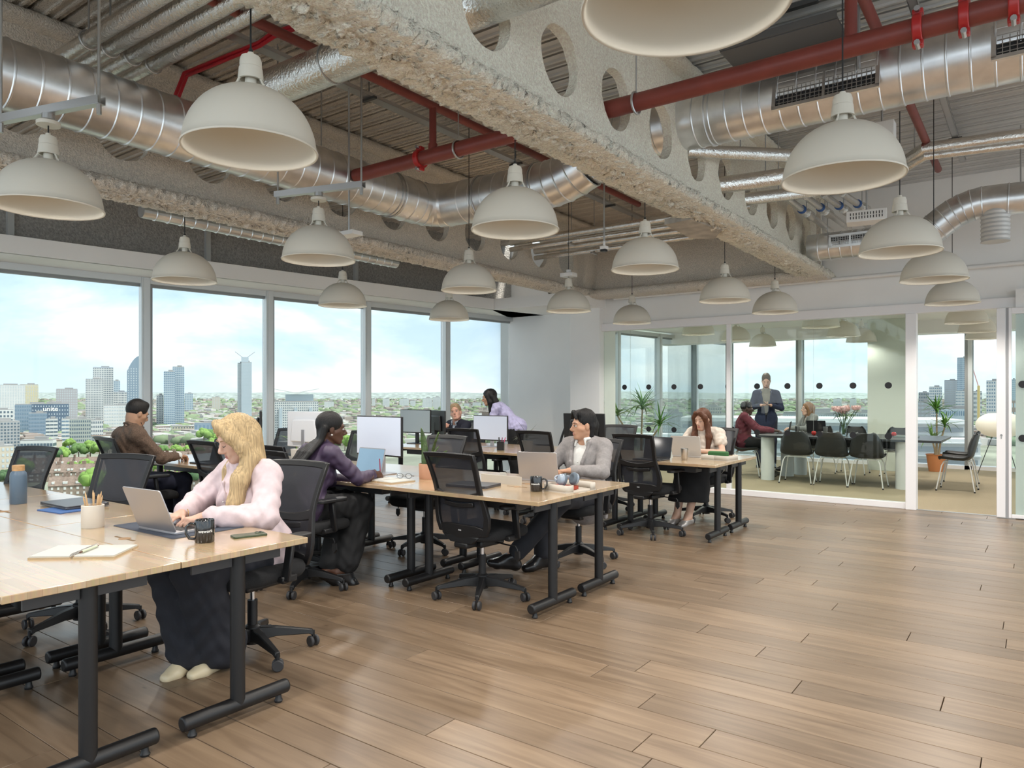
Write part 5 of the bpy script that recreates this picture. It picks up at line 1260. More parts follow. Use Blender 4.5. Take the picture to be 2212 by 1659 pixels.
def skinmat(n, c=(.5, .3, .2)): return M('skin_'+n, c, .48, var=.07, vscale=14, sss=.12, spec=.4)
def face_parts(F, root, brow, lip, closed=False, iris=(.05, .03, .015), smile=False):
    H = F.H
    for q in (-1, 1):
        if not closed:
            e = MB().ball((0, 0, 0), (.0115, .0115, .0085), 12, 8).build('eye', M('eye_white', (.62, .58, .54), .25), root); e.location = H(q*.031, .0775, .001)
            g = v3(0, 1, 0); d = F.HR @ v3(-q*.08, 1, -.08); d = nrm_(d)
            i = MB().ball((0, 0, 0), .0062, 10, 6).build('iris', M('iris_dark', iris, .2), e); i.location = d*.0072
            MB().tube([H(q*.018, .0885, .0045)-H(0, 0, 0)*0, H(q*.025, .0915, .0085), H(q*.034, .0905, .009), H(q*.043, .083, .004)], [.0012, .002, .002, .001], 6).build('upper_eyelid', M('lash_dark', (.03, .02, .015), .6), root)
        else:
            MB().tube([H(q*.018, .0875, -.001), H(q*.026, .0905, -.0055), H(q*.035, .0895, -.0055), H(q*.044, .081, -.001)], [.0012, .0022, .0022, .001], 6).build('lowered_eyelid', M('lash_dark', (.03, .02, .015), .6), root)
        MB().tube([H(q*.014, .0885, .022), H(q*.028, .0895, .0275), H(q*.042, .0805, .0265), H(q*.050, .070, .020)], [.0025, .0035, .003, .001], 6, flat=.7).build('eyebrow', M('brow_'+brow[0], brow[1], .8), root)
    lm = M('lip_'+lip[0], lip[1], .45); sm = .006 if smile else 0
    MB().tube([H(-.022, .073, -.0635+sm), H(-.011, .0855, -.061), H(0, .0875, -.0625), H(.011, .0855, -.061), H(.022, .073, -.0635+sm)], [.001, .0042, .0045, .0042, .001], 8).build('upper_lip', lm, root)
    MB().tube([H(-.020, .074, -.0655+sm), H(-.010, .0845, -.0705), H(0, .0860, -.072), H(.010, .0845, -.0705), H(.020, .074, -.0655+sm)], [.001, .0045, .0052, .0045, .001], 8).build('lower_lip', lm, root)
    if smile: MB().tube([H(-.014, .0815, -.0655), H(0, .0860, -.067), H(.014, .0815, -.0655)], [.001, .0032, .001], 6).build('teeth', M('teeth', (.72, .70, .66), .3), root)
def hairmat(n, c=(.1, .1, .1), c2=.25): return M('hair_'+n, c, .5, spec=.3, var=c2, vscale=22, stretch=(6, 6, .5), bump=.5, bscale=40, bdist=.006)
def strands(F, amp, freq, c=(0, 0, 0)):
    o = F.H(*c)
    return ('fn', lambda X, Y, Z, f: f+amp*np.sin(freq*np.arctan2(Y-o[1], X-o[0])+2.5*np.sin(9*Z)))
def faceclear(F, w=.064, d=.07, h=.088, z=-.022, y=.098, k=.012): return ('-e', F.H(0, y, z), (w, d, h), F.HR, k)
def short_hair(F, top=.012, back=-.055, y=-.018, fringe=0):
    P = [('e', F.H(0, y, .038+top*.4), (.080, .098, .084+top), F.HR, 0), ('c', F.H(-.032, .038, .094+top*.5), F.H(.032, .038, .094+top*.5), .016+top*.5, .016+top*.5, .03)]
    P += [faceclear(F, .066, .075, .104, -.018, .100)]
    for q in (-1, 1): P.append(('-e', F.H(q*.085, .012, -.052), (.04, .062, .055), F.HR, .008))
    dn = F.HR @ v3(0, .35, -.94); P.append(('cut', F.H(0, -.06, back), nrm_(dn)))
    return P
def vneck(F, wtop, zlow, ztop, ymin=.02):
    """opening in the front of a jacket, in torso coordinates"""
    def fn(X, Y, Z, f):
        dx, dy, dz = X-F.chest[0], Y-F.chest[1], Z-F.chest[2]
        x = dx*F.rt[0]+dy*F.rt[1]+dz*F.rt[2]; y = dx*F.fw[0]+dy*F.fw[1]+dz*F.fw[2]; z = dx*F.up[0]+dy*F.up[1]+dz*F.up[2]
        w = wtop*np.clip((z-zlow)/(ztop-zlow), 0, 1.6)
        return np.maximum(f, np.minimum(w-np.abs(x), (y-ymin)))
    return ('fn', fn)
def lapels(F, wtop, zlow, ztop, g):
    P = []
    for q in (-1, 1):
        a = F.T(q*.008, .118+g, zlow+.01, F.chest); b = F.T(q*wtop*.75, .118+g, lerp(zlow, ztop, .6), F.chest); c = F.T(q*(wtop+.012), .055+g, ztop, F.chest)
        P += [('c', a, b, .007, .015, .006), ('c', b, c, .015, .016, .006), ('c', c, F.T(q*.045, -.04, ztop+.055, F.chest), .015, .014, .01)]
    return P
def collar(F, r=.066, g=.012, drop=.05):
    c = F.neck+F.up*.022; P = []
    pts = [c+F.rt*(r*math.cos(a))+F.fw*(r*1.02*math.sin(a)+.008)+F.up*(-.018*math.sin(a)) for a in [R(90+35+29*k) for k in range(11)]]
    for i in range(10): P.append(('c', pts[i], pts[i+1], g, g, .006))
    P += [('c', pts[0], pts[0]-F.up*drop-F.rt*.012+F.fw*.012, g*.9, g*.5, .006), ('c', pts[-1], pts[-1]-F.up*drop+F.rt*.012+F.fw*.012, g*.9, g*.5, .006)]
    return P
def buttons(F, root, mat, zs, y):
    for z in zs:
        p = F.T(0, y, z, F.chest); MB().ball((0, 0, 0), (.005, .003, .005), 8, 5).build('button', mat, root).location = p
def shoes(F, root, mat, h, g=.010, cutz=.02):
    for q, nm in ((1, 'right'), (-1, 'left')):
        a = F.anR if q > 0 else F.anL
        sdf_object('shoe', F.foot(q, g)+[('cut', a+v3(0, 0, cutz), (0, 0, 1))], h, mat, root)
def person(label, loc, rz): return thing('person', label, 'person', (loc[0], loc[1], 0), rz)
cloth = lambda n, c=(.5, .5, .5), **k: M('cloth_'+n, c, k.get('rough', .85), bump=.25, bscale=k.get('bs', 350), var=k.get('var', .08), vscale=k.get('vs', 30), bdist=.003)

# ---- blonde woman typing
r = person('person with long blonde hair in a pale pink shirt typing on a silver laptop', (-3.38, 2.33), R(182))
F = Figure(dict(chest=(0, .06, .91), neck=(0, .085, 1.02), head=(-.01, .135, 1.155), pitch=R(-24), yaw=R(-12), shR=(.155, .05, .965), shL=(-.155, .05, .965), elR=(.25, .20, .80), elL=(-.275, .16, .775), wrR=(.085, .375, .787), wrL=(-.085, .365, .785),
                hR=(-.3, 1, -.10), hL=(.35, 1, -.10), curlR=.42, curlL=.42, knR=(.10, .44, .555), knL=(-.10, .43, .55), anR=(.06, .33, .10), anL=(-.05, .24, .10), toR=(-.1, 1, -.12), toL=(.1, 1, -.10)), fem=True)
hh = .0062
sdf_object('body', F.body(), hh, skinmat('fair', (.58, .36, .27)), r)
sh_ = cloth('pink', (.62, .50, .52), rough=.6)
P = F.torso(.030, .05)+[('e', F.T(0, .055, -.10, F.chest), (.125, .085, .125), F.TR, .06)]
for q, e, w in ((1, F.elR, F.wrR), (-1, F.elL, F.wrL)): P += F.arm(q, .046, .84, .040)+[('c', lerp(e, w, .80), lerp(e, w, .93), .039, .037, .004), ('c', e+v3(0, -.015, -.012), lerp(e, w, .3), .052, .046, .02)]
P += collar(F, .062, .013)+[('c', F.T(-.01, .145, .05, F.chest), F.T(-.008, .150, -.10, F.chest), .008, .008, .004), ('c', F.T(-.008, .150, -.10, F.chest), F.T(-.005, .140, -.28, F.chest), .008, .008, .004)]
sdf_object('shirt', P, hh, sh_, r, .0026, 2.2)
sdf_object('trousers', [('e', F.pel, (.178, .145, .12), F.TR, .05)]+F.leg(1, .022, .045, .085, .93)+F.leg(-1, .022, .045, .085, .93), .008, cloth('navy_black', (.016, .017, .024)), r, .004, 1.8)
shoes(F, r, M('cream_leather', (.66, .56, .38), .3), hh, .007, -.025)
P = [('e', F.H(0, -.016, .036), (.086, .103, .092), F.HR, 0), faceclear(F, .058, .075, .092, -.028, .105)]
ch = [F.H(.03, .055, .112), F.H(-.035, .062, .092), F.H(-.070, .050, .035), F.H(-.086, .022, -.035), F.H(-.092, .012, -.11), F.T(-.098, .105, .06, F.chest), F.T(-.085, .150, -.06, F.chest), F.T(-.075, .155, -.16, F.chest)]; rd = [.018, .024, .030, .036, .040, .044, .040, .015]
for i in range(len(ch)-1): P.append(('c', ch[i], ch[i+1], rd[i], rd[i+1], .025))
ch = [F.H(.02, .06, .108), F.H(.062, .045, .07), F.H(.080, .012, .0), F.H(.080, -.015, -.08), F.T(.075, .05, .08, F.chest), F.T(.075, .09, .0, F.chest)]; rd = [.016, .020, .024, .028, .028, .014]
for i in range(len(ch)-1): P.append(('c', ch[i], ch[i+1], rd[i], rd[i+1], .02))
P += [('c', F.H(0, -.07, .0), F.T(0, -.075, .06, F.chest), .066, .05, .03), ('c', F.H(-.055, -.05, -.02), F.T(-.085, -.02, .06, F.chest), .045, .04, .03), ('c', F.T(-.085, -.02, .06, F.chest), F.T(-.09, -.05, -.08, F.chest), .04, .02, .03), strands(F, .0028, 46)]
sdf_object('hair', P, hh, hairmat('blonde', (.45, .325, .175), .34), r)
face_parts(F, r, ('blond', (.32, .20, .10)), ('rose', (.46, .17, .14)), closed=True)
buttons(F, r, M('pearl', (.7, .66, .62), .3), (-.05, -.14, -.23), .160)
for q, w in ((1, F.wrR), (-1, F.wrL)): MB().tube([tuple(w+v3(.032*math.cos(a), -.012, .030*math.sin(a))) for a in [R(24*k) for k in range(15)]], .002, 6, closed=True).build('bracelet', M('gold', (.75, .5, .2), .25, metal=1), r)

# ---- man in the brown jacket
r = person('person with short dark hair and beard in a brown tweed jacket at the window', (-6.74, 3.27), R(-2))
F = Figure(dict(chest=(0, .05, .945), neck=(0, .06, 1.075), head=(0, .10, 1.205), pitch=R(-20), shR=(.182, .03, 1.005), shL=(-.182, .03, 1.005), elR=(.25, .20, .80), elL=(-.25, .20, .80), wrR=(.10, .43, .80), wrL=(-.08, .44, .80), hR=(-.3, 1, -.15), hL=(.3, 1, -.15), curlR=.6, curlL=.6,
                knR=(.12, .47, .56), knL=(-.12, .46, .55), anR=(.12, .45, .1), anL=(-.12, .40, .1)), build=1.04)
h2 = .0085
sdf_object('body', F.body(), h2, skinmat('tan', (.42, .24, .15)), r)
P = F.torso(.034, .14)
for q in (-1, 1): P += F.arm(q, .024, .92, .022)
sdf_object('jacket', P+collar(F, .074, .014, .03)[:10], h2, cloth('tweed', (.115, .072, .048), var=.35, vs=90), r, .0030, 2.2)
sdf_object('shirt_collar', collar(F, .064, .012), .007, cloth('white', (.72, .71, .68)), r)
for q, w, e in ((1, F.wrR, F.elR), (-1, F.wrL, F.elL)): sdf_object('shirt_cuff', [('c', lerp(e, w, .88), lerp(e, w, 1.02), .042, .040, 0)], .007, cloth('white'), r)
sdf_object('trousers', [('e', F.pel, (.18, .15, .12), F.TR, .05)]+F.leg(1, .018, .02, .03)+F.leg(-1, .018, .02, .03), .010, cloth('navy', (.012, .014, .032)), r, .002)
shoes(F, r, M('black_leather', (.012, .012, .013), .25), .009)
sdf_object('hair', short_hair(F, .012, -.09), .006, hairmat('black', (.012, .010, .009)), r)
P = [('e', F.H(0, .026, -.050), (.063, .072, .066), F.HR, 0), ('c', F.H(-.014, .068, -.098), F.H(.014, .068, -.098), .022, .022, .02), ('cut', F.H(0, 0, -.045), nrm_(F.HR @ v3(0, .55, .84))), ('-e', F.H(0, .098, -.062), (.026, .018, .012), F.HR, .006)]
sdf_object('beard', P, .006, M('beard_black', (.025, .018, .013), .8, bump=.4, bscale=200), r)
face_parts(F, r, ('black', (.015, .012, .01)), ('brown', (.28, .12, .09)), closed=True)

# ---- woman in purple writing
r = person('person with long braids in a dark purple shirt writing in a notebook', (-4.23, 3.30), R(0))
F = Figure(dict(chest=(.01, .12, .90), neck=(.02, .165, 1.01), head=(.045, .21, 1.135), yaw=R(-32), pitch=R(-6), shR=(.158, .12, .955), shL=(-.150, .14, .955), elR=(.25, .28, .775), elL=(-.10, .33, .735), wrR=(.16, .52, .775), wrL=(.12, .37, .735), hR=(-.1, 1, -.1), nR=(-.7, 0, -.7), curlR=.95,
                hL=(1, .3, .05), nL=(0, .5, .6), curlL=.5, knR=(.13, .42, .55), knL=(-.09, .45, .55), anR=(.17, .22, .13), anL=(.10, .16, .12), toR=(.3, .7, -.5), toL=(.3, .7, -.5)), fem=True)
sdf_object('body', F.body(), hh, skinmat('deep', (.085, .036, .020)), r)
pp = cloth('purple', (.052, .032, .068), rough=.55)
P = F.torso(.020, .04)
for q in (-1, 1): P += F.arm(q, .026, .86, .020)
sdf_object('shirt', P+collar(F, .058, .010, .03), hh, pp, r, .0026, 2.2)
sdf_object('trousers', [('e', F.pel, (.172, .14, .115), F.TR, .05)]+F.leg(1, .018, .035, .06, .88)+F.leg(-1, .018, .035, .06, .88), .008, cloth('black', (.010, .010, .011)), r, .004, 1.8)
for q, a, tt in ((1, F.anR, F.toR), (-1, F.anL, F.toL)):
    sdf_object('heeled_shoe', F.foot(q, .006)+[('cut', a+v3(0, 0, -.035), (0, 0, 1))], .006, M('black_leather', (.012, .012, .013), .25), r)
P = [('e', F.H(0, -.022, .036), (.084, .100, .090), F.HR, 0), faceclear(F, .061, .07, .092, -.030, .098)]
for i, x in enumerate((-.066, -.045, -.022, 0, .022, .045, .064)):
    e = F.T(x*.7-.02, -.20-.008*abs(i-3), -.22, F.chest); m = F.T(x*1.1, -.135, .02, F.chest)
    P += [('c', F.H(x, -.055-.03*(1-abs(x)/.07), .0), F.H(x*1.05, -.075, -.09), .026, .022, .008), ('c', F.H(x*1.05, -.075, -.09), m, .020, .016, .006), ('c', m, e, .016, .010, .004)]
P += [strands(F, .0016, 40)]
sdf_object('hair', P, hh, hairmat('braids', (.010, .009, .009)), r)
face_parts(F, r, ('black', (.015, .012, .01)), ('plum', (.11, .035, .03)), smile=True)
MB().ball((0, 0, 0), .007, 8, 6).build('earring', M('pearl', (.7, .66, .62), .3), r).location = F.H(.078, -.005, -.045)
MB().tube([tuple(F.wrR+v3(.030*math.cos(a), -.01, .028*math.sin(a))) for a in [R(24*k) for k in range(15)]], .004, 6, closed=True).build('wristband', blackp, r)
o = MB().tube([(0, 0, 0), (-.03, .02, .13)], .004, 8).build('pen', M('red_pen', (.28, .02, .06), .4), loc=Vector((-4.23, 3.30, 0))+Vector(F.wrR+v3(-.02, .085, -.02))); tag(o, 'red pen held by the woman in purple', 'pen')

# ---- man in the grey jacket
r = person('person with black hair in a light grey jacket and white shirt', (-3.04, 5.22), R(177))
F = Figure(dict(chest=(0, -.01, .885), neck=(0, -.005, 1.005), head=(.005, .025, 1.125), yaw=R(-34), pitch=R(-2), shR=(.178, -.02, .950), shL=(-.178, -.02, .950), elR=(.25, .16, .765), elL=(-.25, .13, .765), wrR=(.06, .37, .785), wrL=(-.10, .34, .785), hR=(-.5, 1, -.05), hL=(.8, .6, -.05), curlR=.5, curlL=.6,
                knR=(.05, .50, .56), knL=(-.11, .50, .57), anR=(.10, .46, .11), anL=(.19, .72, .13), toR=(.3, .9, -.05), toL=(.55, .8, .22)), build=1.04)
sdf_object('body', F.body(), hh, skinmat('warm', (.50, .28, .18)), r)
sdf_object('shirt', F.torso(.010)+collar(F, .068, .013, .055), .0065, cloth('white', (.72, .71, .68)), r, .0015)
P = F.torso(.030, .16)
for q in (-1, 1): P += F.arm(q, .026, .93, .024)
P += [vneck(F, .075, -.30, .10), ]+lapels(F, .075, -.30, .10, .022)
P += [('c', F.T(.20, .05, -.06), F.T(.22, .03, -.20), .03, .02, .03), ('c', F.T(-.20, .05, -.06), F.T(-.22, .03, -.20), .03, .02, .03)]
sdf_object('jacket', P, hh, cloth('grey', (.27, .25, .245), var=.12, vs=60), r, .0017, 2.0)
sdf_object('trousers', [('e', F.pel, (.182, .15, .12), F.TR, .05)]+F.leg(1, .018, .02, .030, .93)+F.leg(-1, .018, .02, .030, .90), .008, cloth('charcoal', (.020, .021, .027)), r, .002)
shoes(F, r, M('black_leather', (.012, .012, .013), .25), .007, .012, .03)
P = short_hair(F, .016, -.07, -.022)
P += [('c', F.H(0, -.085, .0), F.H(0, -.082, -.085), .055, .042, .02), ('c', F.H(.045, -.06, -.01), F.H(.05, -.05, -.085), .035, .022, .02), ('c', F.H(-.045, -.06, -.01), F.H(-.05, -.05, -.085), .035, .022, .02)]
P += [('c', F.H(-.01, .075, .115), F.H(-.055, .080, .065), .018, .012, .01), ('c', F.H(.01, .078, .115), F.H(.055, .075, .06), .018, .010, .01), strands(F, .0022, 30)]
sdf_object('hair', P, hh, hairmat('jet', (.008, .007, .007)), r)
face_parts(F, r, ('black', (.015, .012, .01)), ('warm', (.42, .17, .13)), smile=True)
buttons(F, r, M('pearl', (.7, .66, .62), .3), (-.06, -.15, -.24), .125)

# ---- woman in the cream blouse
r = person('person with long auburn hair in a cream blouse and black skirt at a laptop', (-3.00, 7.86), R(178))
F = Figure(dict(chest=(0, .05, .885), neck=(0, .075, .99), head=(.01, .11, 1.11), pitch=R(-14), yaw=R(-8), shR=(.16, .05, .95), shL=(-.16, .05, .95), elR=(.235, .16, .765), elL=(-.25, .17, .755), wrR=(.02, .36, .78), wrL=(-.02, .34, .775), hR=(-.5, 1, 0), hL=(.8, .8, 0), knR=(.09, .42, .54), knL=(-.08, .42, .54), anR=(.11, .54, .085), anL=(-.02, .54, .085), toR=(.15, 1, -.05), toL=(.1, 1, -.05)), fem=True)
sdf_object('body', F.body(), h2, skinmat('light', (.60, .38, .28)), r)
P = F.torso(.018, .03)
for q, a, e in ((1, F.shR, F.elR), (-1, F.shL, F.elL)): P.append(('c', a, lerp(a, e, .42), .068, .070, .03))
sdf_object('blouse', P+[('c', F.neck-F.up*.02, F.neck+F.up*.03, .062, .056, .01)], .0075, cloth('cream', (.62, .54, .46), rough=.7), r, .0035, 2.4)
P = [('e', F.pel, (.18, .15, .12), F.TR, .05)]+F.leg(1, .02, .03, .06, .62)+F.leg(-1, .02, .03, .06, .62)+[('c', lerp(F.hipR, F.hipL, .5)+v3(0, .2, 0), lerp(F.knR, F.knL, .5), .09, .08, .05), ('c', lerp(F.knR, F.knL, .5), lerp(F.anR, F.anL, .5)+v3(0, -.03, .17), .10, .15, .05), ('c', F.knL+v3(-.03, -.05, -.02), F.anL+v3(-.10, -.10, .17), .07, .09, .05)]
P += [('cut', (0, 0, .245), (0, .0, -1))]
sdf_object('skirt', P, .009, cloth('black', (.010, .010, .011)), r, .004, .7)
shoes(F, r, M('silver_flats', (.45, .43, .42), .35, metal=.5), .007, .006, -.03)
P = [('e', F.H(0, -.018, .036), (.083, .100, .088), F.HR, 0), faceclear(F, .060, .07, .095, -.028, .100)]
for q in (-1, 1):
    ch = [F.H(q*.03, .07, .09), F.H(q*.066, .05, .03), F.H(q*.074, .03, -.06), F.T(q*.085, .09, .05, F.chest), F.T(q*.075, .135, -.12, F.chest)]; rd = [.022, .026, .030, .036, .022]
    for i in range(4): P.append(('c', ch[i], ch[i+1], rd[i], rd[i+1], .02))
P += [('c', F.H(0, -.07, 0), F.T(0, -.09, -.05, F.chest), .068, .05, .03), strands(F, .0025, 36)]
sdf_object('hair', P, .007, hairmat('auburn', (.095, .035, .016), .35), r)
face_parts(F, r, ('brown', (.05, .03, .02)), ('pink', (.48, .18, .16)), closed=True)

# ---- man in the navy sweater
r = person('person with grey-blond hair in a navy sweater leaning chin on fist', (-6.72, 8.06), R(172))
F = Figure(dict(chest=(0, .10, .885), neck=(0, .13, 1.00), head=(-.02, .17, 1.125), pitch=R(12), yaw=R(34), roll=R(12), shR=(.175, .10, .95), shL=(-.175, .10, .95), elR=(.23, .36, .78), elL=(-.25, .34, .78), wrR=(.10, .34, .93), wrL=(-.02, .46, .80), hR=(-.9, -.1, .3), nR=(0, -.4, -.8), curlR=1.2, hL=(1, .1, 0), curlL=.6), build=1.0)
sdf_object('body', F.body(), h2, skinmat('ruddy', (.62, .35, .26)), r)
P = F.torso(.022, .05)
for q in (-1, 1): P += F.arm(q, .022, .90, .020)
sdf_object('sweater', P+[vneck(F, .05, .02, .11)], h2, cloth('navy_knit', (.014, .016, .030)), r, .002)
sdf_object('shirt', F.torso(.010)[:3]+collar(F, .066, .013, .05), .0075, cloth('pale_blue', (.48, .54, .62)), r)
sdf_object('shirt_cuff', [('c', lerp(F.elR, F.wrR, .86), lerp(F.elR, F.wrR, 1.0), .04, .038, 0)], .0075, cloth('pale_blue'), r)
sdf_object('trousers', [('e', F.pel, (.18, .15, .12), F.TR, .05)]+F.leg(1, .02)+F.leg(-1, .02), .012, cloth('charcoal'), r); shoes(F, r, M('black_leather'), .01)
sdf_object('hair', short_hair(F, .016, -.045), .007, hairmat('grey_blond', (.33, .23, .13), .3), r)
face_parts(F, r, ('blond2', (.30, .18, .10)), ('rose2', (.50, .22, .18)), iris=(.10, .14, .18))

# ---- woman in lavender, standing and leaning on the desk
r = person('person with long black hair in a lavender shirt leaning over the desk', (-6.04, 8.24), R(116))
F = Figure(dict(pel=(0, -.10, .92), chest=(0, .12, 1.17), neck=(0, .20, 1.25), head=(-.02, .28, 1.345), pitch=R(-10), yaw=R(8), shR=(.15, .15, 1.20), shL=(-.15, .15, 1.20), elR=(.17, .24, .99), elL=(-.17, .24, .99), wrR=(.13, .40, .80), wrL=(-.12, .40, .80), hR=(0, 1, -.3), hL=(0, 1, -.3), curlR=.4, curlL=.4,
                hipR=(.09, -.10, .88), hipL=(-.09, -.10, .88), knR=(.09, -.06, .48), knL=(-.09, -.10, .48), anR=(.09, -.12, .09), anL=(-.09, -.16, .09)), fem=True)
sdf_object('body', F.body(), h2, skinmat('tan2', (.44, .25, .16)), r)
P = F.torso(.018, .02)
for q in (-1, 1): P += F.arm(q, .024, .80, .022)
sdf_object('shirt', P+collar(F, .058, .010, .04), h2, cloth('lavender', (.42, .40, .60), rough=.7), r, .0035, 2.4)
sdf_object('trousers', [('e', F.pel, (.17, .135, .12), F.TR, .05)]+F.leg(1, .02, .03, .05)+F.leg(-1, .02, .03, .05), .010, cloth('black', (.010, .010, .011)), r, .003); shoes(F, r, M('black_leather'), .009)
P = [('e', F.H(0, -.018, .036), (.084, .100, .088), F.HR, 0), faceclear(F, .060, .07, .095, -.028, .100)]
dz = v3(0, 0, -1)
for x in (-.06, -.03, 0, .03, .06):
    a = F.H(x, -.055, .0); b = F.H(x*1.1, -.075, -.08); c = b+v3(0, -.03, -.15)
    P += [('c', a, b, .045, .042, .02), ('c', b, c, .042, .036, .02), ('c', c, c+v3(0, -.07, -.14), .036, .015, .02)]
for q in (-1, 1): P += [('c', F.H(q*.062, .03, .03), F.H(q*.074, .0, -.07), .026, .030, .02), ('c', F.H(q*.074, .0, -.07), F.H(q*.074, .0, -.07)+v3(0, -.01, -.26), .030, .014, .02)]
sdf_object('hair', P+[strands(F, .0022, 36)], .008, hairmat('jet'), r)
face_parts(F, r, ('black', (.015, .012, .01)), ('brown'  , (.28, .12, .09)))

# ---- meeting room: man in burgundy
r = person('person with cornrow braids in a burgundy sweater at the meeting table', (-4.10, 12.42), R(-74))
F = Figure(dict(chest=(0, .01, .92), neck=(0, .03, 1.045), head=(0, .07, 1.145), yaw=R(4), pitch=R(-4), elL=(-.22, .24, .80), elR=(.24, .24, .79), wrL=(-.10, .50, .775), wrR=(.12, .50, .775), knR=(.12, .44, .53), knL=(-.12, .44, .53), anR=(.12, .36, .1), anL=(-.12, .42, .1)), build=1.04)
h3 = .0105
sdf_object('body', F.body(), .009, skinmat('deep2', (.060, .032, .022)), r)
P = F.torso(.026, .06)
for q in (-1, 1): P += F.arm(q, .026, .9, .020)
sdf_object('sweater', P, h3, cloth('burgundy', (.115, .018, .030)), r, .0035, 2.2)
sdf_object('shirt_collar', collar(F, .064, .013, .05), .008, cloth('white'), r)
sdf_object('trousers', [('e', F.pel, (.18, .15, .12), F.TR, .05)]+F.leg(1, .02)+F.leg(-1, .02), .012, cloth('black', (.010, .010, .011)), r); shoes(F, r, M('grey_suede', (.10, .09, .07), .8), .01)
sdf_object('hair', short_hair(F, .004, -.06)+[strands(F, .003, 22)], .007, hairmat('jet'), r)
face_parts(F, r, ('black', (.015, .012, .01)), ('plum', (.11, .035, .03)), smile=True)
# ---- meeting room: standing man in a navy blazer
r = person('person with curly brown hair and beard in a navy blazer standing with a phone', (-4.17, 13.98), R(10))
r.rotation_euler = (0, 0, math.atan2(4.17, 13.98)+math.pi+R(0))
F = Figure(dict(pel=(0, 0, .96), chest=(0, .01, 1.32), neck=(0, .02, 1.465), head=(0, .06, 1.645), pitch=R(-24), shR=(.185, 0, 1.405), shL=(-.185, 0, 1.405), elR=(.27, .05, 1.13), elL=(-.27, .05, 1.13), wrR=(.09, .27, 1.185), wrL=(-.09, .27, 1.185), hR=(-.9, .4, .1), hL=(.9, .4, .1), nR=(0, .2, 1), nL=(0, .2, 1), curlR=.5, curlL=.5,
                hipR=(.09, 0, .93), hipL=(-.09, 0, .93), knR=(.11, .02, .50), knL=(-.11, .02, .50), anR=(.12, -.02, .09), anL=(-.12, -.02, .09)), build=1.08)
sdf_object('body', F.body(), .009, skinmat('fair2', (.60, .36, .26)), r)
P = F.torso(.022, .18)
for q in (-1, 1): P += F.arm(q, .022, .92, .020)
sdf_object('blazer', P+[vneck(F, .085, -.42, .10)]+lapels(F, .085, -.42, .10, .03), h3, cloth('navy_blazer', (.018, .025, .060)), r, .002)
sdf_object('pullover', F.torso(.014)+[('c', F.neck-F.up*.03, F.neck+F.up*.02, .068, .066, .01)], .009, cloth('grey_knit', (.20, .19, .165)), r)
sdf_object('trousers', [('e', F.pel, (.18, .145, .12), F.TR, .05)]+F.leg(1, .022)+F.leg(-1, .022), .012, cloth('navy'), r); shoes(F, r, M('black_leather'), .01)
P = short_hair(F, .026, -.05)+[('fn', lambda X, Y, Z, f: f+.004*np.sin(150*X)*np.sin(140*Y+1)*np.sin(150*Z))]
sdf_object('hair', P, .0075, hairmat('curly', (.085, .052, .028), .4), r)
P = [('e', F.H(0, .026, -.050), (.062, .071, .066), F.HR, 0), ('c', F.H(-.014, .066, -.098), F.H(.014, .066, -.098), .022, .022, .02), ('cut', F.H(0, 0, -.042), nrm_(F.HR @ v3(0, .5, .86))), ('-e', F.H(0, .098, -.062), (.028, .02, .013), F.HR, .006)]
sdf_object('beard', P, .007, M('beard_brown', (.11, .06, .035), .8, bump=.4, bscale=200), r)
face_parts(F, r, ('brown', (.05, .03, .02)), ('rose2', (.50, .22, .18)), closed=True, smile=True)
o = MB().box((0, 0, 0), (.075, .15, .009)).build('phone', blackp, bevel=.002); o.parent = None
q = r.rotation_euler[2]; ph = v3(0, .33, 1.215); o.location = (r.location.x+ph[0]*math.cos(q)-ph[1]*math.sin(q), r.location.y+ph[0]*math.sin(q)+ph[1]*math.cos(q), ph[2]); o.rotation_euler = (R(-35), 0, q+R(90)); tag(o, 'black phone held by the standing man in the blazer', 'phone')
# ---- meeting room: woman in a grey blazer
r = person('person with brown shoulder-length hair in a grey blazer behind a black laptop', (-3.28, 13.72), R(128))
F = Figure(dict(chest=(0, .03, .90), neck=(0, .05, 1.01), head=(0, .085, 1.125), yaw=R(0), shR=(.165, .03, .97), shL=(-.165, .03, .97), elR=(.24, .14, .78), elL=(-.24, .2, .78), wrR=(.10, .34, .78), wrL=(-.02, .38, .78)), fem=True)
sdf_object('body', F.body(), .009, skinmat('fair3', (.60, .38, .28)), r)
P = F.torso(.024, .1)
for q in (-1, 1): P += F.arm(q, .026, .92, .022)
sdf_object('blazer', P+[vneck(F, .06, -.22, .09)]+lapels(F, .06, -.22, .09, .02), h3, cloth('grey_blazer', (.20, .21, .20)), r, .002)
sdf_object('top', F.torso(.012)[:3]+[('c', F.neck-F.up*.04, F.neck+F.up*.01, .058, .056, .01)], .01, cloth('cream', (.62, .54, .46)), r)
sdf_object('trousers', [('e', F.pel, (.175, .145, .12), F.TR, .05)]+F.leg(1, .02)+F.leg(-1, .02), .012, cloth('taupe', (.26, .22, .17)), r); shoes(F, r, M('black_leather'), .01)
P = [('e', F.H(0, -.018, .036), (.086, .102, .090), F.HR, 0), faceclear(F, .060, .07, .095, -.028, .100), ('c', F.H(0, -.06, 0), F.H(0, -.06, -.13), .075, .06, .03)]
for q in (-1, 1): P += [('c', F.H(q*.062, .02, .03), F.H(q*.075, -.01, -.12), .030, .034, .02)]
sdf_object('hair', P+[strands(F, .0035, 26)], .008, hairmat('bronde', (.20, .105, .050), .35), r)
face_parts(F, r, ('brown', (.05, .03, .02)), ('pink', (.48, .18, .16)), smile=True)
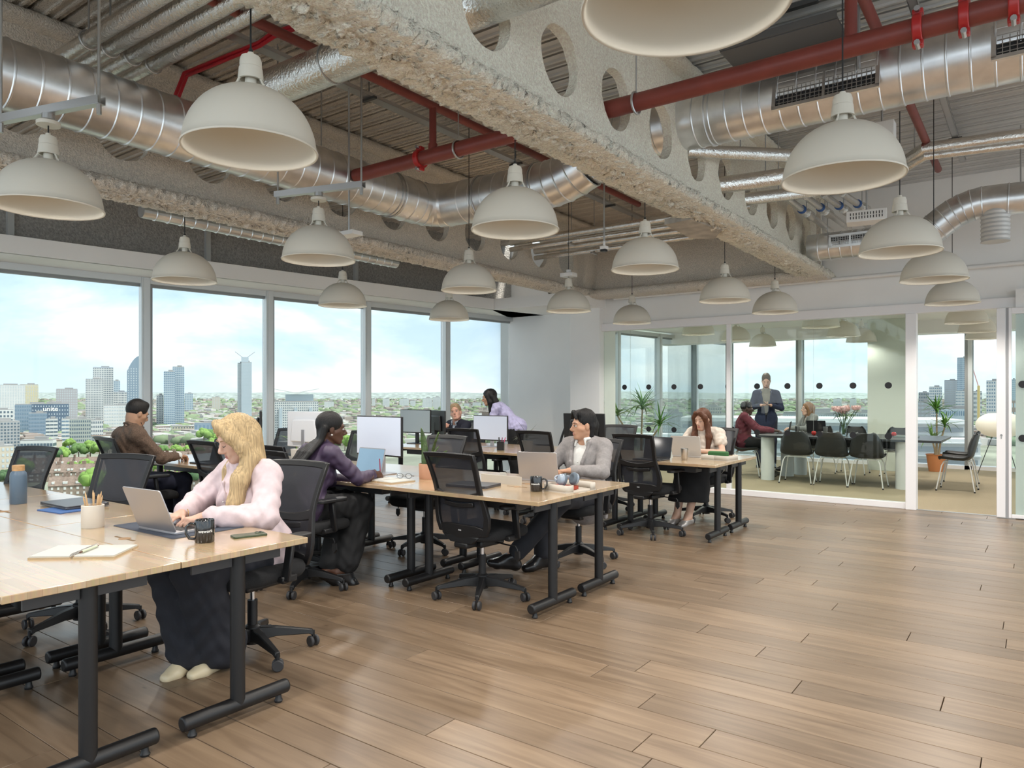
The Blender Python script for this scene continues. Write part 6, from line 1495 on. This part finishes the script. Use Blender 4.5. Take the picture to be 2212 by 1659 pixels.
# ================================================================== the city beyond the windows
GZ0 = -62.0
def gdist(py): return FPX*(EYE-GZ0)/(py-PV0)
def gpoint(px, f): d = ray(px, PV0); return Vector((d[0]*f, d[1]*f, GZ0))
fac_w = M('facade_white', (.60, .61, .60), .7, var=.05, vscale=.05); fac_p = M('facade_pale_blue', (.42, .49, .54), .6); fac_b = M('facade_blue_grey', (.22, .29, .36), .4)  # pale and bluish tower walls carry distance haze in their colour
fac_g = M('facade_grey', (.33, .34, .35), .7); fac_s = M('facade_sand', (.50, .45, .37), .8); fac_br = M('facade_brick', (.30, .21, .17), .85); fac_y = M('facade_yellow', (.58, .52, .34), .7)
win_d = M('far_window', (.10, .14, .18), .25); win_b = M('far_window_blue', (.16, .24, .32), .2); win_l = M('far_window_light', (.46, .52, .56), .3)
roof_g = M('roof_grey', (.30, .30, .30), .9); roof_w = M('roof_white', (.62, .63, .62), .7); roof_t = M('roof_tile', (.22, .165, .135), .9, var=.25, vscale=.6)
def building(label, px0, px1, ytop, f, wall, win, cols, rows, depth=.8, yaw=0, fx=.55, fy=.5, roof=None, ybot=None, proud=False, cat='building', name='apartment_tower', group=None, z0=GZ0):
    c = gpoint((px0+px1)/2, f); w = (px1-px0)/FPX*f*.92; zt = EYE+(PV0-ytop)/FPX*f; Hh = zt-z0; D = w*depth
    t = thing(name, label, cat, (c.x, c.y, z0), math.atan2(c.y, c.x)-math.pi/2+R(yaw), group)
    MB().box((0, D/2, Hh/2), (w, D, Hh)).build('walls', wall, t, smooth=False)
    b = MB(); e = .12*(1 if proud else 1)
    for i in range(cols):
        for j in range(rows):
            x = -w/2+w*(i+.5)/cols; z = Hh*(j+.5)/rows
            b.box((x, -.02, z), (w/cols*fx, .25, Hh/rows*fy))
    nc = max(2, int(cols*depth))
    for i in range(nc):
        for j in range(rows):
            y = D*(i+.5)/nc; z = Hh*(j+.5)/rows
            for s_ in (-1, 1): b.box((s_*w/2, y, z), (.25, D/nc*fx, Hh/rows*fy))
    tag(b.build('windows', win, t, smooth=False), kind='stuff')
    MB().box((0, D/2, Hh+.5), (w*.98, D*.98, 1.0)).build('parapet', roof or roof_g, t, smooth=False)
    MB().box((w*.1, D/2, Hh+2), (w*.4, D*.4, 3)).build('roof_plant', roof_g, t, smooth=False)
    return t, w, D, Hh
B = building
B('white apartment tower with pale window grid at the skyline\'s left end', -20, 50, 832, 1500, fac_w, win_l, 14, 26)
B('pale yellow-cornered apartment tower beside the white one', 45, 81, 831, 1560, fac_y, win_l, 8, 26)
B('low white block in front of the pale apartment towers', -30, 26, 886, 1150, fac_w, win_d, 8, 6, name='apartment_block')
t, w, D, Hh = B('long dark blue office block with white roof sign', 36, 108, 874, 1080, fac_b, win_b, 16, 9, .5, name='office_block')
t, w, D, Hh = B('dark blue-grey office block with bright windows', 72, 146, 873, 1010, M('facade_navy', (.095, .14, .20), .35), win_l, 14, 9, .5, fx=.35, fy=.35, name='office_block')
textmesh('unite', 9, lett, 'sign', t, lambda x, y: Vector((x+w*.0, -.3, Hh-9.5+y)))
B('low slate-blue block with vertical fins below the office blocks', 64, 100, 893, 960, fac_b, win_b, 12, 8, .5, name='office_block')
B('brown-grey residential tower left of the gridded tower', 123, 166, 841, 1450, M('facade_taupe', (.36, .34, .35), .7), win_l, 12, 22)
B('tall white tower with square window grid, lower tier', 186, 222, 819, 1500, fac_w, win_d, 11, 26)
B('tall white tower with square window grid, upper tier', 202, 244, 794, 1520, fac_w, win_d, 12, 30, roof=M('crown_blue', (.22, .27, .36), .5))
B('slim grey tower beside the gridded tower', 243, 259, 823, 1650, fac_p, win_b, 5, 20)
B('shorter white gridded tower with blue top', 244, 275, 847, 1560, fac_w, win_d, 10, 14, roof=M('crown_blue'))
B('white block with coloured panels in front of the gridded tower', 226, 298, 876, 1250, fac_w, win_l, 14, 8, .4, fy=.4, name='office_block')
# rounded tower with three roof openings
f = 1480; c = gpoint(289, f); t = thing('curved_tower', 'tall blue tower with sloping rounded top behind the mullion', 'building', (c.x, c.y, GZ0), math.atan2(c.y, c.x)-math.pi/2)
sc = f/FPX; Hh = 62+EYE+(PV0-768)*sc
poly = [(-13*sc, 0)]+[(-13*sc+26*sc*k/8, Hh-(34*sc)*((8-k)/8)**2) for k in range(9)]+[(13*sc, 0)]
MB().prism(poly, -16, 0, Matrix.Rotation(R(90), 4, 'X')).build('walls', fac_b, t, smooth=False)
b = MB()
for i in range(5):
    for j in range(24): b.box((-10*sc+5*sc*i, -.1, 4+j*Hh*.034), (2*sc, .3, Hh*.018))
tag(b.build('windows', win_l, t, smooth=False), kind='stuff')
t, w, D, Hh = B('grey-blue balconied tower, taller of a pair', 373, 398, 793, 1330, fac_p, win_b, 6, 34, 1.0, fx=.8, fy=.45)
B('grey-blue balconied tower, shorter of a pair', 354, 378, 803, 1310, fac_p, win_b, 6, 32, 1.0, fx=.8, fy=.45)
B('narrow white slab beside the balconied towers', 338, 353, 854, 1340, fac_w, win_d, 3, 18)
B('blue tower under construction with orange core beyond the balconied pair', 399, 417, 850, 2300, fac_p, win_b, 5, 12)
B('sandy mid-rise tower far beyond the blonde woman', 458, 476, 858, 2700, fac_s, win_l, 5, 12)
t, w, D, Hh = B('very tall slender white tower with crossed masts', 513, 527, 785, 1330, fac_w, win_l, 4, 46, 1.0, fx=.8, fy=.4)
t, w, D, Hh = B('very tall slender blue-cored tower with crossed masts', 521, 544, 783, 1325, fac_p, win_l, 5, 46, 1.0, fx=.8, fy=.4)
MB().box((-w*.15, D/2, Hh+5), (w*.7, D*.6, 10)).build('crown', fac_p, t, smooth=False)
for s_ in (-1, 1): MB().tube([(-w*.15+s_*w*.1, D/2, Hh+8), (-w*.15+s_*w*.95, D/2, Hh+20)], .5, 6).build('mast', roof_g, t)
t, w, D, Hh = B('wide white apartment block with winged roof beside the second mullion', 588, 690, 868, 760, fac_w, win_d, 24, 22, .35, fx=.5, fy=.45, name='apartment_block')
MB().box((w*.08, D/2, Hh+4), (w*.62, D*.8, 8)).build('penthouse', fac_p, t, smooth=False)
for s_ in (-1, 1): MB().prism([(0, 8.5), (s_*w*.52, 13.5), (s_*w*.52, 14.2), (0, 9.8)], -D*1.1, D*.1, Matrix.Translation((0, 0, Hh)) @ Matrix.Rotation(R(90), 4, 'X')).build('roof_wing', roof_w, t, smooth=False)
for i in range(3): MB().box((-w*.33+w*.33*i, -1.2, Hh*.45), (w*.07, 2, Hh*.86)).build('balcony_stack', fac_p, t, smooth=False)
for i, (a, b_, yt, f) in enumerate(((700, 722, 868, 3000), (803, 811, 862, 3400), (826, 842, 862, 3300), (862, 884, 862, 3200), (886, 898, 866, 3300), (912, 934, 860, 3000), (934, 952, 858, 3050), (1002, 1014, 872, 3300), (1020, 1040, 870, 3200), (1042, 1062, 870, 3250), (1064, 1082, 871, 3300))):
    B('pale far council tower block %s' % ['at the third window', 'by the third mullion', 'in the fourth window', 'above the grey monitor', 'beside the twin block', 'with twin slabs, left', 'with twin slabs, right', 'left of the far slab row', 'starting the far slab row', 'in the middle of the far slab row', 'ending the far slab row'][i], a, b_, yt, f, fac_w, win_l, 6, 12, group='far council towers')
# near left blocks
B('grey brick slab with dark windows at the left window edge', -40, 40, 912, 640, fac_g, win_d, 12, 14, .4, yaw=12, name='apartment_block')
B('low cream apartment block below the grey slab', -60, 26, 966, 470, fac_s, win_l, 10, 8, .4, yaw=10, name='apartment_block')
B('striped mid-rise block with white balconies', 100, 124, 906, 860, fac_w, win_d, 3, 8, .6, fx=.9, fy=.4, name='apartment_block')
B('striped mid-rise block with blue-banded balconies', 134, 156, 906, 850, fac_w, win_b, 3, 8, .6, fx=.9, fy=.4, name='apartment_block')
B('grey-green estate block beyond the bright trees', 152, 195, 906, 830, M('facade_green_grey', (.34, .37, .35), .8), win_d, 10, 8, .4, name='apartment_block')
B('low white modern block with ribbon windows', 46, 112, 952, 640, fac_w, win_d, 10, 3, .5, yaw=-14, fx=.8, fy=.35, name='school_block')
B('white gridded block below the coloured panels', 196, 222, 908, 900, fac_w, win_d, 7, 6, .6, name='apartment_block')
B('dark flat-roofed shed beyond the railway', 420, 470, 914, 1050, fac_b, win_b, 6, 2, .6, name='depot')
# rear facade view
B('tall blue glass tower seen through the doorway', 2069, 2099, 773, 1500, fac_p, win_b, 12, 34, 1, fx=.6, fy=.6)
B('podium of the blue glass tower', 2066, 2101, 845, 1450, fac_w, win_b, 12, 12, .8, name='office_block')
B('grey ribbed tower beside the blue glass tower', 2041, 2068, 822, 1550, M('facade_grey_pale', (.45, .46, .48), .7), win_l, 10, 20)
B('white striped tower beyond the potted dracaena', 2008, 2034, 836, 1500, fac_w, win_b, 7, 14)
B('dark ribbed block at the door jamb', 1984, 2010, 868, 1200, fac_g, win_l, 10, 8, name='office_block')
B('rounded grey block beyond the dark ribbed one', 1985, 2006, 848, 1900, fac_g, win_d, 6, 8, name='office_block')
B('white stepped offices behind the crane', 2100, 2120, 846, 1400, fac_w, win_d, 6, 8, name='office_block')
B('white and blue slab right of the rear mullion', 2132, 2160, 823, 1100, fac_w, win_b, 6, 16)
B('slim far tower in the sliding door glass', 2184, 2194, 820, 1800, fac_p, win_b, 4, 20)
B('dark brick block in the sliding door glass', 2186, 2230, 866, 900, fac_br, win_l, 8, 5, name='office_block')
B('blue glazed market hall below the towers', 2030, 2100, 883, 900, fac_p, win_b, 16, 4, .5, name='hall')
t = thing('tower_crane', 'yellow tower crane beside the blue glass tower', 'crane', gpoint(2114, 1300)); MB().box((0, 0, 40), (4, 4, 80)).build('mast', M('crane_yellow', (.65, .50, .20), .6), t); MB().tube([(0, 0, 78), (-14, 4, 130)], .8, 6).build('jib', M('crane_red', (.55, .30, .28), .6), t)
# market roof with skylight grid near the rear facade
t = thing('station_hall', 'low white hall with gridded skylight roof below the rear windows', 'building', gpoint(2040, 240), math.atan2(gpoint(2040, 240).y, gpoint(2040, 240).x)-math.pi/2); hz = 36
MB().box((0, 0, hz/2), (150, 44, hz)).build('walls', fac_w, t, smooth=False); MB().box((0, 0, hz+.4), (152, 46, .8)).build('roof', roof_w, t, smooth=False)
b = MB()
for i in range(34):
    for j in range(5): b.box((-66+4*i, -16+7*j, hz+.9), (2.6, 5, .3))
tag(b.build('skylights', M('skylight', (.22, .23, .23), .5), t, smooth=False), kind='stuff')
b = MB()
for i in range(44):
    for j in range(7): b.box((-72+3.35*i, -22.1, 4+4.6*j), (2.5, .4, 3))
tag(b.build('windows', win_b, t, smooth=False), kind='stuff')
for s_, l in ((0, 'upper'), (1, 'lower')):
    c = gpoint(1760-30*s_, 330-20*s_); t = thing('terrace_block', l+' white terrace building with ribbon windows beyond the meeting table', 'building', c, math.atan2(c.y, c.x)-math.pi/2+R(4)); hz = 62-9.5-7*s_
    dpt = 40-28*s_; MB().box((0, dpt/2, hz/2), (120+14*s_, dpt, hz)).build('walls', fac_w, t, smooth=False)
    for j in range(7):
        MB().box((0, -.3, hz-4.2-5.2*j), (118+14*s_, .5, 1.9)).build('ribbon_window', M('ribbon_grey', (.28, .31, .33), .3), t, smooth=False)
        MB().box((0, -1.0, hz-1.6-5.2*j), (120+14*s_, 2.2, .5)).build('balcony_slab', roof_w, t, smooth=False)
B('grey glazed block beyond the white terraces', 1690, 1820, 893, 520, fac_g, win_l, 26, 10, .4, name='office_block'); B('white far council block behind the flowers', 1800, 1818, 862, 2400, fac_w, win_l, 5, 10); B('white far council block beside the flowers', 1836, 1850, 862, 2400, fac_w, win_l, 5, 10); B('pale stacked apartments left of the square column', 1842, 1890, 893, 640, fac_w, win_d, 12, 14, .5, name='apartment_block')
B('grey office slab behind the cream-bloused woman', 1430, 1476, 892, 800, fac_g, win_l, 10, 10, .5, name='office_block'); B('beige brick block left of the slim post', 1510, 1560, 880, 1000, fac_s, win_d, 10, 10, .5, name='office_block'); B('white mid-rise behind the pale dracaena', 1318, 1342, 878, 1500, fac_w, win_l, 7, 14)
# filler blocks: countable mid-distance buildings
rr = random.Random(21)
def filler(n, pxr, fr, hr, tagl):
    for i in range(n):
        px = rr.uniform(*pxr); f = rr.uniform(*fr); c = gpoint(px, f); w, d, hgt = rr.uniform(14, 40), rr.uniform(10, 18), rr.uniform(*hr)
        wm, wn_ = rr.choice(((fac_w, 'white'), (fac_s, 'sandy'), (fac_br, 'brick'), (fac_g, 'grey'), (fac_s, 'sandy'))); rm, rn_ = rr.choice(((roof_g, 'grey'), (roof_t, 'brown'), (roof_w, 'white')))
        t = thing('estate_block', '%s %s %s with %s roof %s' % ('long' if w > 27 else 'short', wn_, 'mid-rise block' if hgt > 13 else 'low block', rn_, tagl), 'building', c, rr.uniform(0, 3.1), group='blocks '+tagl)
        MB().box((0, 0, hgt/2), (w, d, hgt)).build('walls', wm, t, smooth=False)
        MB().box((0, 0, hgt+.4), (w+.6, d+.6, .8)).build('roof', rm, t, smooth=False)
        b = MB(); nf = max(2, int(hgt/3.2)); nw = int(w/3.4)
        for j in range(nf):
            for k in range(nw):
                for s_ in (-1, 1): b.box((-w/2+w*(k+.5)/nw, s_*d/2, hgt*(j+.5)/nf), (1.7, .2, 1.6))
        tag(b.build('windows', win_d, t, smooth=False), kind='stuff')
filler(46, (-60, 620), (680, 1300), (8, 16), 'among the trees beyond the office windows')
filler(30, (600, 1100), (900, 2200), (9, 18), 'beyond the far office windows')
filler(30, (1300, 2200), (700, 1600), (9, 20), 'beyond the meeting room windows')
# terraced brick houses with pitched roofs
brick = M('house_brick', (.30, .235, .19), .9, var=.15, vscale=.4); chim = M('chimney_brick', (.24, .17, .135), .9); wfr = M('house_window', (.68, .68, .66), .6)
def house_proto():
    t = thing('terraced_house', 'x', 'house'); W, Dp, Hw, Hr = 11, 10, 6.6, 5.6
    MB().box((0, 0, Hw/2), (W, Dp, Hw)).build('walls', brick, t, smooth=False)
    MB().add([(-W/2-.3, -Dp/2-.4, Hw), (W/2+.3, -Dp/2-.4, Hw), (W/2+.3, Dp/2+.4, Hw), (-W/2-.3, Dp/2+.4, Hw), (-W/2-.3, 0, Hw+Hr), (W/2+.3, 0, Hw+Hr)], [(0, 1, 5, 4), (2, 3, 4, 5), (0, 4, 3), (1, 2, 5), (0, 3, 2, 1)]).build('roof', roof_t, t, smooth=False)
    for x in (-W/2+.8, W/2-.8): MB().box((x, .6, Hw+Hr), (1.2, 2.2, 4)).build('chimney', chim, t, smooth=False)
    for x in (-3.4, 0, 3.4):
        for z in (1.9, 4.9):
            for s_ in (-1, 1):
                MB().box((x, s_*Dp/2, z), (1.1, .3, 1.5)).build('window', wfr, t, smooth=False)
    for x in (-3, 3): MB().box((x, -Dp/2+1.6, Hw+1.8), (1.5, 2.4, 1.4)).build('dormer', wfr, t, smooth=False)
    return tree(t)
hp_ = house_proto(); firsth = True
for row, (f0, px0, px1, n, yaw) in enumerate(((455, 130, 420, 12, 10), (520, 0, 300, 12, 14), (585, 60, 420, 14, 8), (650, 330, 700, 14, 0), (720, 300, 640, 14, -6))):
    a, b_ = gpoint(px0, f0), gpoint(px1, f0*1.06)
    for k in range(n):
        p = a.lerp(b_, k/(n-1)); d = (b_-a).normalized()
        o = place(hp_, p, math.atan2(d.y, d.x), ['brick terraced house in the row nearest the office', 'brick terraced house in the second row by the left window edge', 'brick terraced house in the third row below the trees', 'brick terraced house beside the railway beyond the blonde woman', 'brick terraced house in the farthest terrace'][row], first=firsth, group='terraced houses row %s' % 'abcde'[row]); firsth = False
# trees
tg = [M('foliage_bright', (.16, .27, .055), .8, var=.3, vscale=.35), M('foliage_mid', (.095, .18, .05), .85, var=.3, vscale=.35), M('foliage_dark', (.055, .11, .045), .9, var=.3, vscale=.35)]
protos = []
for v in range(3):
    t = thing('city_tree', 'x', 'tree'); rv = random.Random(40+v); b = MB()
    for k in range(15):
        a = k*2.4; r_ = 4.2*math.sqrt((k+.5)/15); c0 = Vector((r_*math.cos(a), r_*math.sin(a), 7.5+3.2*(1-(r_/4.4)**2)+rv.uniform(-.8, .8))); rad_ = rv.uniform(1.9, 2.8)
        o = len(b.v); b.ball(c0, rad_, 9, 6)
        b.v[o:] = [tuple(Vector(q)+(Vector(q)-c0)*.28*noise.noise(Vector(q)*1.1)) for q in b.v[o:]]
    b.build('foliage', tg[v], t, ang=180); MB().cyl((0, 0, 0), (0, 0, 6.5), .45, .3, 8).build('trunk', chim, t)
    protos.append(tree(t))
ft = [True]*3
TR = [(20, 500, 1.2), (45, 520, 1.3), (12, 470, 1.1), (200, 440, 1.35), (215, 452, 1.2), (158, 540, 1.0), (185, 560, 1.0), (118, 640, 1.2), (135, 650, 1.2), (170, 690, 1.3), (195, 700, 1.4), (215, 690, 1.4), (232, 720, 1.3), (95, 690, 1.1), (60, 760, 1.2), (110, 780, 1.2), (150, 800, 1.1), (250, 760, 1.1),
      (330, 700, 1.1), (352, 720, 1.0), (380, 700, 1.1), (405, 720, 1.0), (445, 750, 1.2), (460, 760, 1.3), (430, 690, 1.0), (345, 520, 1.2), (400, 500, 1.2), (420, 480, 1.1), (440, 900, 1.6), (455, 910, 1.5), (470, 880, 1.2), (700, 900, 1.5), (720, 860, 1.4), (745, 820, 1.4), (690, 760, 1.3), (760, 780, 1.5), (820, 900, 1.4), (850, 950, 1.4),
      (1345, 600, 1.4), (1365, 560, 1.4), (1400, 620, 1.3), (1432, 520, 1.3), (1450, 560, 1.4), (1470, 640, 1.3), (1500, 700, 1.2), (2060, 420, 1.2), (2075, 410, 1.1), (2090, 415, 1.2), (2104, 420, 1.1), (2130, 400, 1.2), (2145, 410, 1.1), (2046, 430, 1.0), (1875, 600, 1.1)]
for i, (px, f, s_) in enumerate(TR):
    v = (i*7) % 5; v = 0 if v < 3 else v-2
    near = px < 300
    o = place(protos[v], gpoint(px, f), i*1.3, 'leafy %s tree %s' % (('bright green', 'mid green', 'dark green')[v], 'among the brick terraces at the left window' if px < 300 else 'beyond the second window' if px < 600 else 'beyond the far office windows' if px < 1200 else 'beyond the side panes of the meeting room' if px < 1600 else 'on the square below the towers'), first=ft[v], group='city trees'); ft[v] = False
    o.scale = (s_, s_, s_*1.05)
# uncountable far city: rooftops and treetops
rf = random.Random(9); b1, b2, b3 = MB(), MB(), MB()
for i in range(7500):
    px = rf.uniform(-80, 2260)
    if 1110 < px < 1290: continue
    u = rf.random(); f = 900*(9.3**u); c = gpoint(px, f); s_ = 1+f/5000
    k = rf.random()
    if k < .6: (b1 if rf.random() < .5 else b2).box((c.x, c.y, GZ0+3.5*s_), (rf.uniform(8, 26)*s_, rf.uniform(8, 18)*s_, rf.uniform(6, 15)*s_), rz=rf.uniform(0, 3))
    else: b3.ball((c.x, c.y, GZ0+4*s_), (rf.uniform(6, 16)*s_, rf.uniform(6, 16)*s_, rf.uniform(5, 8)*s_), 6, 4)
tag(b1.build('far_rooftops', M('far_roof_pale', (.50, .49, .47), .9), smooth=False), 'pale rooftops of the far city', 'rooftops', None, 'stuff')
tag(b2.build('far_rooftops', M('far_roof_brown', (.33, .285, .26), .9), smooth=False), 'brownish rooftops of the far city', 'rooftops', None, 'stuff')
tag(b3.build('far_treetops', M('far_trees', (.165, .215, .125), .9, var=.4, vscale=.02), ang=180), 'green treetops of the far city', 'trees', None, 'stuff')
gm = M('city_ground', (.20, .215, .165), .95, var=.5, vscale=.012, detail=8)
d0, d1 = ray(-2200, PV0), ray(4200, PV0)
poly = [(0+25*(-sY), 25*cY)]
g = [(25*(-sY)+d[0]*0, 25*cY+d[1]*0) for d in (d0,)]
V = []
for px in (-2400, -1200, -200, 700, 1400, 2300, 3400, 4600): d = ray(px, PV0); V.append((d[0]*11000, d[1]*11000))
nearp = [(ray(px, PV0)[0]*22, ray(px, PV0)[1]*22) for px in (4600, 2300, 700, -1200, -2400)]
tag(MB().prism(V+nearp, GZ0-2, GZ0).build('ground', gm), 'city ground far below the office', kind='structure')
b = MB()
def hill(u, v):
    px = -900+4000*u; f = 8200+1800*v; c = gpoint(px, f); h_ = 62+(30+26*fbm((px*.004, 3, 1), 1, 4)+8*fbm((px*.03, 9, 1), 1, 2))*math.sin(math.pi*v) if 0 < v < 1 else 0
    return (c.x, c.y, GZ0+max(0, h_))
b.grid(hill, 260, 6); tag(b.build('far_hills', M('far_hill_haze_green', (.26, .30, .285), .95, var=.35, vscale=.02), ang=180), 'low wooded hills on the horizon', kind='structure')  # muted blue-green stands in for haze over the hills
